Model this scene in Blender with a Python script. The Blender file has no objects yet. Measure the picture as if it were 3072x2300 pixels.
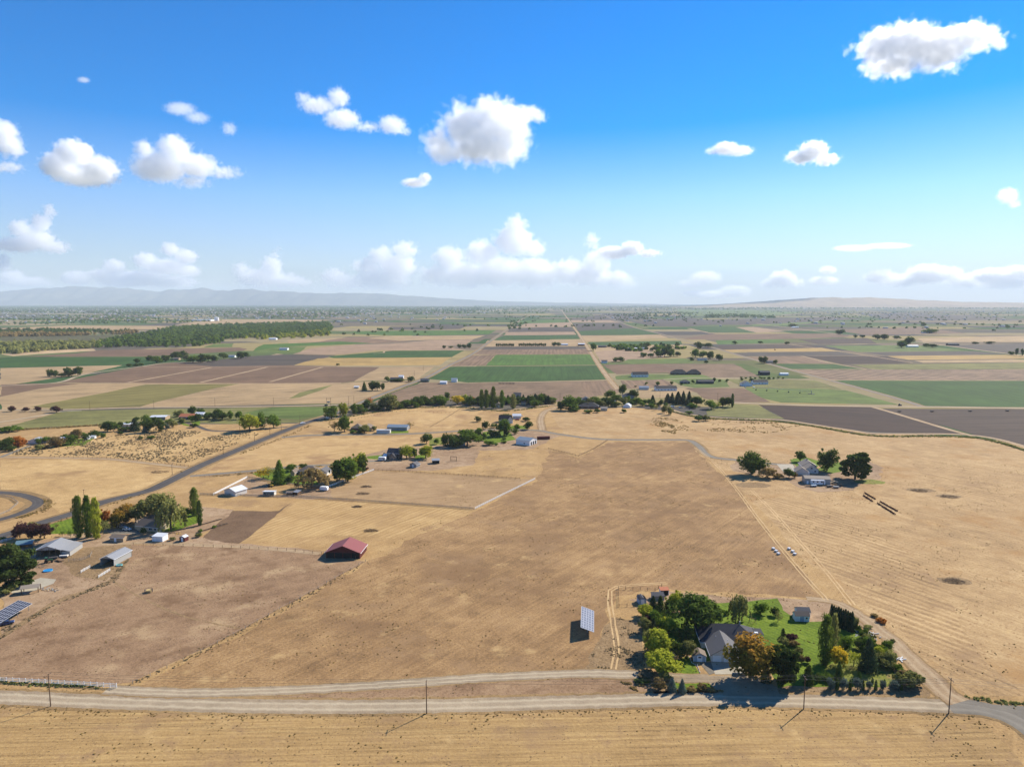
import bpy, bmesh, math, random
import numpy as np
from mathutils import Vector, Matrix, noise
random.seed(7); rng = np.random.default_rng(7)
SC = bpy.context.scene
COL = SC.collection

# ---------------------------------------------------------------- camera, sky, sun, exposure
CAM_H = 120.0
F_PX, CX, CY, HORIZON = 2130.0, 1536.0, 1150.0, 908.0      # a 3072 x 2300 frame
PITCH = math.atan((CY - HORIZON) / F_PX)
cam = bpy.data.cameras.new('camera'); cam_o = bpy.data.objects.new('camera', cam); COL.objects.link(cam_o)
cam.sensor_width = 36.0; cam.lens = F_PX / 3072.0 * 36.0
cam.clip_start = 1.0; cam.clip_end = 120000.0
cam_o.location = (0, 0, CAM_H); cam_o.rotation_euler = (math.pi / 2 - PITCH, 0, 0)
SC.camera = cam_o

SUN_EL, SUN_AZ = math.radians(35.5), math.radians(47.5)    # azimuth clockwise from the viewing direction (+Y)
world = bpy.data.worlds.new('World'); SC.world = world; world.use_nodes = True
wn = world.node_tree; wn.nodes.clear()
w_out = wn.nodes.new('ShaderNodeOutputWorld'); w_bg = wn.nodes.new('ShaderNodeBackground')
w_sky = wn.nodes.new('ShaderNodeTexSky'); w_sky.sky_type = 'NISHITA'; w_sky.sun_disc = False
w_sky.sun_elevation = SUN_EL; w_sky.sun_rotation = SUN_AZ
w_sky.altitude = 800.0; w_sky.air_density = 1.0; w_sky.dust_density = 0.15; w_sky.ozone_density = 3.0
w_hsv = wn.nodes.new('ShaderNodeHueSaturation'); w_mul = wn.nodes.new('ShaderNodeMix'); w_mul.data_type = 'RGBA'; w_mul.blend_type = 'MULTIPLY'; w_mul.inputs['Factor'].default_value = 1.0
w_mul.inputs['B'].default_value = (0.91, 0.955, 1.12, 1)
w_tc = wn.nodes.new('ShaderNodeTexCoord'); w_sp = wn.nodes.new('ShaderNodeSeparateXYZ'); w_mr = wn.nodes.new('ShaderNodeMapRange')   # clearer, deeper blue with height above the horizon
w_mr.inputs['From Min'].default_value = 0.0; w_mr.inputs['From Max'].default_value = 0.38; w_mr.inputs['To Min'].default_value = 0.8; w_mr.inputs['To Max'].default_value = 2.1
wn.links.new(w_tc.outputs['Generated'], w_sp.inputs[0]); wn.links.new(w_sp.outputs['Z'], w_mr.inputs['Value']); wn.links.new(w_mr.outputs[0], w_hsv.inputs['Saturation'])
w_mv = wn.nodes.new('ShaderNodeMapRange'); w_mv.inputs['From Max'].default_value = 0.14; w_mv.inputs['To Min'].default_value = 0.6; w_mv.inputs['To Max'].default_value = 1.0
wn.links.new(w_sp.outputs['Z'], w_mv.inputs['Value']); wn.links.new(w_mv.outputs[0], w_hsv.inputs['Value'])
wn.links.new(w_sky.outputs[0], w_hsv.inputs['Color']); wn.links.new(w_hsv.outputs[0], w_mul.inputs['A']); wn.links.new(w_mul.outputs['Result'], w_bg.inputs[0])
w_bg.inputs[1].default_value = 0.076
wn.links.new(w_bg.outputs[0], w_out.inputs[0])
sun = bpy.data.lights.new('sun', 'SUN'); sun.energy = 4.3; sun.angle = math.radians(0.53); sun.color = (1.0, 0.93, 0.81)
sun_o = bpy.data.objects.new('sun', sun); COL.objects.link(sun_o)
SUN_DIR = Vector((math.sin(SUN_AZ) * math.cos(SUN_EL), math.cos(SUN_AZ) * math.cos(SUN_EL), math.sin(SUN_EL)))
sun_o.rotation_euler = (-SUN_DIR).to_track_quat('-Z', 'Y').to_euler(); sun_o.location = (200, 200, 400)
SC.view_settings.view_transform = 'Standard'; SC.view_settings.look = 'None'
SC.view_settings.exposure = 1.0; SC.view_settings.gamma = 1.0
SC.render.engine = 'CYCLES'
cy = SC.cycles
cy.use_denoising = True
cy.max_bounces = 24; cy.diffuse_bounces = 3; cy.glossy_bounces = 2; cy.transmission_bounces = 2
cy.volume_step_rate = 0.35; cy.volume_max_steps = 192
cy.transparent_max_bounces = 12; cy.volume_bounces = 24; cy.caustics_reflective = False; cy.caustics_refractive = False

# ---------------------------------------------------------------- geometry helpers
COSP, SINP = math.cos(PITCH), math.sin(PITCH)
def ray(x, y):
    """Direction of the sight line through a point of the photograph (3072 x 2300), used to survey where things stand."""
    a, b = (x - CX) / F_PX, (CY - y) / F_PX
    return Vector((a, COSP + b * SINP, -SINP + b * COSP))
def G(x, y, z=0.0):
    """The surveyed ground point."""
    d = ray(x, y); t = (z - CAM_H) / d.z
    return Vector((d.x * t, d.y * t, z))
def MPP(y):
    """Metres per photograph pixel at the ground line of row y."""
    return G(CX, y).y / F_PX * 0.994
def link(o, parent=None):
    COL.objects.link(o)
    if parent is not None: o.parent = parent
    return o
def tag(o, label=None, cat=None, group=None, kind=None):
    if label: o['label'] = label
    if cat: o['category'] = cat
    if group: o['group'] = group
    if kind: o['kind'] = kind
    return o
def empty(name, loc, rz=0.0, label=None, cat=None, group=None):
    o = bpy.data.objects.new(name, None); o.empty_display_size = 0.5
    o.location = loc; o.rotation_euler = (0, 0, rz); link(o)
    return tag(o, label, cat, group)
def mesh_from(name, verts, faces, mat=None, smooth=False):
    me = bpy.data.meshes.new(name); me.from_pydata([tuple(v) for v in verts], [], [tuple(f) for f in faces])
    if mat is not None:
        for m in (mat if isinstance(mat, (list, tuple)) else [mat]): me.materials.append(m)
    if smooth: me.polygons.foreach_set('use_smooth', [True] * len(me.polygons))
    me.update(); return me
def mesh_np(name, V, Fq, mat=None, smooth=False):
    """Fast mesh from an array of vertices and an array of faces of one size."""
    me = bpy.data.meshes.new(name); V = np.asarray(V, np.float32); Fq = np.asarray(Fq, np.int32); n, k = Fq.shape
    me.vertices.add(len(V)); me.vertices.foreach_set('co', V.ravel())
    me.loops.add(n * k); me.loops.foreach_set('vertex_index', Fq.ravel())
    me.polygons.add(n); me.polygons.foreach_set('loop_start', np.arange(0, n * k, k, dtype=np.int32))
    me.polygons.foreach_set('loop_total', np.full(n, k, np.int32))
    if smooth: me.polygons.foreach_set('use_smooth', np.ones(n, bool))
    if mat is not None:
        for m in (mat if isinstance(mat, (list, tuple)) else [mat]): me.materials.append(m)
    me.update(calc_edges=True); me.validate(); return me
def obj(name, me, parent=None, loc=None, rot=None):
    o = bpy.data.objects.new(name, me); link(o, parent)
    if loc is not None: o.location = loc
    if rot is not None: o.rotation_euler = rot
    return o
class MB:
    """Collects boxes, prisms and tubes; build() links them as one mesh."""
    def __init__(s): s.v, s.f, s.m = [], [], []
    def add(s, verts, faces, m=0):
        b = len(s.v); s.v += [tuple(v) for v in verts]; s.f += [tuple(i + b for i in f) for f in faces]; s.m += [m] * len(faces); return s
    def box(s, x0, x1, y0, y1, z0, z1, m=0):
        return s.add([(x0,y0,z0),(x1,y0,z0),(x1,y1,z0),(x0,y1,z0),(x0,y0,z1),(x1,y0,z1),(x1,y1,z1),(x0,y1,z1)],
                     [(0,3,2,1),(4,5,6,7),(0,1,5,4),(1,2,6,5),(2,3,7,6),(3,0,4,7)], m)
    def tube(s, p, q, r0, r1=None, n=6, m=0, cap=True):
        p, q = Vector(p), Vector(q); r1 = r0 if r1 is None else r1
        d = (q - p).normalized(); u = d.orthogonal().normalized(); w = d.cross(u)
        vs = [p + (u * math.cos(2*math.pi*i/n) + w * math.sin(2*math.pi*i/n)) * r0 for i in range(n)] + \
             [q + (u * math.cos(2*math.pi*i/n) + w * math.sin(2*math.pi*i/n)) * r1 for i in range(n)]
        fs = [(i, (i+1) % n, n + (i+1) % n, n + i) for i in range(n)]
        if cap: fs += [tuple(range(n-1, -1, -1)), tuple(range(n, 2*n))]
        return s.add(vs, fs, m)
    def slab(s, pts, t, m=0):
        """A thick plate under a planar polygon (counter-clockwise seen from its upper side)."""
        pts = [Vector(p) for p in pts]; nrm = (pts[1]-pts[0]).cross(pts[2]-pts[0]).normalized(); n = len(pts)
        lo = [p - nrm * t for p in pts]
        return s.add(pts + lo, [tuple(range(n)), tuple(range(2*n-1, n-1, -1))] + [(i, n+i, n+(i+1) % n, (i+1) % n) for i in range(n)], m)
    def mesh(s, name, mats): 
        me = mesh_from(name, s.v, s.f, mats)
        if isinstance(mats, (list, tuple)) and len(mats) > 1: me.polygons.foreach_set('material_index', s.m)
        return me
    def build(s, name, mats, parent=None, loc=None, rot=None): return obj(name, s.mesh(name, mats), parent, loc, rot)

# ---------------------------------------------------------------- materials
def rgb(h, k=1.0):
    """sRGB 0-255 triple to linear."""
    return tuple(((c/255.0/12.92) if c/255.0 <= 0.04045 else ((c/255.0+0.055)/1.055)**2.4) * k for c in h) + (1.0,)
def new_mat(name):
    m = bpy.data.materials.new(name); m.use_nodes = True
    nt = m.node_tree; return m, nt, nt.nodes['Principled BSDF']
def plain(name, col, rough=0.8, metal=0.0, var=0.12, scale=3.0, bump=0.0, spec=0.3):
    """One colour with a little mottling."""
    m, nt, b = new_mat(name); N, L = nt.nodes.new, nt.links.new
    tc = N('ShaderNodeTexCoord'); n1 = N('ShaderNodeTexNoise'); n1.inputs['Scale'].default_value = scale; n1.inputs['Detail'].default_value = 5
    L(tc.outputs['Object'], n1.inputs['Vector'])
    mx = N('ShaderNodeMix'); mx.data_type = 'RGBA'
    mx.inputs['A'].default_value = tuple(c * (1 - var) for c in col[:3]) + (1,); mx.inputs['B'].default_value = tuple(min(1, c * (1 + var)) for c in col[:3]) + (1,)
    L(n1.outputs['Fac'], mx.inputs['Factor']); L(mx.outputs['Result'], b.inputs['Base Color'])
    b.inputs['Roughness'].default_value = rough; b.inputs['Metallic'].default_value = metal; b.inputs['Specular IOR Level'].default_value = spec
    if bump:
        bp = N('ShaderNodeBump'); bp.inputs['Strength'].default_value = bump; bp.inputs['Distance'].default_value = 0.1
        L(n1.outputs['Fac'], bp.inputs['Height']); L(bp.outputs[0], b.inputs['Normal'])
    return m
_mc = {}
def M(name, *a, **k):
    if name not in _mc: _mc[name] = plain(name, *a, **k)
    return _mc[name]
# ---------------------------------------------------------------- clouds: real bodies of scattering droplets above and beyond the haze
def cloud_mat(blobs, density, soft, warp, aniso=0.45, seed=0.0):
    """blobs: (centre, radii) in the cloud's own units; droplets thin out towards a turbulent edge."""
    m = bpy.data.materials.new('cloud_droplets'); m.use_nodes = True; nt = m.node_tree; nt.nodes.clear(); N, L = nt.nodes.new, nt.links.new
    tc = N('ShaderNodeTexCoord'); vec = tc.outputs['Object']
    def vm(op, a, b=None):
        n = N('ShaderNodeVectorMath'); n.operation = op
        for i, x in enumerate((a, b)):
            if x is None: continue
            if isinstance(x, (tuple, list, Vector)): n.inputs[i].default_value = tuple(x)
            else: L(x, n.inputs[i])
        return n
    def mt(op, a, b=None, c=None):
        n = N('ShaderNodeMath'); n.operation = op
        for i, x in enumerate((a, b, c)):
            if x is None: continue
            if isinstance(x, (int, float)): n.inputs[i].default_value = x
            else: L(x, n.inputs[i])
        return n.outputs[0]
    acc = None
    for sc, amp, det in ((1.7, warp, 6.0),):
        nz = N('ShaderNodeTexNoise'); nz.inputs['Scale'].default_value = sc; nz.inputs['Detail'].default_value = det; nz.inputs['Roughness'].default_value = 0.62
        L(vm('ADD', vec, (seed, seed * 1.7, seed * 0.6)).outputs[0], nz.inputs['Vector'])
        off = vm('SUBTRACT', nz.outputs['Color'], (0.5, 0.5, 0.5)); sc_ = vm('MULTIPLY', off.outputs[0], (amp * 2, amp * 2, amp * 2)); p = vm('ADD', vec, sc_.outputs[0]).outputs[0]
    for c, r in blobs:
        d = vm('MULTIPLY', vm('SUBTRACT', p, c).outputs[0], (1/r[0], 1/r[1], 1/r[2])); ln = vm('LENGTH', d.outputs[0]); f = mt('SUBTRACT', 1.0, ln.outputs['Value']); f = mt('MULTIPLY', f, min(r))
        acc = f if acc is None else mt('SMOOTH_MAX', acc, f, 0.12)
    vo = N('ShaderNodeTexVoronoi'); vo.inputs['Scale'].default_value = 2.6; L(vm('ADD', p, (seed, 0, 0)).outputs[0], vo.inputs['Vector'])       # cauliflower heads
    acc = mt('ADD', acc, mt('MULTIPLY_ADD', vo.outputs['Distance'], -0.5, 0.2))
    mr = N('ShaderNodeMapRange'); mr.interpolation_type = 'SMOOTHSTEP'; mr.inputs['From Min'].default_value = 0.0; mr.inputs['From Max'].default_value = soft; mr.inputs['To Max'].default_value = density; L(acc, mr.inputs['Value'])
    o = N('ShaderNodeOutputMaterial'); v = N('ShaderNodeVolumeScatter'); v.inputs['Color'].default_value = (1, 1, 1, 1); v.inputs['Anisotropy'].default_value = aniso
    L(mr.outputs[0], v.inputs['Density']); L(v.outputs[0], o.inputs['Volume']); return m
_cn = [0]
def sky_cloud(label, dist, blobs, od=7.0, soft=None, warp=0.42, aniso=0.45):
    """blobs: (x, y, rx, ry) surveyed in the photograph; dist: metres to the cloud; od: optical depth across its thickest puff."""
    _cn[0] += 1
    c = np.array([b[:2] for b in blobs], float).mean(0); k = dist / F_PX
    r0 = ray(c[0], c[1]).normalized(); k *= r0.y
    centre = Vector((0, 0, CAM_H)) + r0 * dist
    un = max(b[3] for b in blobs) * k                      # metres of one local unit
    V, Fc, bl = [], [], []
    for j, (x, y, rx, ry) in enumerate(blobs):
        off = Vector(((x - c[0]) * k, random.uniform(-.25, .25) * rx * k, (c[1] - y) * k)) / un; rad = (rx * k / un * 1.15, (0.6 * rx + 0.4 * ry) * k / un, ry * k / un * 1.15); bl.append((off, rad))
        bm = bmesh.new(); bmesh.ops.create_icosphere(bm, subdivisions=2, radius=1.0); b0 = len(V); g = warp * 0.45 + 0.08
        for v in bm.verts: V.append((v.co.x * (rad[0] + g) * 1.05 + off.x, v.co.y * (rad[1] + g) * 1.05 + off.y, v.co.z * (rad[2] + g) * 1.05 + off.z))
        Fc += [tuple(v.index + b0 for v in f.verts) for f in bm.faces]; bm.free()
    me = mesh_from('cloud', V, Fc); o = obj('cloud', me, None, centre); o.scale = (un,) * 3; 
    me.materials.append(cloud_mat(bl, od * 1.45 / (2 * un), soft or (0.6 if od > 3 else 0.7), warp, aniso, seed=_cn[0] * 3.1))
    rm = o.modifiers.new('remesh', 'REMESH'); rm.mode = 'VOXEL'; rm.voxel_size = 0.16; rm.use_smooth_shade = True
    tag(o, label, 'cloud'); return o
sky_cloud('largest flat-based cumulus cloud high above the green crop fields', 26000,
  [(1330,435,62,55),(1400,390,80,70),(1480,365,75,72),(1530,400,58,80),(1440,440,130,50),(1500,450,85,48)], od=7)
sky_cloud('small thin cloud scrap touching the largest cumulus', 27600, [(1585,345,48,24),(1615,352,30,18)], od=1.6)
sky_cloud('ragged grey-white cloud beside the largest cumulus', 28000, [(920,300,25,20),(960,320,60,25),(1020,300,35,30),(1030,360,55,30),(1100,380,60,15),(1170,372,45,28),(1205,392,28,16)], od=2.2)
sky_cloud('faint cloud wisp above the paired white cumulus clouds', 28800, [(545,330,50,20),(590,352,40,18)], od=0.8)
sky_cloud('tiny pale cloud scrap above the paired white cumulus clouds', 28800, [(685,385,24,22)], od=0.9)
sky_cloud('tiny faint streak of cloud alone in the deep blue', 30000, [(250,240,20,10)], od=0.6)
sky_cloud('compact white cumulus of the pair above the mountain range', 30400, [(225,462,58,40),(170,495,52,42),(300,508,62,36),(245,528,95,28)], od=6)
sky_cloud('wide frayed white cumulus of the pair above the mountain range', 31200, [(440,450,35,30),(530,455,52,46),(490,505,85,44),(590,498,66,38),(665,515,60,20),(575,545,60,20)], od=4)
sky_cloud('bright cumulus cut by the edge of the sky above the mountains', 29600, [(10,405,44,44),(30,440,40,34),(20,500,52,18)], od=5)
sky_cloud('small triangular cloud below the largest cumulus', 34000, [(1245,548,42,14),(1275,535,20,16)], od=3)
sky_cloud('broad white cloud with ragged lower edge alone in deep blue sky', 36000, [(2640,150,66,55),(2720,135,80,58),(2820,140,80,55),(2900,118,78,42),(2960,130,48,26),(2690,190,95,38),(2815,182,80,32),(2556,150,18,20)], od=5)
sky_cloud('small oval cloud over the dark ploughed fields', 32000, [(2180,445,40,20),(2215,452,46,16),(2140,455,25,12)], od=3)
sky_cloud('small domed cloud over the dark ploughed fields', 32000, [(2440,452,45,28),(2405,472,46,22),(2480,476,42,20)], od=4)
sky_cloud('small rounded pale cloud low over the tan hill', 38000, [(3025,588,30,25),(3042,612,20,15)], od=2)
HZ_ = 60000.0
def low(label, blobs, od=2.6, **k): return sky_cloud(label, HZ_, blobs, od=od, soft=0.4, warp=0.5, aniso=0.5, **k)
low('towering cloud with a leaning top above the mountain range', [(148,638,20,26),(128,672,30,32),(66,688,36,28),(100,715,60,28),(60,735,70,24),(160,740,50,20)])
low('low cloud bank at the foot of the leaning cloud', [(12,790,28,32),(30,835,46,26),(90,845,60,18)])
low('double-headed cloud low behind the mountain range', [(515,750,30,22),(555,770,36,24),(440,782,36,26),(490,800,70,24),(560,812,40,20),(420,835,90,24),(500,845,90,20)])
low('flat pale cloud between the leaning and double-headed clouds', [(340,800,34,24),(300,825,50,20),(230,835,46,24),(360,845,80,18)], od=1.8)
low('pointed cloud low behind the end of the mountains', [(832,766,16,24),(815,800,34,36),(725,812,30,26),(770,835,70,30),(850,840,60,24),(900,848,50,16)])
low('billowing cloud bank low over the town', [(1215,750,44,28),(1145,768,40,32),(1110,800,40,30),(1190,800,60,40),(1150,840,90,34),(1010,835,50,30),(1060,850,70,22),(1070,795,22,18)])
low('tall towering cloud bank low over the straight road', [(1548,686,38,36),(1540,725,60,44),(1590,745,50,30),(1350,775,50,38),(1450,762,56,40),(1310,825,60,34),(1400,825,80,42),(1500,815,80,46),(1600,820,80,46),(1700,815,56,40)], od=3.0)
low('ragged cloud stack beside the towering bank', [(1775,728,24,28),(1790,790,42,40),(1770,825,60,36),(1850,838,56,28),(1880,850,40,16)])
low('flat cloud streaming off the towering bank', [(1840,758,50,20),(1895,745,34,22),(1945,760,40,12)], od=3.0)
low('small low cloud at the foot of the tan hill', [(2345,838,42,26),(2310,850,30,16),(2385,848,30,16)])
low('thin flat low cloud at the foot of the tan hill', [(2470,842,44,14),(2480,812,26,14)], od=1.3)
low('long low cloud bank beyond the tan hill', [(2640,832,48,24),(2700,842,60,20),(2785,822,66,30),(2850,818,44,20),(2900,842,70,22)])
low('bright flat low cloud bank beyond the tan hill', [(2980,828,66,24),(3060,818,56,22),(3020,850,80,18)])
low('pale low cloud just above the level horizon', [(2200,874,50,18),(2150,884,70,14),(2080,880,40,12)], od=1.6)
low('faint pale cloud smudge over the horizon fields', [(2120,832,50,20),(2080,850,50,14)], od=0.9)
low('long thin cloud veil above the tan hill', [(2560,745,60,10),(2660,738,70,9)], od=0.5)
# ---------------------------------------------------------------- ground materials (all in metres of world position)
GRID_AZ = math.atan((1660.0 - CX) / F_PX)                  # the survey grid of the valley roads
def tone(c, sat=0.97, val=0.94):
    l = 0.3*c[0] + 0.59*c[1] + 0.11*c[2]; return tuple(max(0.0, (l + (x - l) * sat) * val * k) for x, k in zip(c, (1.0, 0.99, 0.95)))
def ground_mat(name, cols, big=55.0, mid=9.0, fine=0.9, w=(0.4, 0.33, 0.27), streak=None, speck=0.0, furrow=None, bump=0.35, rough=0.95, contrast=1.0, speck_col=None, uvroad=None, patch=None, speck_size=0.75):
    """cols: dark, middle, light sRGB; streak: (angle deg from +X, length m, width m, weight); furrow: (angle deg, spacing m, strength[, wander])."""
    m, nt, b = new_mat(name); N, L = nt.nodes.new, nt.links.new
    cols = [tone(c) for c in cols]
    geo = N('ShaderNodeNewGeometry')
    def nz(scale_m, detail, vec, rough_=0.6):
        n = N('ShaderNodeTexNoise'); n.inputs['Scale'].default_value = 1.0 / scale_m; n.inputs['Detail'].default_value = detail; n.inputs['Roughness'].default_value = rough_
        L(vec, n.inputs['Vector']); return n.outputs['Fac']
    def mth(op, a, c=None, clamp=False):
        n = N('ShaderNodeMath'); n.operation = op; n.use_clamp = clamp
        for i, v in enumerate((a, c)):
            if v is None: continue
            if isinstance(v, (int, float)): n.inputs[i].default_value = v
            else: L(v, n.inputs[i])
        return n.outputs[0]
    pos = geo.outputs['Position']
    fb, fm, ff = nz(big, 3, pos), nz(mid, 4, pos), nz(fine, 3, pos, 0.7)
    s = mth('ADD', mth('ADD', mth('MULTIPLY', fb, w[0]), mth('MULTIPLY', fm, w[1])), mth('MULTIPLY', ff, w[2]))
    if streak:
        mp = N('ShaderNodeMapping'); mp.vector_type = 'TEXTURE'; mp.inputs['Rotation'].default_value = (0, 0, math.radians(streak[0]))
        mp.inputs['Scale'].default_value = (streak[1], streak[2], 1.0); L(pos, mp.inputs['Vector'])
        fs = nz(1.0, 4, mp.outputs[0]); s = mth('ADD', mth('MULTIPLY', s, 1 - streak[3]), mth('MULTIPLY', fs, streak[3]))
    s = mth('ADD', mth('MULTIPLY', mth('SUBTRACT', s, 0.5), 2.6 * contrast), 0.5)
    if furrow:
        mp = N('ShaderNodeMapping'); mp.vector_type = 'TEXTURE'; mp.inputs['Rotation'].default_value = (0, 0, math.radians(furrow[0])); L(pos, mp.inputs['Vector'])
        wv = N('ShaderNodeTexWave'); wv.bands_direction = 'Y'; wv.inputs['Scale'].default_value = 2 * math.pi / (20.0 * furrow[1]); wv.inputs['Distortion'].default_value = furrow[3] if len(furrow) > 3 else 1.0
        wv.inputs['Detail'].default_value = 2; wv.inputs['Detail Scale'].default_value = 0.35
        L(mp.outputs[0], wv.inputs['Vector'])
        s = mth('ADD', s, mth('MULTIPLY', mth('SUBTRACT', wv.outputs['Fac'], 0.5), furrow[2]))
    r = N('ShaderNodeValToRGB'); e = r.color_ramp.elements
    e[0].position = 0.12; e[0].color = rgb(cols[0]); e[1].position = 0.88; e[1].color = rgb(cols[2])
    k = e.new(0.5); k.color = rgb(cols[1]); L(s, r.inputs[0])
    c = r.outputs[0]
    for pc, ps, pa in (patch or ()):                        # bare or trodden patches: (colour, size m, cover)
        fp = nz(ps, 5, pos, 0.65); th = N('ShaderNodeMapRange'); th.interpolation_type = 'SMOOTHSTEP'; th.inputs['From Min'].default_value = 0.62 - pa * 0.3; th.inputs['From Max'].default_value = 0.80 - pa * 0.3; th.inputs['To Max'].default_value = 0.72; L(fp, th.inputs['Value'])
        mp_ = N('ShaderNodeMix'); mp_.data_type = 'RGBA'; L(th.outputs[0], mp_.inputs['Factor']); L(c, mp_.inputs['A']); mp_.inputs['B'].default_value = rgb(tone(pc)); c = mp_.outputs['Result']
    if uvroad:                                              # worn wheel tracks across a lane: (track colour, centre colour, weight)
        uv = N('ShaderNodeTexCoord'); sx = N('ShaderNodeSeparateXYZ'); L(uv.outputs['UV'], sx.inputs[0])
        u = mth('ADD', sx.outputs[0], mth('MULTIPLY', mth('SUBTRACT', fm, 0.5), 0.12))
        tr = N('ShaderNodeValToRGB'); te = tr.color_ramp.elements
        te[0].position = 0.0; te[0].color = (0, 0, 0, 1); te[1].position = 1.0; te[1].color = (0, 0, 0, 1)
        for p_, v_ in uvroad[2]: x_ = te.new(p_); x_.color = (v_, v_, v_, 1)
        L(u, tr.inputs[0])
        fcur = mth('MULTIPLY', tr.outputs[0], mth('ADD', 0.55, mth('MULTIPLY', fm, 0.8)), True)
        mxr = N('ShaderNodeMix'); mxr.data_type = 'RGBA'; mxr.inputs['B'].default_value = rgb(tone(uvroad[0])); L(c, mxr.inputs['A']); L(fcur, mxr.inputs['Factor']); c = mxr.outputs['Result']
    if speck:
        v = N('ShaderNodeTexNoise'); v.inputs['Scale'].default_value = 1.0 / speck_size; v.inputs['Detail'].default_value = 2; L(pos, v.inputs['Vector'])
        g_ = nz(7.0, 2, pos)
        th = mth('MULTIPLY', mth('SUBTRACT', mth('ADD', v.outputs['Fac'], mth('MULTIPLY', g_, 0.28)), 0.82 - 0.14 * speck), 9.0, True)
        mx = N('ShaderNodeMix'); mx.data_type = 'RGBA'; L(th, mx.inputs['Factor']); L(c, mx.inputs['A']); mx.inputs['B'].default_value = rgb(speck_col or (84, 66, 46)); c = mx.outputs['Result']
    L(c, b.inputs['Base Color']); b.inputs['Roughness'].default_value = rough; b.inputs['Specular IOR Level'].default_value = 0.12
    if bump:
        bp = N('ShaderNodeBump'); bp.inputs['Strength'].default_value = bump; bp.inputs['Distance'].default_value = 0.35
        h = mth('ADD', ff, mth('MULTIPLY', fm, 0.6))
        if furrow: h = mth('ADD', h, mth('MULTIPLY', wv.outputs['Fac'], 0.6 * abs(furrow[2])))
        L(h, bp.inputs['Height']); L(bp.outputs[0], b.inputs['Normal'])
    return m
MOW = 45.0
GM = {}
def gm(key, *a, **k): GM[key] = ground_mat(key, *a, **k)
FW = (0.3, 0.3, 0.4)
BARE = ((150,120,88), 24.0, 0.36); DARKG = ((132,102,72), 45.0, 0.5); PALE = ((200,168,118), 15.0, 0.16)
gm('dry_grass', [(134,106,70),(174,140,94),(202,170,120)], w=FW, streak=(52, 40, 1.6, 0.2), speck=0.3, patch=(BARE, PALE))
gm('brown_grass', [(116,90,62),(154,121,83),(184,150,106)], w=FW, streak=(52, 60, 1.4, 0.2), speck=0.32, patch=(DARKG, BARE, PALE), contrast=1.35)
gm('dry_grass_right', [(134,108,76),(176,144,102),(204,174,128)], w=FW, streak=(120, 40, 1.8, 0.22), speck=0.6, speck_size=1.3, speck_col=(140,108,72), patch=(((164,124,76), 40.0, 0.4), PALE), contrast=1.1)
gm('front_field', [(126,100,66),(168,136,90),(198,166,112)], w=FW, streak=(2, 40, 1.0, 0.4), speck=0.3, furrow=(1, 2.6, 0.07, 3.5), patch=(BARE, ((144,114,84), 9.0, 0.28), PALE))
gm('straw', [(154,122,80),(186,152,104),(208,178,128)], w=FW, streak=(30, 30, 3, 0.3), patch=(((146,112,80), 40.0, 0.4),))
gm('hay_stripes', [(146,116,76),(182,148,100),(206,176,124)], w=FW, streak=(57, 40, 1.6, 0.3), furrow=(57, 3.4, 0.2, 8.0), patch=(((164,132,90), 20.0, 0.4),))
gm('hay_lines', [(130,104,74),(173,141,99),(204,172,126)], w=FW, streak=(121, 60, 1.6, 0.3), furrow=(121, 4.2, 0.2, 7.0), speck=0.6, speck_size=1.3, speck_col=(138,108,72), patch=(BARE, PALE), contrast=1.1)
gm('corral', [(118,92,70),(150,120,92),(170,142,112)], w=FW, streak=(35, 20, 5, 0.2), speck=0.5, speck_col=(86,66,48), patch=(((112,84,60), 16.0, 0.4), ((184,156,120), 20.0, 0.35)), contrast=1.25)
gm('pale_paddock', [(140,112,80),(166,136,100),(186,156,118)], w=FW, streak=(20, 25, 4, 0.25), speck=0.1, patch=(PALE, ((140,112,82), 18.0, 0.3)))
gm('yard_dirt', [(124,98,76),(160,132,104),(184,158,130)], mid=5, speck=0.35, patch=(((116,92,70), 8.0, 0.3),))
gm('tilled', [(88,68,50),(112,88,68),(134,108,84)], furrow=(57, 1.6, 0.5), w=FW)
gm('scrub_soil', [(156,124,80),(190,156,106),(212,180,128)], w=FW, speck=0.5, speck_col=(104,84,60), patch=(((150,118,82), 25.0, 0.35),))
gm('gravel', [(130,114,94),(152,134,112),(172,154,130)], big=30, mid=4, uvroad=((192,176,152), None, ((0.16,0.0),(0.29,0.85),(0.42,0.25),(0.58,0.25),(0.71,0.85),(0.86,0.0))))
gm('lane', [(132,106,80),(160,134,104),(180,156,126)], big=30, mid=4, uvroad=((186,164,134), None, ((0.12,0.0),(0.27,0.7),(0.42,0.1),(0.58,0.1),(0.73,0.7),(0.88,0.0))), speck=0.2)
gm('rut', [(168,138,98),(196,164,120),(212,182,138)], mid=4, w=FW)
gm('shoulder', [(116,94,64),(148,120,82),(174,144,100)], mid=3, fine=0.5, speck=0.4)
gm('asphalt', [(70,66,66),(82,78,78),(94,90,88)], big=40, mid=6, bump=0.1, uvroad=((100,96,94), None, ((0.15,0.0),(0.28,0.5),(0.4,0.0),(0.6,0.0),(0.72,0.5),(0.85,0.0))))
gm('old_asphalt', [(108,101,93),(122,115,106),(136,129,118)], big=30, mid=6, bump=0.1, uvroad=((144,137,127), None, ((0.12,0.0),(0.28,0.7),(0.45,0.2),(0.6,0.2),(0.72,0.7),(0.9,0.0))))
gm('concrete', [(160,152,138),(176,168,154),(190,182,168)], mid=3, bump=0.1)
gm('lawn', [(66,84,16),(96,118,24),(126,142,40)], big=18, mid=3, furrow=(128, 1.9, 0.16, 2.0), w=FW)
gm('lawn_yellow', [(84,96,36),(116,122,46),(150,146,70)], big=14, mid=3, w=FW, patch=(((148,122,84), 5.0, 0.35), ((60,80,24), 4.0, 0.3)))
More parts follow.
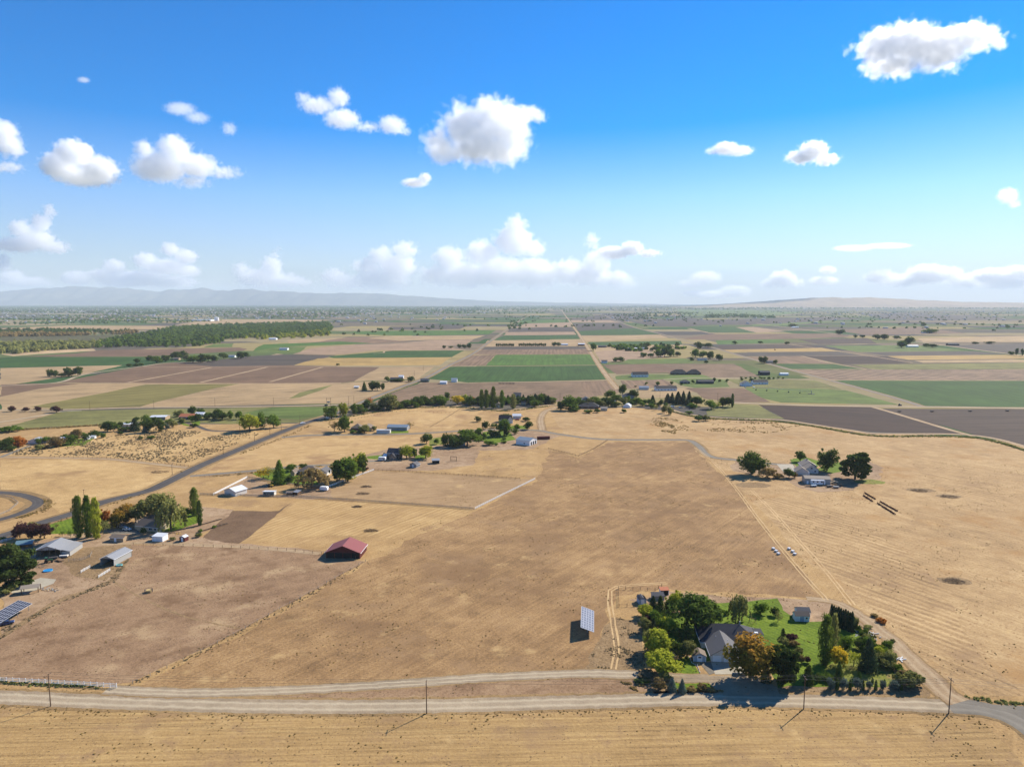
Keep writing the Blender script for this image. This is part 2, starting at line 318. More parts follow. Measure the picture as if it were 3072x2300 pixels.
gm('bed', [(110,88,62),(144,118,86),(170,144,108)], mid=2.5, speck=0.6, w=FW)
# valley fields
def crop(key, c, d=0.84, l=1.14, **k): c = tone(c, 0.85, 0.95); gm(key, [tuple(v * d for v in c), c, tuple(min(250, v * l) for v in c)], big=90, mid=22, fine=4, bump=0.15, contrast=1.5, **k)
GZ = 90 + 3.3
crop('green_crop', (58,92,32), streak=(-GZ, 120, 6, 0.4), furrow=(-GZ, 5, 0.10))
crop('bright_crop', (78,114,36), streak=(-GZ, 120, 6, 0.4))
crop('pasture', (124,122,66), d=0.8, streak=(20, 60, 12, 0.3))
crop('lush_pasture', (98,118,50), d=0.82, streak=(10, 60, 12, 0.3))
crop('olive_crop', (128,118,62), streak=(35, 160, 9, 0.6))
crop('brown_field', (126,98,78), streak=(35, 120, 6, 0.45))
crop('brown_field_two', (138,110,88), streak=(-GZ, 140, 6, 0.5), furrow=(-GZ, 9, 0.15))
crop('furrowed_field', (134,108,86), furrow=(-40, 12, 0.5, 0.6))
crop('dark_field', (74,56,48), streak=(-28, 120, 5, 0.55), furrow=(-28, 7, 0.3))
crop('dark_field_two', (84,68,60), streak=(2, 160, 5, 0.6), furrow=(2, 6, 0.3))
crop('grey_field', (90,80,74), streak=(0, 200, 10, 0.5))
crop('gold_field', (180,146,84), streak=(0, 200, 10, 0.4))
crop('tan_field', (178,148,110), streak=(30, 120, 8, 0.5))
crop('pink_field', (166,136,112), streak=(0, 120, 8, 0.4))
crop('striped_field', (142,116,96), d=0.7, furrow=(-GZ+30, 22, 0.9, 0.4))
crop('valley_straw', (176,146,108), streak=(30, 90, 6, 0.5))
crop('pale_soil', (190,160,124))
crop('marsh', (96,92,58), streak=(5, 200, 20, 0.4))
# the open plain beyond the surveyed fields: a patchwork of crops on the survey grid
def plain_mat():
    m, nt, b = new_mat('far_plain'); N, L = nt.nodes.new, nt.links.new
    geo = N('ShaderNodeNewGeometry'); mp = N('ShaderNodeMapping'); mp.vector_type = 'TEXTURE'; mp.inputs['Rotation'].default_value = (0, 0, -GRID_AZ); mp.inputs['Scale'].default_value = (520, 310, 1)
    L(geo.outputs['Position'], mp.inputs['Vector'])
    v = N('ShaderNodeTexVoronoi'); v.distance = 'CHEBYCHEV'; v.inputs['Scale'].default_value = 1.0; v.inputs['Randomness'].default_value = 0.65; L(mp.outputs[0], v.inputs['Vector'])
    sp = N('ShaderNodeSeparateColor'); L(v.outputs['Color'], sp.inputs[0])
    r = N('ShaderNodeValToRGB'); r.color_ramp.interpolation = 'CONSTANT'; e = r.color_ramp.elements
    cols = [(116,104,86),(68,92,54),(154,138,104),(92,86,80),(98,108,66),(132,116,96),(78,98,58),(158,140,96),(104,96,84),(112,112,74)]
    e[0].position = 0; e[0].color = rgb(cols[0]); e[1].position = 0.95; e[1].color = rgb(cols[-1])
    for i in range(1, len(cols) - 1): x = e.new(i / len(cols)); x.color = rgb(cols[i])
    L(sp.outputs[0], r.inputs[0])
    n = N('ShaderNodeTexNoise'); n.inputs['Scale'].default_value = 1/60; n.inputs['Detail'].default_value = 5; L(geo.outputs['Position'], n.inputs['Vector'])
    mx = N('ShaderNodeMix'); mx.data_type = 'RGBA'; mx.blend_type = 'MULTIPLY'; mx.inputs['Factor'].default_value = 0.8; L(r.outputs[0], mx.inputs['A'])
    r2 = N('ShaderNodeValToRGB'); r2.color_ramp.elements[0].color = (0.35, 0.37, 0.36, 1); r2.color_ramp.elements[1].color = (1.1, 1.12, 1.1, 1); L(n.outputs['Fac'], r2.inputs[0]); L(r2.outputs[0], mx.inputs['B'])
    L(mx.outputs['Result'], b.inputs['Base Color']); b.inputs['Roughness'].default_value = 1.0; b.inputs['Specular IOR Level'].default_value = 0.05
    return m

# ---------------------------------------------------------------- sheets, one above the other
GE = 45000.0
# graded rings so that the sheet stays well shaped out to the horizon
tag(obj('ground', mesh_from('ground', [(-GE,-1500,-0.05),(GE,-1500,-0.05),(GE,GE,-0.05),(-GE,GE,-0.05)], [(0,1,2,3)], plain_mat())), kind='structure')
_lv = []; ROADS = []
def nextz(pts):
    """Lays a sheet 4 mm above the highest earlier sheet it could touch."""
    x = [p[0] for p in pts]; y = [p[1] for p in pts]; bx = (min(x), max(x), min(y), max(y))
    l = 1 + max([q[4] for q in _lv if q[0] < bx[1] and q[1] > bx[0] and q[2] < bx[3] and q[3] > bx[2]] or [0]); _lv.append(bx + (l,)); return 0.004 * l
def jitter_loop(pts, step, amp, seed):
    out = []; n = len(pts)
    for i in range(n):
        a, b = pts[i], pts[(i+1) % n]; k = max(1, min(160, int((b - a).length / step)))
        for j in range(k):
            p = a.lerp(b, j / k); q = p * (1.0 / (step * 2.2))
            out.append(Vector((p.x + amp * 2 * noise.noise(Vector((q.x, q.y, seed))), p.y + amp * 2 * noise.noise(Vector((q.x, q.y, seed + 31.7))), 0)))
    return out
def sheet(name, px, mat, amp=0.0, step=4.0, z=None):
    """A flat piece of ground whose corners were surveyed in the photograph; amp roughens its edge (metres)."""
    pts = [G(*p) for p in px]; z = nextz(pts) if z is None else z
    if amp: pts = jitter_loop(pts, step, amp, len(GM) + z * 977)
    bm = bmesh.new(); vs = [bm.verts.new((p.x, p.y, z)) for p in pts]; f = bm.faces.new(vs)
    f.normal_update()
    if f.normal.z < 0: f.normal_flip()
    bmesh.ops.triangulate(bm, faces=bm.faces[:])
    me = bpy.data.meshes.new(name); bm.to_mesh(me); bm.free(); me.materials.append(GM[mat] if isinstance(mat, str) else mat)
    o = obj(name, me); tag(o, kind='structure'); return o
def spline(pts, step):
    P = [pts[0] + (pts[0] - pts[1])] + list(pts) + [pts[-1] + (pts[-1] - pts[-2])]; out = []
    for i in range(1, len(P) - 2):
        a, b, c, d = P[i-1], P[i], P[i+1], P[i+2]; k = max(2, min(160, int((c - b).length / step)))
        for j in range(k):
            t = j / k
            out.append(0.5 * ((2*b) + (c-a)*t + (2*a-5*b+4*c-d)*t*t + (3*b-a-3*c+d)*t*t*t))
    out.append(pts[-1].copy()); return out
def strip(name, px, width, mat, amp=0.0, step=5.0, z=None, world=None, kind='structure'):
    """A lane of constant width along a surveyed line."""
    c = spline([Vector(p) for p in world] if world else [G(*p) for p in px], step)
    if z is None:                                           # a long lane is surveyed in pieces
        z = max(nextz(c[i:i+9]) for i in range(0, len(c), 8)); n_ = (len(c) + 7) // 8
        for q in range(len(_lv) - n_, len(_lv)): _lv[q] = _lv[q][:4] + (round(z / 0.004),)
    V, Fc, U = [], [], []; run = 0.0
    w2 = width if isinstance(width, (list, tuple)) else (width, width)
    for i, p in enumerate(c):
        t = (c[min(i+1, len(c)-1)] - c[max(i-1, 0)]).normalized(); nrm = Vector((-t.y, t.x, 0)); run += (p - c[i-1]).length if i else 0
        w = w2[0] + (w2[1] - w2[0]) * i / (len(c) - 1)
        for sgn in (1, -1):
            j = amp * 2 * noise.noise(Vector((p.x / 2.2, p.y / 2.2, sgn * 9.1 + z))) if amp else 0
            q = p + nrm * sgn * (w / 2 + j); V.append((q.x, q.y, z)); U.append((0.0 if sgn > 0 else 1.0, run))
        if i: b = 2 * i; Fc.append((b - 2, b - 1, b + 1, b))
    ROADS.append((np.array([[p.x, p.y] for p in c]), max(w2) / 2 if name not in ('verge', 'field_track', 'canal', 'trodden_path') else 0.0))
    me = mesh_from(name, V, Fc, GM[mat] if isinstance(mat, str) else mat); uv = me.uv_layers.new(name='UVMap')
    for l in me.loops: uv.data[l.index].uv = U[l.vertex_index]
    o = obj(name, me); tag(o, kind=kind); return o
# ---------------------------------------------------------------- valley fields, farthest first
def fields(mat, *polys):
    for p in polys: sheet('field', p, mat, amp=1.6, step=22.0)
# left of the straight road
fields('marsh', [(0,1008),(360,1005),(352,1018),(310,1030),(0,1030)])
fields('tan_field', [(0,985),(200,976),(500,978),(480,988),(120,992),(0,990)], [(520,975),(650,957),(840,958),(1000,960),(900,968),(600,975)], [(860,1020),(1024,1013),(1060,1015),(1024,1030),(870,1032)])
fields('pale_soil', [(0,1062),(140,1050),(280,1046),(290,1052),(120,1062),(40,1068)], [(750,1079),(830,1061),(850,1063),(780,1080)])
fields('brown_field', [(231,1060),(300,1050),(718,1042),(742,1046),(730,1052),(440,1069),(230,1070),(60,1070)])
fields('green_crop', [(0,1074),(200,1071),(435,1071),(430,1081),(380,1091),(0,1102)])
fields('tan_field', [(0,1104),(370,1095),(259,1121),(0,1158)])
fields('brown_field', [(171,1147),(430,1097),(505,1089),(620,1087),(856,1063),(1010,1065),(882,1096),(1140,1101),(1061,1144),(1024,1148),(700,1150)])
fields('grey_field', [(505,1087),(616,1084),(750,1068),(850,1063),(1009,1065),(884,1095),(640,1099)])
fields('valley_straw', [(0,1160),(170,1149),(1024,1149),(1061,1145),(1240,1140),(1180,1165),(1075,1209),(0,1229)])
fields('brown_field', [(0,1153),(110,1150),(241,1151),(120,1165),(0,1190)])
fields('olive_crop', [(440,1153),(722,1151),(640,1165),(417,1220),(180,1226),(93,1220),(250,1190)])
fields('pasture', [(866,1196),(900,1178),(975,1158),(995,1155),(960,1172),(900,1192)])
fields('valley_straw', [(1140,1101),(1304,1100),(1251,1137),(1061,1144)])
fields('gold_field', [(954,1075),(1024,1074),(1353,1072),(1320,1095),(1024,1097),(882,1095)])
fields('green_crop', [(1177,1052),(1394,1051),(1355,1071),(1000,1074),(985,1069)])
fields('pink_field', [(1180,1040),(1330,1036),(1398,1050),(1177,1051),(1130,1050)], [(1024,1036),(1180,1030),(1300,1020),(1420,1018),(1395,1035),(1200,1040),(1040,1062),(960,1064),(880,1062),(930,1045)])
fields('brown_field_two', [(1040,1012),(1240,1008),(1290,1014),(1200,1026),(1024,1034),(870,1035),(960,1024)])
fields('tan_field', [(1180,1008),(1456,1006),(1420,1017),(1200,1022),(1100,1014)])
fields('bright_crop', [(1060,993),(1220,992),(1490,990),(1465,1003),(1300,1006),(1180,1006),(1060,1002)], [(790,1033),(1024,1024),(1120,1030),(860,1040),(760,1052),(770,1042)])
fields('lush_pasture', [(760,1052),(840,1040),(920,1040),(900,1056),(780,1062)], [(640,1032),(700,1030),(695,1041),(610,1042)])
fields('grey_field', [(1170,980),(1400,978),(1380,987),(1160,990)])
# between the two roads
fields('bright_crop', [(1556,961),(1705,959),(1716,966),(1560,972),(1545,970)])
fields('grey_field', [(1530,984),(1714,981),(1725,996),(1522,997)])
fields('pink_field', [(1520,996),(1722,995),(1730,1004),(1512,1006)], [(1580,970),(1716,967),(1718,980),(1540,983)])
fields('green_crop', [(1513,1006),(1732,1005),(1739,1017),(1480,1019)])
fields('valley_straw', [(1462,1021),(1746,1018),(1760,1038),(1450,1040)])
fields('grey_field', [(1448,1040),(1760,1039),(1766,1047),(1440,1049)])
fields('brown_field_two', [(1440,1049),(1766,1047),(1776,1062),(1415,1064)], [(1416,1066),(1487,1064),(1457,1096),(1345,1098)])
fields('bright_crop', [(1489,1064),(1776,1063),(1795,1093),(1457,1096)])
fields('green_crop', [(1343,1100),(1795,1097),(1827,1138),(1640,1143),(1408,1147),(1284,1136)])
fields('furrowed_field', [(1270,1146),(1400,1149),(1640,1146),(1830,1141),(1860,1170),(1850,1180),(1650,1208),(1400,1200),(1120,1207),(1190,1172)])
fields('brown_field_two', [(1738,1146),(1830,1141),(1862,1172),(1850,1180),(1760,1190)])
# right of the second road
fields('grey_field', [(1710,958),(1830,940),(1960,952),(1880,962),(1714,964)], [(1718,970),(1860,968),(1910,985),(1735,990)], [(1890,965),(2060,952),(2200,968),(2060,980),(1960,978)])
fields('pink_field', [(1712,960),(1830,960),(1862,968),(1716,968)], [(2060,985),(2260,980),(2360,995),(2130,1000)])
fields('green_crop', [(1735,993),(1904,984),(1980,1003),(1742,1005)], [(1762,1026),(2042,1022),(2048,1033),(1774,1036)], [(2060,982),(2200,980),(2270,998),(2130,998)])
fields('tan_field', [(1742,1007),(1980,1004),(2006,1013),(1758,1025)])
fields('lush_pasture', [(2030,928),(2250,930),(2420,936),(2300,950),(2050,948)], [(2250,965),(2400,958),(2520,962),(2380,975),(2260,978)])
fields('valley_straw', [(1780,1038),(2050,1034),(2060,1045),(1900,1060),(1785,1060)])
fields('pink_field', [(1786,1054),(1925,1046),(2000,1070),(1880,1082),(1800,1086)])
fields('lush_pasture', [(1885,1078),(2048,1075),(2075,1078),(2080,1088),(1900,1092),(1870,1086)])
fields('brown_field', [(1806,1094),(1977,1091),(2202,1091),(2280,1130),(2100,1133),(2000,1118),(1850,1122)])
fields('furrowed_field', [(1980,1093),(2200,1092),(2278,1130),(2110,1133)])
fields('lush_pasture', [(1847,1128),(1900,1122),(2110,1124),(2135,1132),(2050,1140),(1900,1140),(1850,1138)], [(2005,1138),(2110,1132),(2180,1140),(2190,1160),(2080,1163),(2040,1155)])
fields('brown_field_two', [(1860,1142),(1990,1138),(2020,1155),(1950,1164),(1880,1165)])
fields('valley_straw', [(1915,1168),(2060,1162),(2080,1175),(1990,1192),(1920,1195)])
fields('brown_field', [(2050,1164),(2230,1164),(2310,1206),(2205,1207),(2110,1196),(2090,1178)])
fields('pasture', [(2180,1137),(2441,1140),(2530,1168),(2450,1168),(2240,1165)])
fields('lush_pasture', [(2236,1164),(2450,1166),(2535,1170),(2692,1213),(2345,1207),(2290,1195)])
fields('brown_field', [(2048,1016),(2130,1002),(2502,1000),(2557,1010),(2349,1017),(2060,1019)])
fields('bright_crop', [(2145,1021),(2349,1018),(2358,1028),(2154,1033)])
fields('dark_field_two', [(2154,1037),(2428,1033),(2460,1043),(2160,1048)], [(2395,1018),(2603,1014),(2630,1030),(2455,1033)])
fields('gold_field', [(2162,1049),(2465,1043),(2525,1054),(2190,1056)])
fields('grey_field', [(2191,1058),(2525,1054),(2585,1065),(2229,1069)], [(2585,1057),(2918,1053),(3030,1062),(2664,1067)], [(2840,1036),(3200,1027),(3200,1064),(3030,1060),(2920,1048)])
fields('lush_pasture', [(2474,1037),(2742,1035),(2909,1052),(2571,1056)])
fields('brown_field_two', [(2229,1070),(2404,1068),(2506,1091),(2307,1090)])
fields('dark_field', [(2414,1068),(2659,1068),(2738,1088),(2529,1092)])
fields('gold_field', [(2662,1068),(3200,1062),(3200,1075),(2724,1079)])
fields('tan_field', [(2742,1081),(3200,1078),(3200,1085),(2770,1088)], [(2752,1014),(3200,1005),(3200,1026),(2770,1026)])
fields('green_crop', [(2309,1091),(2511,1093),(2594,1106),(2367,1107)])
fields('pasture', [(2557,1094),(3200,1086),(3200,1106),(2622,1108)])
fields('striped_field', [(2372,1109),(3250,1108),(3250,1140),(2483,1139)])
fields('green_crop', [(2488,1141),(3300,1142),(3300,1222),(2772,1219)])
fields('grey_field', [(2060,960),(2500,950),(2600,956),(2300,972),(2100,975)], [(2560,940),(2900,945),(3072,960),(2700,962)])
fields('brown_field', [(2500,990),(2760,980),(2900,1000),(2600,1005)])
fields('dark_field', [(2275,1214),(2400,1218),(2616,1221),(2760,1255),(2898,1301),(2704,1298),(2582,1292),(2476,1277),(2400,1263),(2354,1256)])
fields('dark_field_two', [(2634,1225),(3300,1228),(3300,1400),(3072,1336),(3008,1321),(2932,1306),(2780,1262)])
fields('pasture', [(2116,1226),(2205,1212),(2272,1216),(2354,1256),(2220,1252),(2120,1246)])
fields('pasture', [(35,1273),(187,1234),(244,1231),(538,1226),(1060,1217),(1010,1236),(973,1251),(900,1267),(700,1272),(443,1262),(310,1272),(47,1286)])
fields('valley_straw', [(-400,1233),(0,1231),(190,1233),(40,1274),(0,1294),(-400,1300)])
fields('lush_pasture', [(727,1239),(822,1221),(977,1221),(968,1245),(900,1258),(800,1252)])

# ---------------------------------------------------------------- the dry bench on which the near holdings stand
sheet('dry_bench', [(-900,1290),(0,1292),(310,1276),(600,1272),(900,1270),(1059,1247),(1138,1233),(1233,1222),(1327,1218),(1453,1229),(1516,1230),(1643,1217),(1800,1222),(1900,1222),(2022,1234),(2116,1251),(2306,1259),(2433,1274),(2552,1292),(2613,1302),(2795,1304),(2993,1320),(3072,1342),(3400,1420),(4600,2000),(4200,2600),(-1200,2600),(-2000,1700)], 'dry_grass', amp=1.0, step=12)
sheet('field', [(1640,1225),(1900,1228),(2022,1240),(2116,1254),(2306,1262),(2433,1277),(2613,1305),(2795,1308),(2993,1326),(3400,1430),(4200,2150),(3072,2085),(2900,2085),(2700,1930),(2560,1800),(2380,1640),(2200,1450),(2120,1370),(2050,1335),(1700,1310)], 'dry_grass_right', amp=1.5, step=10)
sheet('field', [(1097,1694),(1250,1610),(1428,1532),(1610,1440),(1650,1350),(1735,1372),(1825,1326),(1960,1324),(2066,1326),(2098,1362),(2200,1458),(2340,1645),(2470,1795),(2200,1775),(2000,1765),(1850,1790),(1800,1900),(1790,2008),(1500,2026),(1300,2038),(1100,2052),(640,2072),(420,2060),(700,1912)], 'brown_grass', amp=1.8, step=4)
sheet('field', [(2262,1500),(2330,1490),(2560,1545),(2700,1640),(2780,1720),(2880,1850),(2960,1985),(3072,2080),(2910,2078),(2830,2010),(2700,1890),(2560,1770),(2400,1640)], 'hay_lines', amp=1.5, step=8)
sheet('field', [(2720,1370),(2900,1390),(2990,1460),(3010,1500),(2900,1490),(2790,1450)], 'hay_lines', amp=2, step=8)
sheet('field', [(-400,2128),(0,2120),(500,2142),(1280,2146),(1700,2138),(2100,2130),(2500,2138),(2850,2150),(2960,2175),(3072,2290),(3200,2600),(-600,2600)], 'front_field', amp=0.6, step=4)
sheet('scrub_patch', [(0,1345),(180,1325),(300,1316),(440,1285),(560,1290),(700,1300),(760,1290),(790,1300),(690,1345),(560,1395),(440,1385),(316,1370),(140,1368),(40,1366)], 'scrub_soil', amp=2.5, step=8)
sheet('paddock', [(0,1380),(158,1378),(316,1382),(443,1395),(560,1408),(440,1468),(300,1506),(180,1540),(130,1500),(60,1472),(0,1470)], 'scrub_soil', amp=1.5, step=8)
sheet('paddock', [(690,1362),(850,1318),(1000,1316),(1330,1310),(1270,1330),(1100,1372),(1010,1392),(800,1404),(620,1420)], 'straw', amp=1.5, step=8)
sheet('paddock', [(1060,1248),(1235,1224),(1390,1222),(1450,1232),(1350,1285),(1160,1272),(1000,1290),(960,1280)], 'straw', amp=1.0, step=8)
sheet('pale_paddock', [(1122,1412),(1250,1418),(1600,1438),(1425,1524),(1250,1508),(1000,1490),(900,1483),(985,1462)], 'pale_paddock', amp=0.6)
sheet('yard', [(1050,1372),(1180,1345),(1350,1335),(1440,1355),(1420,1395),(1300,1412),(1122,1410),(1040,1400)], 'yard_dirt', amp=1.5)
sheet('yard', [(1390,1290),(1610,1290),(1690,1300),(1640,1325),(1600,1345),(1480,1352),(1380,1348),(1330,1320)], 'yard_dirt', amp=1.5)
sheet('yard', [(820,1490),(985,1455),(1000,1490),(940,1497),(650,1482),(745,1432),(800,1445)], 'yard_dirt', amp=0.8)
sheet('hay_field', [(896,1500),(722,1630),(1000,1604),(1180,1614),(1420,1528),(1250,1515)], 'hay_stripes', amp=0.5)
sheet('tilled_plot', [(700,1532),(836,1532),(880,1502),(722,1630),(600,1622),(640,1580)], 'tilled', amp=0.6)
sheet('garden_ground', [(500,1560),(600,1520),(704,1528),(640,1585),(560,1612),(440,1615)], 'yard_dirt', amp=0.8)
sheet('yard', [(230,1600),(400,1600),(560,1600),(640,1622),(1000,1655),(400,1632),(390,1640),(340,1735),(180,1805),(0,1905),(0,1640),(120,1620)], 'yard_dirt', amp=1.0)
sheet('corral_ground', [(395,1634),(640,1640),(860,1650),(960,1662),(1097,1684),(700,1904),(395,2048),(345,2050),(0,2032),(-300,2010),(-300,2000),(0,1908),(170,1802),(335,1738),(372,1680)], 'corral', amp=0.7)
sheet('manure_patch', [(240,1640),(390,1632),(392,1660),(330,1740),(240,1730),(180,1690)], 'bed', amp=2.0)
# scrubby strip between the two lanes, and the worn ground round the near garden
sheet('verge', [(640,2084),(1100,2066),(1300,2052),(1500,2038),(1700,2028),(1860,2032),(1990,2052),(1960,2084),(1500,2098),(1000,2106),(560,2098)], 'corral', amp=0.6, step=3)
sheet('verge', [(1960,2055),(2130,2062),(2180,2066),(2170,2085),(1960,2088)], 'bed', amp=0.5, step=3)
sheet('verge', [(2340,2052),(2800,2060),(2790,2088),(2330,2086)], 'bed', amp=0.6, step=3)
sheet('worn_ground', [(1880,1800),(2000,1775),(2200,1790),(2480,1800),(2560,1830),(2650,1890),(2610,1900),(2540,1850),(2380,1880),(2200,1870),(2050,1840),(1950,1830)], 'yard_dirt', amp=1.2)
sheet('worn_ground', [(1840,1850),(1920,1860),(1930,2000),(1900,2020),(1740,2012),(1790,1930)], 'bed', amp=1.5)
LAWN = [(1985,1840),(2060,1835),(2130,1812),(2330,1795),(2350,1830),(2400,1866),(2470,1862),(2560,1872),(2600,1905),(2640,1960),(2680,2005),(2690,2040),(2650,2062),(2500,2058),(2370,2058),(2330,2060),(2310,2000),(2250,1960),(2120,1985),(2060,1960),(1985,1940),(1975,1880)]
sheet('lawn', LAWN, 'lawn', amp=0.5, step=3)
sheet('lawn', [(2020,1985),(2062,1966),(2080,1988),(2102,2024),(2005,2026),(1990,2010)], 'lawn', amp=0.3, step=2)
sheet('lawn', [(2010,2040),(2130,2044),(2132,2060),(2060,2068),(2020,2062)], 'lawn', amp=0.4, step=2)
sheet('meadow', [(2500,1960),(2560,1930),(2640,1975),(2690,2040),(2650,2060),(2530,2050),(2480,2020)], 'lawn_yellow', amp=1.2, step=2.5)
sheet('lawn', [(2370,1378),(2420,1372),(2470,1385),(2440,1412),(2380,1402)], 'lawn', amp=0.5)
sheet('lawn', [(2478,1388),(2530,1386),(2530,1416),(2490,1424),(2448,1412)], 'lawn', amp=0.5)
sheet('yard', [(2190,1395),(2215,1378),(2370,1392),(2440,1418),(2540,1392),(2600,1380),(2650,1402),(2640,1435),(2590,1450),(2560,1470),(2450,1476),(2390,1462),(2350,1430),(2260,1424),(2200,1412)], 'yard_dirt', amp=1.2)
sheet('lawn', [(2380,1375),(2425,1373),(2462,1388),(2440,1402),(2385,1396)], 'lawn', amp=0.4)
sheet('lawn', [(2480,1388),(2525,1386),(2530,1412),(2492,1420),(2452,1410)], 'lawn', amp=0.4)
sheet('lawn', [(150,1570),(230,1545),(245,1600),(120,1602)], 'lawn', amp=0.6)
sheet('lawn', [(470,1560),(560,1535),(600,1545),(595,1568),(520,1592),(450,1598)], 'lawn', amp=0.8)
sheet('lawn', [(760,1420),(840,1400),(900,1410),(960,1452),(900,1455),(800,1440)], 'lawn', amp=0.8)
sheet('lawn', [(1285,1318),(1330,1308),(1330,1332),(1290,1338)], 'lawn_yellow', amp=0.8)
sheet('lawn', [(1450,1295),(1520,1290),(1550,1318),(1480,1330),(1440,1320)], 'lawn', amp=0.8)
sheet('lawn', [(1530,1278),(1580,1276),(1585,1290),(1530,1292)], 'lawn', amp=0.6)
sheet('lawn', [(1100,1368),(1150,1364),(1150,1378),(1105,1376)], 'lawn', amp=0.6)
sheet('lawn', [(1250,1365),(1275,1362),(1280,1375),(1245,1376)], 'lawn', amp=0.5)
sheet('lawn', [(190,1322),(290,1310),(250,1335),(150,1342)], 'lawn', amp=0.8)
sheet('lawn', [(535,1270),(600,1262),(600,1276),(560,1278)], 'lawn', amp=0.8)
sheet('lawn', [(1165,1292),(1225,1292),(1225,1298),(1165,1300)], 'lawn', amp=0.4)
# burnt and weedy spots on the open grass
for p, r in (((2862,1741),5.5),((2762,1470),7),((2848,1488),6),((2260,1455),9),((2610,1445),8)):
    c = G(*p); ang = [i * 0.42 for i in range(15)]
    px = None
    pts = jitter_loop([Vector((c.x + math.cos(a) * r * 1.3, c.y + math.sin(a) * r * 0.8, 0)) for a in ang], 1.2, 0.7, p[0]); z = nextz(pts)
    bm = bmesh.new(); f = bm.faces.new([bm.verts.new((q.x, q.y, z)) for q in pts]); bmesh.ops.triangulate(bm, faces=bm.faces[:]); me = bpy.data.meshes.new('bare_spot'); bm.to_mesh(me); bm.free()
    me.materials.append(GM['bed'] if p[0] != 2610 else GM['lawn_yellow']); tag(obj('bare_spot', me), kind='structure')
# ---------------------------------------------------------------- roads and lanes
def road(name, px, w, mat, sh=None, amp=0.0, **k):
    if sh: strip('verge', px, w + sh if not isinstance(w, (list, tuple)) else (w[0] + sh, w[1] + sh), 'shoulder', amp=0.5, **k)
    return strip(name, px, w, mat, amp=amp, **k)
road('road', [(1010,1239),(1075,1210),(1120,1192),(1204,1160),(1283,1130),(1343,1098),(1415,1063),(1459,1032),(1500,1003),(1545,972),(1585,948),(1640,930),(1700,921)], 7, 'old_asphalt', sh=7)
road('road', [(1853,1167),(1830,1140),(1797,1095),(1776,1062),(1760,1038),(1735,1000),(1722,983),(1708,962),(1695,945),(1685,930)], 7, 'lane', sh=4)
road('road', [(2775,1222),(2700,1198),(2600,1170),(2530,1151),(2483,1139),(2372,1109),(2229,1069),(2130,1040),(2048,1020),(1980,1001),(1904,982),(1850,962),(1810,945)], 7, 'old_asphalt', sh=5)
road('road', [(2195,1207),(2400,1215),(2620,1219),(2775,1220),(3000,1223),(3300,1225)], 8, 'gravel', sh=4)
road('farm_track', [(2616,1220),(2680,1238),(2760,1262),(2830,1283),(2920,1308)], 6, 'lane')
road('farm_track', [(1343,1099),(1600,1097),(1795,1095)], 5, 'lane'); road('farm_track', [(1408,1148),(1640,1144),(1829,1139)], 5, 'lane')
road('farm_track', [(2372,1108),(2594,1107),(2622,1108)], 6, 'lane'); road('farm_track', [(2483,1140),(2800,1141),(3300,1141)], 6, 'lane')
road('farm_track', [(2404,1068),(2506,1091),(2600,1107)], 6, 'lane'); road('farm_track', [(1440,1050),(1420,1049),(1180,1051),(1150,1058),(1120,1060)], 5, 'lane')
road('road', [(2350,1030),(2585,1064),(2738,1088)], 6, 'lane'); road('road', [(2270,970),(2502,1000),(2640,1010),(2900,1045),(3072,1066),(3300,1090)], 8, 'gravel', sh=4)
road('farm_track', [(171,1148),(430,1149),(700,1151),(1024,1148)], 5, 'lane'); road('farm_track', [(0,1157),(171,1147),(259,1122),(430,1098),(505,1088),(620,1086)], 7, 'gravel')
road('farm_track', [(384,1147),(634,1102)], 7, 'lane'); road('farm_track', [(601,1147),(801,1101)], 7, 'lane'); road('farm_track', [(810,1145),(967,1101)], 7, 'lane')
road('farm_track', [(430,1101),(880,1099),(1140,1100),(1320,1098)], 5, 'lane')
road('road', [(-100,1230),(200,1228),(420,1222),(800,1219),(1075,1212)], 6, 'gravel', sh=3)
road('farm_track', [(1990,1138),(2105,1133),(2280,1134),(2440,1139)], 6, 'gravel')
road('canal_bank_lane', [(980,1258),(1059,1246),(1138,1231),(1233,1220),(1327,1216),(1390,1219),(1453,1227),(1516,1229),(1580,1224),(1643,1215),(1668,1210)], 5, 'lane', sh=5)
road('canal_bank_lane', [(1960,1210),(2022,1231),(2053,1240),(2116,1249),(2211,1256),(2306,1257),(2370,1262),(2433,1272),(2552,1290),(2613,1299),(2704,1301),(2795,1301),(2860,1302),(2917,1305),(2993,1317),(3072,1338),(3300,1400)], 6, 'lane')
# the dark ditch with its reeds beside the bank lane
strip('canal', [(2022,1235),(2053,1244),(2116,1253),(2211,1260),(2306,1262),(2370,1267),(2433,1277),(2552,1296),(2613,1306),(2704,1308),(2795,1308),(2860,1308),(2917,1312),(2993,1325),(3072,1348),(3300,1420)], 5, 'dark_field', amp=0.8)
road('road', [(-60,1628),(30,1600),(127,1567),(234,1535),(316,1504),(443,1472),(506,1444),(601,1397),(700,1355),(821,1305),(904,1273),(964,1254),(1020,1237)], 8.5, 'asphalt', sh=6)
road('road', [(-60,1474),(0,1477),(47,1481),(95,1493),(115,1505),(105,1519),(63,1539),(0,1558),(-60,1572)], 6, 'asphalt', sh=8)
road('driveway', [(16,1371),(158,1373),(316,1376),(443,1389),(575,1404)], 4.5, 'lane', sh=2); road('driveway', [(0,1372),(30,1360),(70,1344),(95,1335)], 4, 'old_asphalt')
road('driveway', [(845,1312),(950,1305),(1200,1302),(1390,1292),(1500,1288),(1611,1291),(1675,1302),(1801,1317),(1958,1319),(2040,1319),(2072,1322),(2100,1341),(2116,1360),(2148,1373),(2227,1381),(2306,1390),(2385,1398)], 5.5, 'old_asphalt', sh=4)
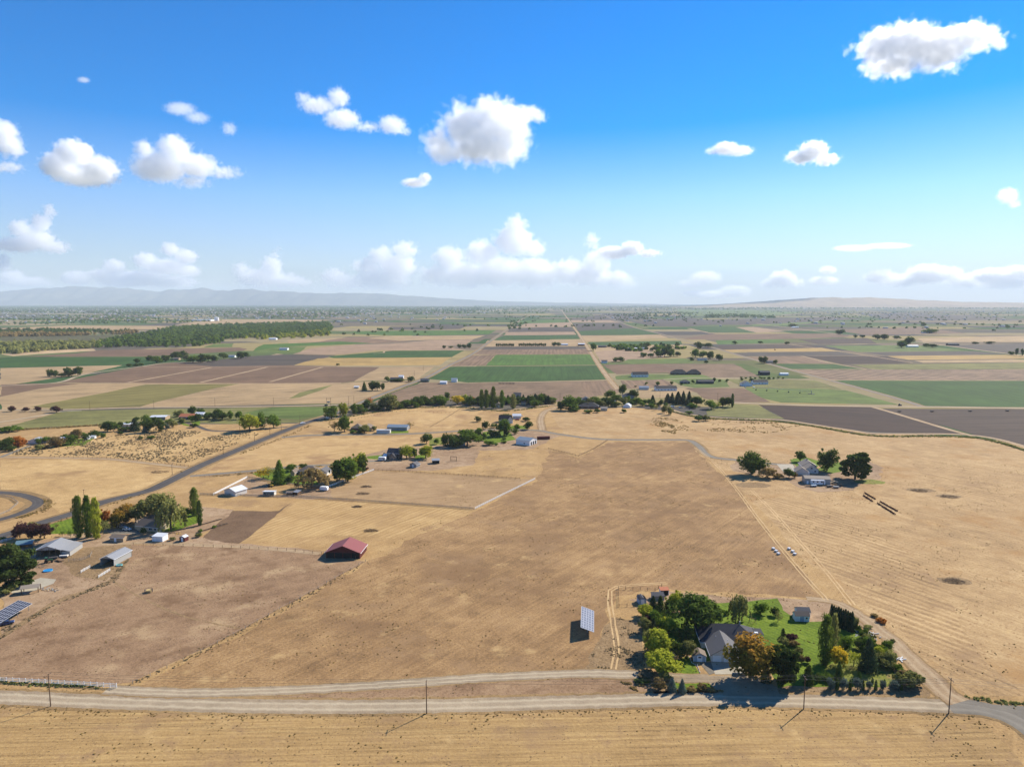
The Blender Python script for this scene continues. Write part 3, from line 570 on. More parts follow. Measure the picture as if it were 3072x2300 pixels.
road('driveway', [(1627,1290),(1622,1265),(1624,1250),(1637,1233),(1668,1222)], 6, 'lane', sh=3)
road('driveway', [(570,1428),(640,1422),(790,1409),(900,1398),(1010,1393),(1100,1384),(1170,1380)], 4.5, 'old_asphalt', sh=2)
road('driveway', [(560,1268),(590,1277),(640,1292),(760,1290),(840,1282),(890,1276)], 4, 'asphalt', sh=2); road('driveway', [(230,1605),(330,1590),(420,1585)], 5, 'yard_dirt')
road('driveway', [(300,1632),(450,1628),(600,1635),(760,1642),(960,1660)], 4, 'lane')
def ruts(px, w, mat, amp=0.3):
    c = [G(*p) for p in px]
    for sg in (-1, 1):
        q = []
        for i, p in enumerate(c):
            t = (c[min(i+1, len(c)-1)] - c[max(i-1, 0)]).normalized(); q.append(p + Vector((-t.y, t.x, 0)) * sg * 0.8)
        strip('field_track', None, 0.6, 'rut', amp=0.15, step=4, world=q)
strip('irrigation_ditch', [(-60,1279),(0,1266),(100,1250),(180,1235),(245,1231)], 2.2, 'concrete')
# near lanes
road('road', [(-250,2088),(0,2091),(250,2101),(500,2111),(900,2119),(1279,2117),(1700,2106),(2100,2097),(2400,2102),(2650,2110),(2860,2118)], 7.4, 'gravel', sh=2.4, amp=0.28, step=1.2)
road('driveway', [(320,2068),(480,2076),(640,2077),(900,2068),(1100,2057),(1300,2043),(1500,2030),(1750,2020),(1900,2023),(2020,2032),(2130,2035)], 5.2, 'gravel', sh=1.2, amp=0.25, step=1.2)
road('road', [(2840,2116),(2930,2122),(3010,2142),(3072,2172),(3150,2230),(3230,2320),(3300,2450)], (8.2, 9.0), 'old_asphalt', sh=2.5, amp=0.1, step=3)
sheet('road', [(2850,2104),(2960,2112),(3300,2128),(3300,2250),(3160,2200),(3040,2140),(2940,2118)], 'old_asphalt', amp=0.2, step=3)
road('lane', [(2880,2106),(2835,2078),(2780,2020),(2700,1945),(2640,1890),(2580,1845),(2500,1805),(2420,1795)], (8.0, 4.0), 'lane', sh=1.5, amp=0.5, step=3)
ruts([(2480,1800),(2420,1735),(2340,1640),(2270,1550),(2200,1455),(2140,1385),(2085,1342)], 3.4, 'lane', amp=0.3)
ruts([(2560,1815),(2480,1715),(2400,1625),(2320,1535),(2255,1470)], 3.0, 'lane', amp=0.3)
ruts([(2560,1475),(2620,1500),(2690,1540),(2740,1560)], 4, 'lane', amp=0.3)
strip('trodden_path', [(330,1740),(430,1795),(560,1850),(735,1888)], 0.9, 'bed', amp=0.4, step=2)
ruts([(1840,2006),(1850,1940),(1838,1860),(1830,1790),(1850,1760),(2000,1748)], 2.0, 'lane', amp=0.3)
strip('verge', [(0,1912),(170,1806),(330,1742),(385,1655)], 3.0, 'bed', amp=0.9)
# concrete apron and paths by the near house
sheet('driveway', [(2133,1985),(2205,1986),(2245,2010),(2235,2022),(2145,2022)], 'concrete', amp=0.0)
sheet('driveway', [(2098,1988),(2132,1985),(2144,2018),(2128,2024)], 'old_asphalt', amp=0.1, step=2)
sheet('driveway', [(2000,2027),(2120,2027),(2250,2023),(2330,2060),(2340,2088),(2170,2088),(2140,2060),(2125,2044),(2010,2039)], 'gravel', amp=0.3, step=2.5)
sheet('patio', [(2330,1392),(2378,1392),(2388,1412),(2350,1416)], 'concrete')
sheet('patio', [(30,1770),(120,1732),(170,1738),(160,1750),(75,1782),(40,1778)], 'concrete', amp=0.4)
sheet('patio', [(320,1590),(410,1585),(420,1600),(330,1602)], 'old_asphalt', amp=0.4)
# ---------------------------------------------------------------- mountains and the tan hill
def range_mesh(name, prof, D, foot, back, mat, rows=26, cols=360, rough=0.12, low=1.0):
    xs = np.linspace(prof[0][0], prof[-1][0], cols); top = np.interp(xs, [p[0] for p in prof], [p[1] for p in prof]); top = HORIZON - (HORIZON - top) * np.where(top < HORIZON, low, 1.0); V = []
    for j in range(rows):
        t = j / (rows - 1); d = foot + (back - foot) * t; s = max(0.0, 1 - abs((d - D) / ((D - foot) if d < D else (back - D)))) ** 1.25
        for i, x in enumerate(xs):
            zt = CAM_H + (HORIZON - top[i]) / F_PX * D + 6; q = Vector((x / 34.0, t * 4.2, 3.7)); n = noise.fractal(q, 0.9, 2.1, 5)
            X = (x - CX) / F_PX * D * (0.55 + 0.45 * d / D); z = zt * s * (1 + rough * 2.2 * n * (1 - s) ** 0.5 * 2) if 0 < s < 0.999 else zt * s
            V.append((X, d, max(-0.5, z) if s > 0 else -0.5))
    Fc = [(j*cols+i, j*cols+i+1, (j+1)*cols+i+1, (j+1)*cols+i) for j in range(rows-1) for i in range(cols-1)]
    return tag(obj(name, mesh_np(name, V, Fc, mat, smooth=True)), kind='structure')
hill_m = ground_mat('dry_hill', [(120,100,76),(156,130,98),(180,152,116)], big=1500, mid=300, fine=60, bump=0.0)
mtn_m = ground_mat('mountain_slopes', [(64,70,66),(92,92,82),(120,114,96)], big=2200, mid=500, fine=90, bump=0.0)
range_mesh('mountains', [(-900,880),(-500,872),(-200,866),(0,868),(100,860),(200,853),(240,850),(300,853),(400,858),(470,866),(560,858),(600,857),(700,864),(760,862),(860,868),(960,874),(1050,872),(1130,874),(1250,885),(1400,896),(1500,903),(1700,908),(1850,910),(2000,913),(2200,916)], 34000, 28500, 38500, mtn_m, low=0.85)
range_mesh('hill', [(1980,921),(2150,913),(2250,906),(2350,899),(2430,893),(2500,891),(2520,893),(2600,892),(2680,895),(2760,900),(2880,905),(3072,908),(3250,913),(3450,921)], 20000, 17000, 23500, hill_m, rough=0.05)
# ---------------------------------------------------------------- foliage
def leaf_mat(name, dark, mid, light, top=None, rough=0.75):
    m = bpy.data.materials.new(name); m.use_nodes = True; nt = m.node_tree; nt.nodes.clear(); N, L = nt.nodes.new, nt.links.new
    out = N('ShaderNodeOutputMaterial'); d = N('ShaderNodeBsdfDiffuse'); t = N('ShaderNodeBsdfTranslucent'); mix = N('ShaderNodeMixShader'); mix.inputs[0].default_value = 0.42
    tc = N('ShaderNodeTexCoord'); oi = N('ShaderNodeObjectInfo'); n = N('ShaderNodeTexNoise'); n.inputs['Scale'].default_value = 5.0; n.inputs['Detail'].default_value = 5; n.inputs['Roughness'].default_value = 0.7
    ad = N('ShaderNodeVectorMath'); ad.operation = 'ADD'; L(tc.outputs['Object'], ad.inputs[0]); L(oi.outputs['Random'], ad.inputs[1]); L(ad.outputs[0], n.inputs['Vector'])
    r = N('ShaderNodeValToRGB'); e = r.color_ramp.elements; e[0].position = 0.3; e[0].color = rgb(dark); e[1].position = 0.72; e[1].color = rgb(light); x = e.new(0.5); x.color = rgb(mid); L(n.outputs['Fac'], r.inputs[0])
    c = r.outputs[0]
    if top:                                                # leaves that have turned, at the sunny top of the crown
        sp = N('ShaderNodeSeparateXYZ'); L(tc.outputs['Object'], sp.inputs[0])
        a = N('ShaderNodeMath'); a.operation = 'MULTIPLY_ADD'; L(n.outputs['Fac'], a.inputs[0]); a.inputs[1].default_value = 1.1; L(sp.outputs['Z'], a.inputs[2])
        mr = N('ShaderNodeMapRange'); mr.inputs['From Min'].default_value = 1.2; mr.inputs['From Max'].default_value = 1.7; L(a.outputs[0], mr.inputs['Value'])
        mx = N('ShaderNodeMix'); mx.data_type = 'RGBA'; L(mr.outputs[0], mx.inputs['Factor']); L(c, mx.inputs['A']); mx.inputs['B'].default_value = rgb(top); c = mx.outputs['Result']
    h = N('ShaderNodeHueSaturation'); mv = N('ShaderNodeMapRange'); mv.inputs['To Min'].default_value = 1.3; mv.inputs['To Max'].default_value = 1.9; L(oi.outputs['Random'], mv.inputs['Value'])
    L(mv.outputs[0], h.inputs['Value']); L(c, h.inputs['Color']); L(h.outputs[0], d.inputs['Color']); L(h.outputs[0], t.inputs['Color'])
    L(d.outputs[0], mix.inputs[1]); L(t.outputs[0], mix.inputs[2]); L(mix.outputs[0], out.inputs['Surface']); return m
LM = dict(
    dark=leaf_mat('dark_leaves', (44,56,24),(66,80,34),(92,106,46)), green=leaf_mat('green_leaves', (50,64,22),(80,98,34),(108,124,48)),
    yellowgreen=leaf_mat('yellow_green_leaves', (80,88,26),(124,128,40),(160,156,56)), yellow=leaf_mat('yellow_leaves', (104,94,26),(158,136,38),(192,166,54)),
    olive=leaf_mat('olive_leaves', (74,76,40),(106,106,58),(138,134,80)), orange=leaf_mat('orange_leaves', (58,62,24),(92,84,32),(130,104,42), top=(150,108,46)),
    rust=leaf_mat('rust_leaves', (90,60,28),(142,88,36),(174,112,46)), purple=leaf_mat('purple_leaves', (48,32,32),(70,46,44),(94,64,58)),
    spruce=leaf_mat('spruce_needles', (32,44,28),(50,62,40),(72,84,56)), blue=leaf_mat('blue_spruce_needles', (50,62,56),(74,88,78),(102,114,102)),
    pine=leaf_mat('pine_needles', (36,46,22),(56,68,32),(80,92,46)), brownish=leaf_mat('brownish_leaves', (80,68,40),(118,100,60),(150,128,82)),
    sage=leaf_mat('sage_leaves', (74,66,48),(106,94,70),(136,122,92)), poplar=leaf_mat('poplar_leaves', (54,66,26),(84,96,38),(118,126,54)))
BARK = M('bark', (0.09, 0.07, 0.05, 1), scale=8, var=0.35)
def quads(P, Nn, size, r):
    """Leaf-spray quads at P facing Nn."""
    n = len(P); u = np.cross(Nn, r.normal(size=(n, 3))); u /= np.linalg.norm(u, axis=1, keepdims=True) + 1e-9; v = np.cross(Nn, u)
    s = (size * r.uniform(0.6, 1.4, n))[:, None]; u, v = u * s, v * s * 0.8
    V = np.stack([P - u - v, P + u - v * 0.6, P + u * 0.8 + v, P - u * 0.7 + v * 0.9], 1).reshape(-1, 3)
    return V, np.arange(4 * n).reshape(-1, 4)
def unit(a): return a / (np.linalg.norm(a, axis=1, keepdims=True) + 1e-9)
def ball(r, n): return unit(r.normal(size=(n, 3)))
def crown_mesh(kind, seed, n=1500, leaf=0.022):
    """A crown of unit height and unit width."""
    r = np.random.default_rng(seed); P, Nn = [], []
    def lobe(c, rad, k):
        d = ball(r, k); rr = r.uniform(0.55, 1.08, k)[:, None]; d2 = d.copy()
        P.append(np.array(c) + d * rr * np.array(rad)); Nn.append(unit(d2 * 0.9 + r.normal(size=(k, 3)) * 0.55 + np.array([0, 0, 0.25])))
    if kind in ('round', 'oval', 'bush', 'sparse'):
        z0, z1 = dict(round=(0.10, 1.0), oval=(0.06, 1.0), bush=(0.0, 1.0), sparse=(0.2, 1.0))[kind]
        k = dict(round=17, oval=19, bush=14, sparse=16)[kind]; zc, zr = (z0 + z1) / 2, (z1 - z0) / 2
        for i in range(k):
            d = ball(r, 1)[0]; q = r.uniform(0.35, 0.88)
            if kind == 'bush': d[2] = abs(d[2]) * 1.0 - 0.35
            c = (d[0] * 0.36 * q / 0.7, d[1] * 0.36 * q / 0.7, zc + d[2] * zr * 0.72 * q / 0.75); s = r.uniform(0.13, 0.24)
            lobe(c, (s, s, s * 0.95), n // k)
        for i in range(10):                                 # stray sprays that break the outline
            d = ball(r, 1)[0]; d[2] = abs(d[2]) if kind == 'bush' else d[2]; lobe((d[0] * 0.47, d[1] * 0.47, max(0.1, zc + d[2] * zr * 0.92)), (0.06, 0.06, 0.07), n // 60)
        if kind != 'sparse': lobe((0, 0, zc), (0.32, 0.32, zr * 0.7), n // 3)
    elif kind == 'poplar':
        k = n; z = r.uniform(0.03, 1.0, k); a = r.uniform(0, 6.283, k); env = 0.5 * np.sin(np.pi * np.clip((1.03 - z) * 0.84 + 0.05, 0.03, 1)) ** 0.65
        q = env * np.sqrt(r.uniform(0.3, 1, k)) * (1 + 0.22 * np.sin(a * 3 + z * 9 + seed) + 0.28 * np.sin(z * 31 + a * 2 + seed)) + r.normal(0, 0.045, k)
        P.append(np.stack([np.cos(a) * q, np.sin(a) * q, z + r.normal(0, 0.012, k)], 1)); Nn.append(unit(np.stack([np.cos(a), np.sin(a), np.full(k, 0.35)], 1) + r.normal(size=(k, 3)) * 0.5))
    elif kind in ('spruce', 'juniper'):
        k = 17
        for i in range(k):
            z = 0.03 + 0.95 * i / k; w = (0.5 * (1 - z) ** 0.85 + 0.015) if kind == 'spruce' else 0.5 * (1 - z ** 2.2) ** 0.6
            m = int(n * (w + 0.06) / (k * 0.33)); a = r.uniform(0, 6.28, m); q = np.sqrt(r.uniform(0.12, 1, m)) * w * (1 + 0.13 * np.sin(a * 5 + i * 2))
            P.append(np.stack([np.cos(a) * q, np.sin(a) * q, z - 0.35 * (q) * 0.25 + r.normal(0, 0.012, m)], 1))
            Nn.append(unit(np.stack([np.cos(a), np.sin(a), np.full(m, 0.9)], 1) + r.normal(size=(m, 3)) * 0.45))
    elif kind == 'pine':
        for i in range(30):
            z = r.uniform(0.1, 0.95); w = 0.47 * math.sqrt(max(0.03, 1 - (max(0, z - 0.35) / 0.67) ** 2)) * (0.75 + 0.25 * min(1, z / 0.3)); a = r.uniform(0, 6.28); q = r.uniform(0.45, 0.8) * w
            lobe((math.cos(a) * q, math.sin(a) * q, z * 0.97), (0.13, 0.13, 0.07), n // 30)
        lobe((0, 0, 0.5), (0.26, 0.26, 0.38), n // 5)
    elif kind == 'willow':
        for i in range(60):
            a = r.uniform(0, 6.28); q = r.uniform(0.1, 0.46); zt = 1.0 - 0.5 * (q / 0.5) ** 2 + r.uniform(-.06, .03); m = n // 60
            zz = r.uniform(0.0, 1.0, m) ** 0.8 * r.uniform(0.35, 0.6)
            P.append(np.stack([math.cos(a) * q * (1 + zz * 0.25) + r.normal(0, .02, m), math.sin(a) * q * (1 + zz * 0.25) + r.normal(0, .02, m), np.maximum(0.06, zt - zz)], 1))
            Nn.append(unit(np.array([[math.cos(a), math.sin(a), 0.35]]) + r.normal(size=(m, 3)) * 0.5))
    P, Nn = np.concatenate(P), np.concatenate(Nn)
    V, Fq = quads(P, Nn, leaf, r); V[:, 2] = np.maximum(V[:, 2], 0.012)
    return mesh_np('crown', V, Fq, LM['green'])
def trunk_mesh(kind, seed):
    r = random.Random(seed); mb = MB(); h = dict(round=0.55, oval=0.6, bush=0.4, sparse=0.75, poplar=0.85, spruce=0.93, juniper=0.8, pine=0.8, willow=0.7)[kind]; t = 0.035 if kind != 'poplar' else 0.09
    mb.tube((0, 0, -0.01), (r.uniform(-.02, .02), r.uniform(-.02, .02), h), t, t * 0.3, n=7)
    for i in range(6 if kind in ('round', 'oval', 'sparse', 'willow', 'bush') else 0):
        a = i * 1.05 + r.uniform(0, 1); z = h * r.uniform(0.35, 0.8); q = r.uniform(0.2, 0.34); mb.tube((0, 0, z), (math.cos(a) * q, math.sin(a) * q, z + r.uniform(0.12, 0.28)), t * 0.5, t * 0.15, n=5)
    return mb.mesh('trunk', BARK)
_cr, _tk = {}, {}
NV = dict(round=4, oval=3, bush=3, sparse=2, poplar=3, spruce=3, juniper=2, pine=2, willow=2)
NL = dict(round=2400, oval=2400, bush=1200, sparse=700, poplar=2600, spruce=1900, juniper=900, pine=4500, willow=2200)
LS = dict(round=0.026, oval=0.026, bush=0.045, sparse=0.026, poplar=0.03, spruce=0.028, juniper=0.042, pine=0.027, willow=0.026)
for k in NV:
    for v in range(NV[k]):
        _cr[k, v] = crown_mesh(k, 100 + 7 * v + len(k), NL[k], LS[k]); _tk[k, v] = trunk_mesh(k, v + len(k))
NAME = dict(round='tree', oval='tree', bush='shrub', sparse='tree', poplar='poplar_tree', spruce='spruce_tree', juniper='juniper', pine='pine_tree', willow='willow_tree')
CAT = dict(round='tree', oval='tree', bush='shrub', sparse='tree', poplar='tree', spruce='tree', juniper='shrub', pine='tree', willow='tree')
ADJ = dict(dark='dark green', green='green', yellowgreen='yellow-green', yellow='yellow', olive='olive green', orange='orange-topped', rust='rust brown', purple='dark purple', spruce='dark', blue='blue-grey', pine='deep green', brownish='brownish', sage='grey', poplar='leafy')
NOUN = dict(round='rounded tree', oval='tall broad tree', bush='shrub', sparse='thin open tree', poplar='column-shaped poplar', spruce='cone-shaped spruce', juniper='narrow upright juniper', pine='dense pine', willow='drooping willow')
_tn = [0]
def plant(kind, leaf, x, y, w, h, phrase, adj=None, group=None):
    """x, y: foot in the photograph; w, h: size there in pixels."""
    p = G(x, y); d = math.hypot(p.y, CAM_H); mpp = d / F_PX; dep = math.atan2(CAM_H, p.y)
    W = w * mpp * (0.82 if kind == 'poplar' else 1.15); Hh = h * mpp / math.cos(dep)
    # the crown's far side shows above its top when one looks down on it
    Hh = max(0.45 * Hh, Hh - 0.5 * W * math.tan(dep) * (0.45 if kind in ('round', 'oval', 'bush') else 0.2))
    # likewise the near edge of a low crown hangs below the stem's foot
    if kind in ('bush', 'round') : p = G(x, y); p.y += 0.25 * W if kind == 'bush' else 0.0
    _tn[0] += 1; i = _tn[0]; v = (i * 7) % NV[kind]
    label = f"{adj + ' ' if adj else ''}{ADJ[leaf]} {NOUN[kind]} {phrase}"
    t = empty(NAME[kind], p, 0, label, CAT[kind], group or f"plants {phrase}")
    rz = (i * 2.39996) % 6.283
    for nm, me in (('trunk', _tk[kind, v]), ('crown', _cr[kind, v])):
        o = obj(nm, me, t); o.scale = (W, W * (0.92 + 0.16 * ((i * 13) % 7) / 7), Hh); o.rotation_euler = (0, 0, rz)
        if nm == 'crown':
            o.material_slots[0].link = 'OBJECT'; o.material_slots[0].material = LM[leaf]
    return t
def grove(phrase, rows, group=None):
    for r_ in rows: plant(*r_[:6], phrase, adj=r_[6] if len(r_) > 6 else None, group=group)
R, O, B, S, P_, K, J, N_, W_ = 'round', 'oval', 'bush', 'sparse', 'poplar', 'spruce', 'juniper', 'pine', 'willow'
grove('between the grey hip-roofed house and its sheds', [(R,'dark',2086,1894,118,122,'large'),(R,'green',2143,1868,46,62),(K,'spruce',1959,1824,28,38,'small'),(K,'dark',1980,1858,40,70),(O,'yellowgreen',2024,1826,48,54),(R,'dark',2010,1836,40,34,'small'),(B,'green',2178,1846,20,16)])
grove('along the western edge of the big lawn garden', [(R,'yellowgreen',1938,1850,46,38),(B,'purple',1955,1870,50,24),(R,'olive',1940,1898,44,44),(K,'spruce',1960,1902,28,48),(R,'green',1990,1895,46,42),(R,'yellowgreen',1974,1966,70,80,'tall'),(O,'olive',1950,1955,46,64,'tall'),(B,'purple',1966,1962,40,24,'low'),(R,'yellowgreen',1988,2018,84,66,'wide'),(B,'sage',1940,2038,50,20,'pale'),(B,'dark',1936,2052,44,14),(B,'brownish',1978,2072,32,34),(B,'olive',1996,2048,32,30)])
grove('on the lawn behind the grey hip-roofed house', [(W_,'olive',2217,1868,62,82),(R,'green',2281,1840,40,36),(R,'dark',2323,1846,23,26,'small clipped'),(S,'olive',2334,1865,22,30)])
grove('beside the small white-doored shed', [(R,'olive',2062,1974,46,56),(R,'dark',2038,1974,44,50)])
grove('in the verge of the pale gravel drive', [(K,'blue',2016,2070,30,36),(K,'blue',2046,2076,27,38),(B,'brownish',2078,2076,26,14),(B,'brownish',2105,2070,28,16),(B,'brownish',2135,2076,20,12)])
grove('in front of the white-doored garage', [(R,'orange',2255,2030,132,124,'huge'),(N_,'pine',2350,2048,90,106,'large'),(K,'spruce',2298,2044,30,56)])
grove('on the lawn east of the grey hip-roofed house', [(B,'purple',2377,1926,34,24),(B,'brownish',2384,1942,28,18),(B,'olive',2354,1939,25,25),(J,'dark',2349,1908,12,24),(B,'olive',2400,1970,28,24,'low'),(B,'brownish',2406,1992,18,26,'tall'),(B,'purple',2424,1990,18,20,'small')])
grove('at the middle of the big garden lawn', [(P_,'poplar',2474,1992,46,128,'tall'),(P_,'olive',2499,1970,28,112,'tall'),(R,'green',2534,1956,50,50),(R,'yellow',2517,2002,50,62),(S,'yellowgreen',2561,1998,38,42),(K,'spruce',2604,2010,54,90,'large'),(R,'green',2604,1952,40,42,'small'),(R,'green',2661,1953,36,34,'small'),(R,'yellowgreen',2637,1978,36,42),(R,'olive',2667,1992,36,42),(K,'dark',2515,2048,30,60),(J,'dark',2425,2051,26,52),(R,'dark',2452,2041,24,22),(B,'green',2485,2046,30,22),(R,'olive',2563,1886,22,38)])
for i in range(10):
    plant(J, 'spruce', 2493 + 6.9 * i, 1872 + 2.5 * i, 13, 58 - (i % 3) * 2, 'in the clipped dark hedge row beside the white shed', group='hedge row of junipers')
for i, (x, w, h) in enumerate(((2492,24,34),(2530,20,33),(2572,22,33),(2607,16,27),(2647,16,26),(2685,22,27))):
    plant(O, 'blue', x, 2068, w, h, 'in the row along the broad gravel road', adj='small', group='clipped row along the road')
for x, h in ((2511,31),(2550,29),(2589,27),(2627,27),(2703,25)): plant(J, 'dark', x, 2068, 9, h, 'in the row along the broad gravel road', group='clipped row along the road')
grove('at the corner of the broad gravel road and sandy lane', [(B,'olive',2742,2072,66,46,'large'),(B,'brownish',2722,2056,44,36),(K,'spruce',2702,2046,22,28),(J,'green',2577,2042,12,26),(J,'green',2617,2050,8,17),(J,'green',2653,2052,8,15)])
grove('beside the sandy lane', [(B,'rust',2651,1870,30,14),(B,'brownish',2626,1852,20,10),(B,'olive',2608,1886,22,10),(B,'olive',2680,1925,12,8,'small')])
grove('beside the patio of the solar-panelled farmyard', [(N_,'pine',38,1762,130,130,'huge'),(B,'olive',10,1786,50,28),(B,'olive',4,1622,20,12,'small')])
grove('beside the driveway of the cream gabled farmhouse', [(R,'purple',60,1612,46,48),(R,'purple',98,1614,42,47),(R,'purple',133,1615,44,50),(R,'olive',101,1592,36,28),(P_,'poplar',238,1612,36,118,'tall'),(P_,'green',266,1612,32,118,'tall'),(P_,'yellowgreen',290,1616,32,116,'tall'),(R,'rust',313,1580,42,54),(R,'orange',351,1582,48,52),(R,'orange',382,1566,66,58,'broad'),(S,'olive',310,1602,30,42),(S,'green',187,1608,15,16,'young'),(S,'green',212,1610,20,22,'young'),(S,'olive',170,1585,14,15,'young')])
grove('shading the cream gabled farmhouse', [(O,'olive',466,1564,98,90,'large'),(W_,'olive',513,1588,78,92,'large'),(R,'dark',418,1530,26,26),(R,'green',557,1548,32,28),(P_,'poplar',584,1546,30,80,'tall'),(P_,'dark',600,1576,20,72,'slender'),(B,'dark',428,1602,14,20),(B,'olive',515,1622,16,12),(B,'green',600,1597,14,10),(B,'green',640,1584,14,8),(B,'olive',594,1612,18,14)])
grove('round the low house inside the white-fenced paddock', [(K,'green',839,1450,48,74,'broad'),(R,'green',872,1414,32,26),(R,'dark',910,1406,24,18),(W_,'brownish',935,1463,92,62,'wide'),(R,'dark',869,1449,26,26,'small'),(R,'green',1043,1444,72,80,'large'),(R,'yellowgreen',1075,1418,48,62,'large'),(R,'yellowgreen',1037,1443,52,48),(O,'dark',1011,1442,40,62),(R,'olive',1066,1427,20,26),(S,'yellow',790,1436,42,34),(S,'olive',806,1432,36,32),(B,'purple',1097,1411,16,10),(B,'brownish',1087,1382,18,12),(R,'dark',1088,1420,28,58)])
grove('beside the dark two-storey house', [(R,'yellowgreen',1220,1374,48,40),(R,'dark',1243,1372,18,30),(R,'yellowgreen',1277,1374,48,42),(B,'dark',1154,1374,16,16),(R,'dark',1280,1330,32,34)])
grove('at the bend of the road by the parked trailer', [(R,'green',995,1256,48,42),(O,'yellowgreen',1030,1248,30,42),(R,'dark',1065,1244,19,24),(B,'dark',1090,1240,28,16),(B,'dark',1135,1232,30,16),(R,'olive',1166,1228,58,50,'large'),(R,'olive',1192,1224,26,22),(R,'green',1217,1222,34,24),(S,'rust',1109,1217,18,26)])
grove('round the gravel turnaround west of the road', [(R,'yellowgreen',749,1292,64,56,'large'),(R,'green',783,1286,36,52),(R,'green',821,1283,40,42),(O,'green',692,1257,14,28),(R,'green',717,1258,22,28,'small')])
grove('round the brown house with the long metal barn', [(R,'green',1033,1295,44,52),(S,'brownish',1003,1293,32,30),(R,'olive',1094,1298,36,26),(B,'green',1057,1300,20,10),(B,'green',1076,1300,14,8),(S,'brownish',1230,1284,24,18),(R,'olive',1122,1292,16,16)])
grove('round the dark house with the white metal shop', [(R,'green',1512,1306,44,54,'tall'),(R,'dark',1456,1287,23,26),(R,'dark',1584,1288,26,27),(R,'green',1551,1290,18,20),(B,'olive',1516,1252,30,12),(R,'olive',1434,1265,20,18),(B,'olive',1482,1284,20,14),(B,'dark',1578,1264,22,14),(R,'green',1402,1336,66,54,'large'),(O,'dark',1355,1341,30,42),(O,'dark',1336,1338,25,42),(R,'dark',1371,1342,36,32),(R,'green',1437,1304,20,24),(R,'dark',1477,1311,27,25),(B,'dark',1440,1322,28,16),(B,'green',1467,1337,30,16),(B,'dark',1513,1320,14,9),(B,'green',1488,1336,12,8),(B,'green',1512,1330,16,8)])
grove('in the long tree belt above the canal', [(R,'dark',1250,1214,28,26),(R,'dark',1268,1213,28,30),(B,'dark',1296,1216,24,14),(R,'green',1325,1211,42,28),(O,'dark',1341,1198,18,24),(R,'yellow',1373,1213,40,30),(R,'yellowgreen',1392,1208,18,27),(R,'rust',1417,1205,16,15),(P_,'poplar',1445,1223,18,54,'tall'),(P_,'poplar',1459,1223,18,54,'tall'),(P_,'poplar',1480,1224,20,64,'tall'),(P_,'green',1506,1223,17,52,'tall'),(P_,'olive',1540,1226,22,44,'tall'),(K,'spruce',1524,1204,16,22),(K,'spruce',1554,1202,16,20),(K,'spruce',1570,1204,16,22),(K,'spruce',1584,1204,16,20),(R,'dark',1600,1206,26,20),(O,'dark',1626,1208,24,30),(R,'green',1655,1206,26,17),(R,'green',1605,1220,34,22),(R,'dark',1425,1212,22,20),(R,'dark',1310,1204,18,16)])
grove('round the farmhouse with the arched white shed', [(R,'green',1709,1230,44,46,'tall'),(R,'dark',1681,1230,26,28),(R,'green',1735,1212,22,24),(K,'spruce',1762,1213,18,20),(R,'green',1830,1193,32,25),(O,'dark',1868,1184,20,34),(R,'green',1849,1206,36,25),(O,'dark',1817,1216,26,27),(R,'green',1785,1208,32,20),(B,'dark',1719,1234,42,12),(B,'green',1766,1240,26,12),(B,'dark',1792,1238,18,12),(B,'green',1872,1238,14,12),(R,'green',1884,1203,20,17),(O,'dark',1901,1193,26,26),(B,'green',1895,1214,12,9)])
grove('in the dark conifer clump by the canal', [(K,'spruce',1958,1213,22,30),(K,'spruce',2003,1208,26,30),(K,'spruce',2016,1209,20,34),(K,'spruce',2034,1212,30,40),(K,'spruce',2050,1212,22,42),(K,'spruce',2067,1214,24,44),(R,'dark',2090,1217,40,32),(R,'green',2078,1224,28,16)])
grove('beside the small pasture above the canal', [(R,'green',2134,1227,36,29),(R,'dark',2168,1219,24,30),(R,'dark',2184,1220,24,32),(P_,'dark',2197,1221,11,40),(S,'yellowgreen',2154,1223,18,17),(O,'olive',1993,1239,17,26),(O,'olive',2009,1244,21,26),(R,'green',1955,1225,20,17),(R,'green',1927,1218,24,15),(S,'olive',1968,1230,12,17),(B,'dark',2098,1264,26,20),(B,'olive',2118,1263,24,18),(B,'green',2069,1242,20,10)])
grove('round the pale house above the curving drive', [(R,'dark',2256,1422,74,72,'large'),(R,'brownish',2303,1433,50,36),(B,'brownish',2337,1436,30,15),(R,'dark',2367,1433,30,31,'small'),(R,'brownish',2383,1433,15,20,'small'),(R,'dark',2401,1384,29,35),(R,'dark',2481,1412,58,70,'tall'),(N_,'pine',2565,1437,88,88,'huge')])
grove('along the lane below the western fields', [(R,'purple',36,1234,21,18),(R,'purple',78,1235,18,16),(R,'purple',114,1234,18,17),(R,'purple',170,1237,27,21)])
grove('round the white-roofed house by the canal', [(R,'dark',322,1294,34,34),(R,'dark',340,1294,30,32),(K,'spruce',405,1293,34,42),(R,'dark',408,1264,20,15),(R,'dark',446,1295,32,46),(O,'dark',481,1295,30,44),(K,'blue',434,1297,18,20),(B,'dark',370,1294,36,14),(O,'blue',503,1286,14,15),(R,'olive',519,1282,26,24)])
grove('round the orange-roofed house', [(R,'olive',535,1250,28,22),(R,'dark',576,1245,23,29),(O,'dark',601,1245,23,22),(R,'green',623,1256,27,22),(R,'dark',642,1258,15,20),(R,'dark',668,1260,29,28),(B,'dark',579,1283,22,13)])
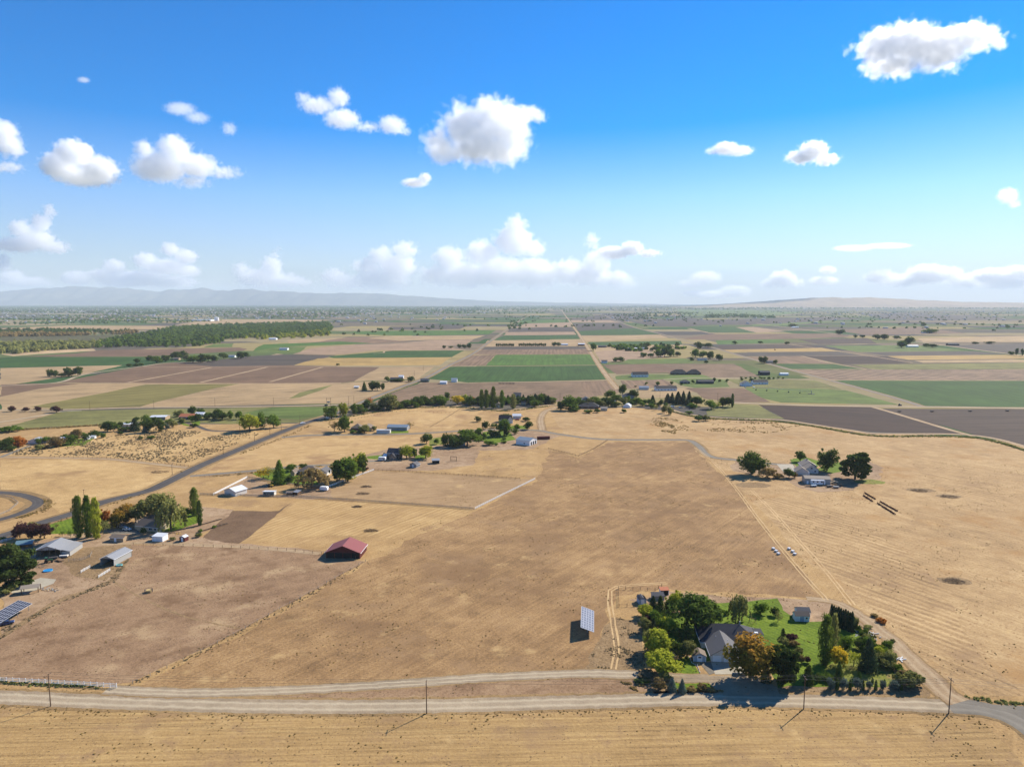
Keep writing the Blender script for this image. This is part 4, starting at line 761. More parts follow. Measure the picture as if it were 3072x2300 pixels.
grove('round the long white house in the scrub', [(R,'rust',52,1340,46,36),(R,'dark',14,1348,46,38),(B,'dark',25,1355,30,18),(R,'brownish',171,1340,42,34),(R,'green',212,1333,36,32),(O,'brownish',228,1321,29,37),(B,'olive',114,1350,24,18),(B,'brownish',136,1347,20,14),(R,'green',250,1310,20,15),(R,'green',272,1309,20,14),(R,'green',292,1308,18,13),(B,'green',25,1297,46,20),(B,'green',5,1296,30,16),(B,'dark',360,1305,16,12),(B,'olive',418,1318,16,10),(B,'green',450,1317,22,11)])
grove('in the lone clump among the brown fields', [(O,'dark',150,1130,19,24),(R,'dark',165,1130,18,21),(R,'green',185,1130,22,12),(O,'dark',206,1130,28,30),(R,'dark',234,1128,30,31)])
grove('round the valley ranch houses', [(R,'dark',412,1089,19,16),(B,'dark',384,1100,18,10),(B,'dark',407,1100,18,10),(R,'dark',424,1098,15,11),(R,'dark',449,1083,24,18),(R,'green',470,1089,30,22),(R,'dark',495,1085,27,22),(R,'dark',528,1078,34,26),(R,'dark',549,1075,30,25),(R,'green',579,1088,36,24),(O,'dark',602,1087,28,27),(R,'dark',625,1083,30,22),(R,'dark',643,1084,22,20),(R,'dark',671,1075,30,18),(R,'dark',722,1075,30,22),(R,'dark',738,1074,20,20),(R,'olive',560,1080,20,18)])
grove('beside the roadside farmhouse in the straw field', [(K,'dark',1093,1171,17,28),(R,'dark',1118,1171,24,30),(R,'dark',1132,1171,22,30),(O,'dark',1149,1171,11,24),(R,'dark',1163,1145,18,17),(R,'dark',1185,1145,20,10),(R,'dark',1201,1145,20,11),(R,'dark',1232,1145,20,18)])
for i in range(9): plant(O, 'dark', 1490 + 6.2 * i, 1039, 6.6, 9.5, 'in the straight windbreak between the crop fields', group='windbreak row')
for i in range(14): plant(O, 'dark', 1558 + 6.0 * i, 1038.6, 6.4, 9 + (i % 3), 'in the straight windbreak between the crop fields', group='windbreak row')
grove('at the farm ending the straight windbreak', [(R,'dark',1662,1038,16,13),(R,'dark',1674,1038,16,12)])
grove('beside the road west of the windbreak', [(R,'dark',1332,1045,12,10),(R,'olive',1352,1044,16,7),(R,'dark',1378,1044,14,13),(O,'dark',1392,1044,14,12),(R,'dark',1408,1044,15,15,'tall')])
grove('at the field road junction yard', [(R,'green',1781,1052,21,25,'tall'),(R,'dark',1846,1085,18,14),(R,'dark',1862,1085,20,16,'broad')])
grove('in the large valley tree clump', [(R,'green',1929,1071,23,15,'low'),(R,'green',1952,1071,21,13,'low'),(R,'green',1976,1071,26,26),(R,'dark',1994,1070,28,30,'tall'),(R,'green',2013,1070,28,26),(R,'dark',2033,1069,20,16)])
grove('beyond the large valley tree clump', [(R,'dark',2005,1051,30,20,'broad'),(R,'dark',1968,1053,24,15),(O,'dark',2097,1046,26,22),(R,'dark',2124,1043,25,16)])
grove('in the clump beside the old straight road', [(R,'green',2086,1071,28,26,'tall'),(R,'green',2108,1073,26,22),(R,'dark',2131,1076,26,24),(O,'dark',2157,1081,20,20),(R,'dark',2075,1082,14,10,'small'),(B,'dark',2120,1090,12,10)])
grove('beside the low grey house in the valley', [(O,'dark',2283,1090,14,22),(O,'dark',2294,1090,15,23),(R,'green',2326,1091,14,13)])
grove('round the white farm building by the dark field', [(R,'dark',2724,1036,32,28,'tall'),(R,'dark',2705,1042,27,21),(R,'dark',2798,1042,25,12,'low'),(O,'dark',2778,1040,16,11)])
grove('where the gravel road meets the dark fields', [(R,'dark',2632,1018,24,16),(R,'dark',2652,1018,24,17),(R,'dark',2690,1017,20,11,'low'),(O,'dark',2566,1013,10,10),(B,'dark',2590,1013,16,9)])
grove('beside the gold grain strip', [(O,'dark',3050,1065,9,22),(O,'dark',3067,1066,9,22),(R,'dark',3034,1064,16,11)])
grove('in the bright green strip beyond the old road', [(R,'dark',2205,1032,14,10),(B,'dark',2282,1030,14,7),(O,'dark',2360,1032,14,8)])
grove('far across the grey fields', [(R,'dark',2520,1003,26,16),(R,'green',2789,999,40,13),(R,'olive',2378,980,22,10),(B,'dark',2928,1032,20,7),(O,'dark',2968,1031,26,8),(O,'green',2770,978,16,12),(B,'dark',1012,1096,12,6)])
def fill(phrase, n, x0, x1, ya, yb, seed, kinds, wr=(14, 30), hr=(0.7, 1.15)):
    """More of the same belt: ya, yb are the rows of the foot line at x0 and x1."""
    r = random.Random(seed)
    for i in range(n):
        t = (i + r.random()) / n; k, l = r.choice(kinds); w = r.uniform(*wr); plant(k, l, x0 + (x1-x0)*t, ya + (yb-ya)*t + r.uniform(-5, 4), w, (h := w * r.uniform(*hr) * (1.25 if k == O else 1)), phrase, adj=('small' if w < wr[0] + (wr[1]-wr[0])*0.33 else 'broad' if w > wr[0] + (wr[1]-wr[0])*0.66 and h < w else 'tall' if h > w else 'middling'))
MIX = [(R,'dark'),(R,'green'),(O,'dark'),(R,'olive'),(B,'green'),(R,'dark'),(O,'green')]
fill('in the western half of the canal tree belt', 26, 1060, 1330, 1238, 1212, 1, MIX); fill('in the eastern half of the canal tree belt', 32, 1385, 1660, 1214, 1212, 2, MIX + [(K,'spruce')]); fill('round the farmhouses at the canal bend', 20, 1680, 1920, 1222, 1214, 3, MIX, (14, 26)); fill('between the blue-roofed house and the conifers', 8, 1905, 2000, 1206, 1222, 4, MIX + [(K,'spruce')], (12, 22))
fill('in the gardens of the western holdings', 16, 345, 700, 1283, 1256, 5, MIX, (14, 26)); fill('in the shelter strip of the long white house', 10, 0, 330, 1345, 1308, 6, MIX + [(R,'rust')], (16, 30)); fill('in the gardens along the paved paddock drive', 9, 1300, 1560, 1338, 1300, 7, MIX, (12, 26)); fill('among the valley houses by the farm road', 14, 1900, 2330, 1160, 1140, 8, [(R,'dark'),(R,'green'),(B,'green'),(B,'dark')], (6, 14)); fill('in the shade garden of the grey hip-roofed house', 3, 1950, 2070, 1870, 1940, 9, [(R,'dark'),(R,'olive'),(O,'green'),(R,'yellowgreen')], (34, 52)); fill('in the eastern shrubbery of the big lawn garden', 4, 2560, 2680, 1940, 2020, 10, [(R,'green'),(R,'olive'),(B,'green'),(R,'dark')], (26, 42))
for i in range(10): plant(B, 'green', 2224 + 14 * i, 1137 - (0 if i % 2 else 2), 7, 6, 'in the young hedge by the farm road', group='young hedge along the farm road')

fill('in the shrub border along the sandy lane', 9, 2570, 2712, 1893, 2030, 12, [(B,'green'),(B,'olive'),(B,'dark'),(R,'green')], (20, 34))
# ---------------------------------------------------------------- masses nobody could count
def scatter_poly(px, n, r):
    """n random ground points inside a surveyed outline (even per square metre)."""
    w = np.array([G(*p)[:2] for p in px]); lo, hi = w.min(0), w.max(0); out = []
    def inside(q):
        c = np.zeros(len(q), bool); j = len(w) - 1
        for i in range(len(w)):
            a, b = w[i], w[j]; m = ((a[1] > q[:, 1]) != (b[1] > q[:, 1])) & (q[:, 0] < (b[0] - a[0]) * (q[:, 1] - a[1]) / (b[1] - a[1] + 1e-9) + a[0]); c ^= m; j = i
        return c
    tot = 0
    while tot < n:
        q = lo + (hi - lo) * r.random((n * 3, 2)); q = q[inside(q)]; out.append(q); tot += len(q)
    return np.concatenate(out)[:n]
def clumps(name, pts, W, Hh, mat, per, leaf, seed, z0=0.05):
    """Low leafy masses: per quads round each point; W, Hh arrays of widths and heights."""
    r = np.random.default_rng(seed); n = len(pts); d = ball(r, n * per); d[:, 2] = np.abs(d[:, 2]) if z0 < 1 else d[:, 2]
    W = np.repeat(np.broadcast_to(W, n), per); Hh = np.repeat(np.broadcast_to(Hh, n), per); c = np.repeat(pts, per, 0)
    q = r.uniform(0.5, 1.0, n * per)
    P = np.stack([c[:, 0] + d[:, 0] * W * 0.5 * q, c[:, 1] + d[:, 1] * W * 0.5 * q, z0 + Hh * (0.12 + 0.85 * np.abs(d[:, 2]) * q)], 1)
    V, Fq = quads(P, unit(d + np.array([0, 0, 0.4]) + r.normal(size=(n * per, 3)) * 0.4), 1.0, r)
    s = np.repeat(leaf * W, 4)[:, None]; Pc = np.repeat(P, 4, 0); V = Pc + (V - Pc) * s; V[:, 2] = np.maximum(V[:, 2], 0.03)
    me = mesh_np(name, V, Fq, mat); return tag(obj(name, me), kind='stuff')
rs = np.random.default_rng(11)
def off_road(p, margin=0.3):
    keep = np.ones(len(p), bool)
    for c, h in ROADS:
        if not h: continue
        lo, hi = c.min(0) - h - 1, c.max(0) + h + 1; i = np.where(keep & (p > lo).all(1) & (p < hi).all(1))[0]
        if len(i): keep[i[np.sqrt(((p[i][:, None] - c[None]) ** 2).sum(2)).min(1) < h + margin]] = False
    return p[keep]
SCRUB = [(0,1345),(180,1325),(300,1316),(440,1287),(560,1292),(700,1300),(760,1292),(780,1302),(690,1342),(560,1388),(440,1382),(316,1368),(140,1366),(40,1364)]
def patchy(px, n, r, scale, cut):
    p = scatter_poly(px, n, r); k = np.array([noise.fractal(Vector((q[0] / scale, q[1] / scale, 1.3)), 1.0, 2.0, 3) for q in p]); return off_road(p[k > cut])
p = patchy(SCRUB, 4200, rs, 28.0, 0.1); clumps('sagebrush', p, rs.uniform(0.6, 1.8, len(p)), rs.uniform(0.25, 0.7, len(p)), LM['sage'], 12, 0.2, 1)
p = patchy(SCRUB, 700, rs, 30.0, -0.3); clumps('sagebrush', p, rs.uniform(0.8, 1.8, len(p)), rs.uniform(0.4, 0.9, len(p)), LM['sage'], 12, 0.2, 2)
p = patchy([(1960,1250),(2116,1256),(2350,1268),(2420,1282),(2300,1300),(2000,1290),(1950,1275)], 1500, rs, 20.0, 0.1); clumps('sagebrush', p, rs.uniform(0.6, 1.8, len(p)), rs.uniform(0.3, 0.6, len(p)), LM['brownish'], 8, 0.22, 3)
p = patchy([(1975,1262),(2010,1262),(2030,1290),(2025,1302),(1985,1295)], 500, rs, 20.0, -0.1); clumps('dead_weeds', p, rs.uniform(0.6, 1.8, len(p)), rs.uniform(0.3, 0.6, len(p)), LM['brownish'], 8, 0.22, 4)
# weeds and tufts on the near ground
NEAR = [(-100,1500),(600,1640),(1100,1690),(1500,1330),(2100,1340),(3100,1400),(3300,2500),(-300,2500)]
p = patchy(NEAR, 14000, rs, 22.0, 0.12); clumps('dry_tufts', p, rs.uniform(0.2, 0.6, len(p)), rs.uniform(0.08, 0.22, len(p)), LM['brownish'], 4, 0.4, 5)
p = patchy([(1790,1930),(1850,1850),(1940,1860),(1950,1990),(1900,2015),(1760,2012)], 1500, rs, 9.0, 0.0); clumps('dry_weeds', p, rs.uniform(0.25, 0.7, len(p)), rs.uniform(0.1, 0.25, len(p)), LM['sage'], 6, 0.3, 6)
p = patchy([(1950,2056),(2010,2064),(2170,2070),(2170,2086),(1960,2088),(1900,2070),(1860,2044)], 900, rs, 5.0, -0.15); clumps('dry_weeds', p, rs.uniform(0.3, 1.0, len(p)), rs.uniform(0.2, 0.5, len(p)), LM['brownish'], 6, 0.3, 7)
p = patchy([(0,1890),(330,1738),(360,1690),(395,1640),(398,1660),(350,1745),(170,1815),(0,1918)], 500, rs, 5.0, -0.1); clumps('dry_weeds', p, rs.uniform(0.3, 1.0, len(p)), rs.uniform(0.1, 0.4, len(p)), LM['sage'], 6, 0.3, 8)
def along(px, n, spread, r):
    c = spline([G(*q) for q in px], 2.0); k = r.integers(0, len(c), n); return off_road(np.array([[c[i].x, c[i].y] for i in k]) + r.normal(0, spread, (n, 2)))
p = along([(0,2045),(120,2052),(250,2058),(352,2064)], 260, 0.45, rs); clumps('fence_weeds', p, rs.uniform(0.5, 1.2, len(p)), rs.uniform(0.15, 0.5, len(p)), LM['olive'], 8, 0.28, 9)
p = along([(0,2122),(250,2134),(700,2146),(1280,2146),(1700,2136),(2100,2126),(2500,2136),(2860,2148),(2960,2175)], 520, 1.0, rs); clumps('verge_weeds', p, rs.uniform(0.15, 0.6, len(p)), rs.uniform(0.05, 0.2, len(p)), LM['brownish'], 5, 0.35, 10)
p = along([(395,2052),(550,1982),(700,1906),(900,1800),(1097,1686)], 220, 0.9, rs); clumps('verge_weeds', p, rs.uniform(0.25, 0.8, len(p)), rs.uniform(0.08, 0.25, len(p)), LM['sage'], 5, 0.35, 11)
p = along([(2900,2092),(2990,2104),(3072,2112),(3200,2120)], 180, 0.6, rs); clumps('verge_weeds', p, rs.uniform(0.4, 1.2, len(p)), rs.uniform(0.2, 0.5, len(p)), LM['olive'], 6, 0.3, 12)
p = along([(2022,1236),(2116,1254),(2306,1263),(2433,1278),(2613,1307),(2795,1309),(2917,1313),(2993,1327),(3072,1350),(3300,1422)], 1500, 1.3, rs); clumps('canal_reeds', p, rs.uniform(0.9, 2.4, len(p)), rs.uniform(0.6, 1.5, len(p)), LM['olive'], 6, 0.25, 13)
p = along([(980,1262),(1138,1235),(1233,1224),(1390,1223),(1516,1233),(1643,1219)], 500, 1.2, rs); clumps('canal_reeds', p, rs.uniform(0.9, 2.4, len(p)), rs.uniform(0.5, 1.2, len(p)), LM['olive'], 6, 0.25, 14)
p = along([(50,1290),(180,1283),(300,1276)], 260, 1.2, rs); clumps('canal_reeds', p, rs.uniform(1, 2.6, len(p)), rs.uniform(0.8, 1.8, len(p)), LM['brownish'], 6, 0.25, 15)
for px_ in (((130,1500),(150,1510),(130,1530),(60,1552)),((1010,1392),(860,1410),(640,1428)),((560,1410),(440,1474),(250,1540),(100,1585)),((720,1362),(850,1312),(930,1276))):
    p = along(px_, 160, 1.3, rs); clumps('verge_weeds', p, rs.uniform(0.5, 1.5, len(p)), rs.uniform(0.2, 0.5, len(p)), LM['brownish'], 5, 0.3, 16)
# the riverside wood and the tree cover of the plain and the town
def wood(name, px, n, hw, mat, seed, per=34, leaf=0.16, hh=None):
    r = np.random.default_rng(seed); p = scatter_poly(px, n, r); W = r.uniform(*hw, len(p)); return clumps(name, p, W, W * r.uniform(0.8, 1.15, len(p)), mat, per, leaf, seed, z0=0.3)
RW = [(0,1000),(120,990),(400,1000),(520,985),(700,972),(980,968),(985,985),(1000,1000),(960,1015),(800,1020),(720,1022),(640,1036),(560,1042),(460,1044),(330,1044),(290,1048),(150,1055),(60,1062),(0,1064),(-200,1066),(-250,1000)]
wood('forest', [(-250,1035),(0,1032),(160,1030),(310,1030),(300,1042),(150,1053),(50,1062),(-250,1068)], 700, (9, 17), LM['olive'], 21)
wood('forest', [(290,1044),(300,1028),(360,1018),(520,985),(700,974),(985,968),(1000,985),(985,1005),(800,1012),(700,1018),(640,1034),(560,1041),(440,1043)], 1700, (10, 19), LM['green'], 22)
wood('forest', [(300,1030),(380,1012),(620,985),(900,972),(980,985),(760,1008),(560,1036),(400,1042)], 1300, (10, 20), LM['dark'], 23)
wood('forest', [(-250,1004),(0,1002),(300,1004),(420,996),(400,1002),(200,1008),(-250,1014)], 600, (9, 16), LM['brownish'], 24)
wood('forest', [(-250,992),(0,990),(180,990),(420,994),(300,1002),(-250,1003)], 500, (9, 16), LM['dark'], 25)
wood('forest', [(700,1010),(830,1008),(980,990),(990,1008),(900,1014),(760,1020)], 160, (9, 16), LM['yellowgreen'], 26)
def plain_trees(px, n, seed, hw=(9, 20), cut=0.0, scale=420.0, per=9, mats=('dark', 'green')):
    r = np.random.default_rng(seed); p = scatter_poly(px, n, r)
    k = np.array([noise.fractal(Vector((q[0] / (scale * 3.2), q[1] / (scale * 0.8), seed * 1.7)), 1.0, 2.2, 4) for q in p]); p = p[k > cut]; h = len(p) // 2
    for m, q in zip(mats, (p[:h], p[h:])): clumps('treeline', q, r.uniform(*hw, len(q)), r.uniform(*hw, len(q)) * 0.7, LM[m], per, 0.3, seed, z0=0.3)
plain_trees([(-300,938),(0,938),(500,944),(1000,948),(1420,940),(1450,922),(900,916),(-300,918)], 18000, 31, (16, 34), -0.25)
plain_trees([(-300,975),(0,975),(250,972),(520,970),(700,960),(1000,955),(1024,945),(400,944),(-300,946)], 2600, 32, (9, 18), 0.02, 260.0)
plain_trees([(1420,945),(1800,935),(2100,930),(2600,926),(3400,928),(3400,915),(1420,916)], 16000, 33, (16, 32), -0.05)
plain_trees([(1000,1012),(1430,1004),(1700,985),(2100,985),(2800,990),(3400,1000),(3400,935),(2200,935),(1700,945),(1000,958)], 3600, 34, (8, 16), 0.24, 240.0, per=14)
plain_trees([(1830,945),(1960,935),(2100,938),(2060,952),(1880,958)], 300, 35, (9, 17), -0.3, 200.0, per=14)
plain_trees([(2118,946),(2200,943),(2330,949),(2325,954),(2210,952),(2120,954)], 170, 36, (12, 22), -0.5, 200.0, per=16)
plain_trees([(1780,1040),(2050,1032),(2060,1046),(1900,1056)], 90, 37, (7, 14), -0.1, 120.0, per=16)
plain_trees([(1530,962),(1580,960),(1590,988),(1520,988)], 60, 38, (8, 15), -0.2, 120.0, per=16)
# the roofs of the far town, a few pixels each
def town(px, n, seed, mats):
    r = np.random.default_rng(seed); p = scatter_poly(px, n, r); V, Fq = [], []
    for i, q in enumerate(p):
        w, d, h = r.uniform(10, 26), r.uniform(9, 16), r.uniform(3.5, 6); x, y = q; b = len(V)
        V += [(x-w/2,y-d/2,0),(x+w/2,y-d/2,0),(x+w/2,y+d/2,0),(x-w/2,y+d/2,0),(x-w/2,y-d/2,h),(x+w/2,y-d/2,h),(x+w/2,y+d/2,h),(x-w/2,y+d/2,h),(x-w/2+1,y,h*1.5),(x+w/2-1,y,h*1.5)]
        Fq += [(b+0,b+1,b+5,b+4),(b+1,b+2,b+6,b+5),(b+2,b+3,b+7,b+6),(b+3,b+0,b+4,b+7),(b+4,b+5,b+9,b+8),(b+6,b+7,b+8,b+9)]
    me = mesh_np('town_roofs', V, Fq, mats); tag(obj('town_roofs', me), kind='stuff')
town([(-200,972),(0,970),(600,962),(1024,955),(1024,924),(0,926),(-200,930)], 800, 41, M('pale_town', (0.42,0.41,0.4,1)))
town([(1000,975),(1420,960),(1500,925),(1000,925)], 260, 42, M('pale_town_two', (0.5,0.47,0.44,1)))
town([(1800,985),(2700,985),(3200,990),(3200,925),(1800,925)], 330, 43, M('pale_town', (0.6,0.6,0.6,1)))
# ---------------------------------------------------------------- building kit: local x across, y away, z up; the front is -y
WHITE, OFFW, CREAM = rgb((225,225,222)), rgb((205,200,190)), rgb((186,170,142))
WM = dict(white=M('white_siding', WHITE, 0.6, var=0.05), offwhite=M('offwhite_siding', OFFW, 0.7, var=0.06), cream=M('cream_siding', CREAM, 0.8, var=0.08), tan=M('tan_siding', rgb((160,138,110)), 0.8), grey=M('grey_siding', rgb((140,140,138)), 0.7, var=0.08),
    blue=M('blue_grey_siding', rgb((150,165,178)), 0.7, var=0.06), dark=M('dark_siding', rgb((70,68,68)), 0.8), brown=M('brown_siding', rgb((104,82,64)), 0.85), red=M('red_siding', rgb((88,40,34)), 0.8), metal=M('metal_siding', rgb((158,156,150)), 0.45, var=0.05), stone=M('stone_facing', rgb((120,110,98)), 0.9, var=0.3, scale=6), wood=M('weathered_wood', rgb((120,96,72)), 0.9, var=0.2), green=M('green_siding', rgb((70,88,78)), 0.7))
RM = dict(grey=M('grey_shingles', rgb((94,92,92)), 0.9, var=0.12, scale=2), slate=M('slate_shingles', rgb((60,60,65)), 0.9, var=0.12, scale=2), brown=M('brown_shingles', rgb((116,102,88)), 0.9, var=0.12), tan=M('tan_shingles', rgb((142,130,116)), 0.9, var=0.1), dark=M('charcoal_shingles', rgb((44,44,48)), 0.85, var=0.15), metal=M('metal_roofing', rgb((138,138,138)), 0.4, metal=0.0, var=0.05, spec=0.5), white=M('white_metal_roofing', rgb((205,207,208)), 0.4, var=0.04, spec=0.5), red=M('red_metal_roofing', rgb((132,70,64)), 0.5, var=0.06), orange=M('terracotta_roofing', rgb((176,106,70)), 0.8, var=0.12), teal=M('teal_metal_roofing', rgb((96,122,128)), 0.5, var=0.08), blue=M('blue_metal_roofing', rgb((120,132,142)), 0.45, var=0.05))
GLASS = plain('window_glass', (0.03, 0.035, 0.045, 1), 0.12, var=0.05, spec=0.6); TRIM = M('white_trim', rgb((232,232,230)), 0.5, var=0.03); INNER_SHADE = M('painted_inner_shade', (0.015, 0.014, 0.013, 1), 0.9)  # the near-black material paints the shade inside open bays and doors
CONC = M('concrete_block', rgb((150,146,140)), 0.9)
def volume(par, x0, x1, y0, y1, eave, rise, ridge, wall, roof, over=0.45, hip=False, open_=(), t=0.14, z0=0.0, chimney=None):
    """One block of a building: wall (minus open sides 'f','b','l','r') and roof as parts of par."""
    cx, cy, zr = (x0+x1)/2, (y0+y1)/2, eave + rise; mb = MB(); S = 0.16
    def panel(a, b, n): 
        nx, ny = n
        mb.add([(a[0],a[1],z0-0.3),(b[0],b[1],z0-0.3),(b[0],b[1],eave),(a[0],a[1],eave),(a[0]-nx*S,a[1]-ny*S,z0-0.3),(b[0]-nx*S,b[1]-ny*S,z0-0.3),(b[0]-nx*S,b[1]-ny*S,eave),(a[0]-nx*S,a[1]-ny*S,eave)], [(0,1,2,3),(5,4,7,6),(3,2,6,7),(0,3,7,4),(1,5,6,2)])
    if 'f' not in open_: panel((x0,y0),(x1,y0),(0,-1))
    if 'b' not in open_: panel((x1,y1),(x0,y1),(0,1))
    if 'l' not in open_: panel((x0,y1-S),(x0,y0+S),(-1,0))
    if 'r' not in open_: panel((x1,y0+S),(x1,y1-S),(1,0))
    for c in ((x0,y0),(x1,y0),(x0,y1),(x1,y1)):
        if open_: mb.box(c[0]-0.1,c[0]+0.1,c[1]-0.1,c[1]+0.1,z0-0.3,eave)
    o = over; mr = MB(); dz = lambda run: rise * o / run
    if hip:
        run = min(x1-x0, y1-y0)/2; e = eave - dz(run); X0,X1,Y0,Y1 = x0-o,x1+o,y0-o,y1+o
        if x1-x0 >= y1-y0: A, B = (x0+run, cy, zr), (x1-run, cy, zr)
        else: A, B = (cx, y0+run, zr), (cx, y1-run, zr)
        c = [(X0,Y0,e),(X1,Y0,e),(X1,Y1,e),(X0,Y1,e)]
        if x1-x0 >= y1-y0: mr.slab([c[0],c[1],B,A],t); mr.slab([c[2],c[3],A,B],t); mr.slab([c[3],c[0],A],t); mr.slab([c[1],c[2],B],t)
        else: mr.slab([c[0],c[1],A],t); mr.slab([c[2],c[3],B],t); mr.slab([c[3],c[0],A,B],t); mr.slab([c[1],c[2],B,A],t)
    elif ridge == 'x':
        run = (y1-y0)/2; e = eave - dz(run); X0,X1 = x0-o,x1+o
        mr.slab([(X0,y0-o,e),(X1,y0-o,e),(X1,cy,zr),(X0,cy,zr)],t); mr.slab([(X1,y1+o,e),(X0,y1+o,e),(X0,cy,zr),(X1,cy,zr)],t)
        for xx, n in ((x0,-1),(x1,1)):
            if ('l' if n < 0 else 'r') not in open_ or rise < 2.2: mb.add([(xx,y0,eave),(xx,y1,eave),(xx,cy,zr-t),(xx-n*S,y0,eave),(xx-n*S,y1,eave),(xx-n*S,cy,zr-t)], [(0,2,1) if n>0 else (0,1,2),(3,4,5) if n>0 else (3,5,4)])
    elif ridge == 'y':
        run = (x1-x0)/2; e = eave - dz(run); Y0,Y1 = y0-o,y1+o
        mr.slab([(x0-o,Y1,e),(x0-o,Y0,e),(cx,Y0,zr),(cx,Y1,zr)],t); mr.slab([(x1+o,Y0,e),(x1+o,Y1,e),(cx,Y1,zr),(cx,Y0,zr)],t)
        for yy, n in ((y0,-1),(y1,1)): mb.add([(x0,yy,eave),(x1,yy,eave),(cx,yy,zr-t),(x0,yy-n*S,eave),(x1,yy-n*S,eave),(cx,yy-n*S,zr-t)], [(0,1,2) if n<0 else (0,2,1),(3,5,4) if n<0 else (3,4,5)])
    elif ridge == 'mono':      # high at the front
        mr.slab([(x0-o,y0-o,zr),(x1+o,y0-o,zr),(x1+o,y1+o,eave),(x0-o,y1+o,eave)],t)
    elif ridge == 'monoback':  # high at the back
        mr.slab([(x0-o,y0-o,eave),(x1+o,y0-o,eave),(x1+o,y1+o,zr),(x0-o,y1+o,zr)],t)
    elif ridge == 'arch':
        n = 12; run = (x1-x0)/2
        for i in range(n):
            a, b = math.pi*i/n, math.pi*(i+1)/n; p = lambda q: (cx - math.cos(q)*run, math.sin(q)*rise + eave)
            (xa, za), (xb, zb) = p(a), p(b); mr.slab([(xa,y1,za),(xa,y0,za),(xb,y0,zb),(xb,y1,zb)],0.08)
        pts = [(cx - math.cos(math.pi*i/n)*run*0.99, math.sin(math.pi*i/n)*rise*0.98 + eave) for i in range(n+1)]
        for yy in (y0+0.05, y1-0.05): mb.add([(q[0],yy,q[1]) for q in pts], [tuple(range(n+1)) if yy > y0+1 else tuple(range(n,-1,-1))])
    w = mb.build('wall', WM[wall], par); r_ = mr.build('roof', RM[roof], par)
    if over > 0.38 and ridge in 'xy':                       # white gutters along the eaves
        gt_ = MB(); X0, X1, Y0, Y1 = x0-o, x1+o, y0-o, y1+o; zz = e - 0.07
        for a_, b_ in ((((X0,Y0),(X1,Y0)),((X0,Y1),(X1,Y1))) if (hip or ridge == 'x') else ()) + ((((X0,Y0),(X0,Y1)),((X1,Y0),(X1,Y1))) if (hip or ridge == 'y') else ()): gt_.tube((*a_, zz), (*b_, zz), 0.09, n=6)
        gt_.build('gutter', TRIM, r_)
    if chimney: MB().box(chimney[0]-0.35,chimney[0]+0.35,chimney[1]-0.35,chimney[1]+0.35,eave,zr+0.7).build('chimney', WM['stone'], r_)
    return w, r_
def opening(par, name, side, u0, u1, z0, z1, fx, mat=None, frame=TRIM, bars=0):
    """A door or window on plane fx of a side: framed leaf or pane, each its own mesh."""
    th = 0.07; f = MB(); g = MB(); s = -1 if side in 'fl' else 1; a = 0.09
    def bx(m, p0, p1, q0, q1, d0, d1):
        d0, d1 = sorted((fx + s*d0, fx + s*d1))
        m.box(p0, p1, d0, d1, q0, q1) if side in 'fb' else m.box(d0, d1, p0, p1, q0, q1)
    for (p0,p1,q0,q1) in ((u0-a,u1+a,z1,z1+a),(u0-a,u0,z0,z1),(u1,u1+a,z0,z1)) + (((u0-a,u1+a,z0-a,z0),) if name == 'window' else ()): bx(f,p0,p1,q0,q1,0.003,th)
    for i in range(bars): c = u0 + (u1-u0)*(i+1)/(bars+1); bx(f, c-0.03, c+0.03, z0, z1, 0.03, 0.06)
    o = f.build(name if name == 'window' else name, frame, par)
    bx(g, u0, u1, z0, z1, 0.004, 0.03); g.build('pane' if name == 'window' else 'door_leaf', mat or (GLASS if name == 'window' else TRIM), o)
    return o
def garage_door(par, side, u0, u1, z1, fx, n=4, mat=TRIM):
    d = empty_part('garage_door', par); s = -1 if side in 'fl' else 1
    for i in range(n):
        m = MB(); a, b = z1*i/n + 0.02, z1*(i+1)/n - 0.02; d0, d1 = sorted((fx + s*0.004, fx + s*0.06))
        m.box(u0,u1,d0,d1,a,b) if side in 'fb' else m.box(d0,d1,u0,u1,a,b)
        m.build('door_panel', mat, d)
    return d
def empty_part(name, par):
    o = bpy.data.objects.new(name, None); o.empty_display_size = 0.3; return link(o, par)
def site(name, label, px, rz, cat='building', group=None, world=None): return empty(name, Vector(world) if world else G(*px), math.radians(rz), label, cat, group)
def simple(name, label, x0, x1, y, wall, roof, eave=3.0, rise=2.0, d=9.0, ridge='x', rz=0.0, hip=False, win=0, door=None, cat='building', open_=(), over=0.4, dx=0, wing=None, group=None):
    """A building whose front foot runs from x0 to x1 on row y of the photograph."""
    w = (x1 - x0) * MPP(y) / max(0.5, math.cos(math.radians(rz)) * 0.85 + 0.15); t = site(name, label, ((x0+x1)/2, y), rz, cat, group); h = w/2
    volume(t, -h, h, 0, d, eave, rise, ridge, wall, roof, over, hip, open_)
    if wing: volume(t, *wing)
    for i in range(win):
        u = -h + w*(i+0.7)/(win+0.4); opening(t, 'window', 'f', u-0.6, u+0.6, 0.9, 2.1, 0)
    if door is not None: opening(t, 'door', 'f', door*h-0.5, door*h+0.5, 0.0, 2.1, 0)
    return t
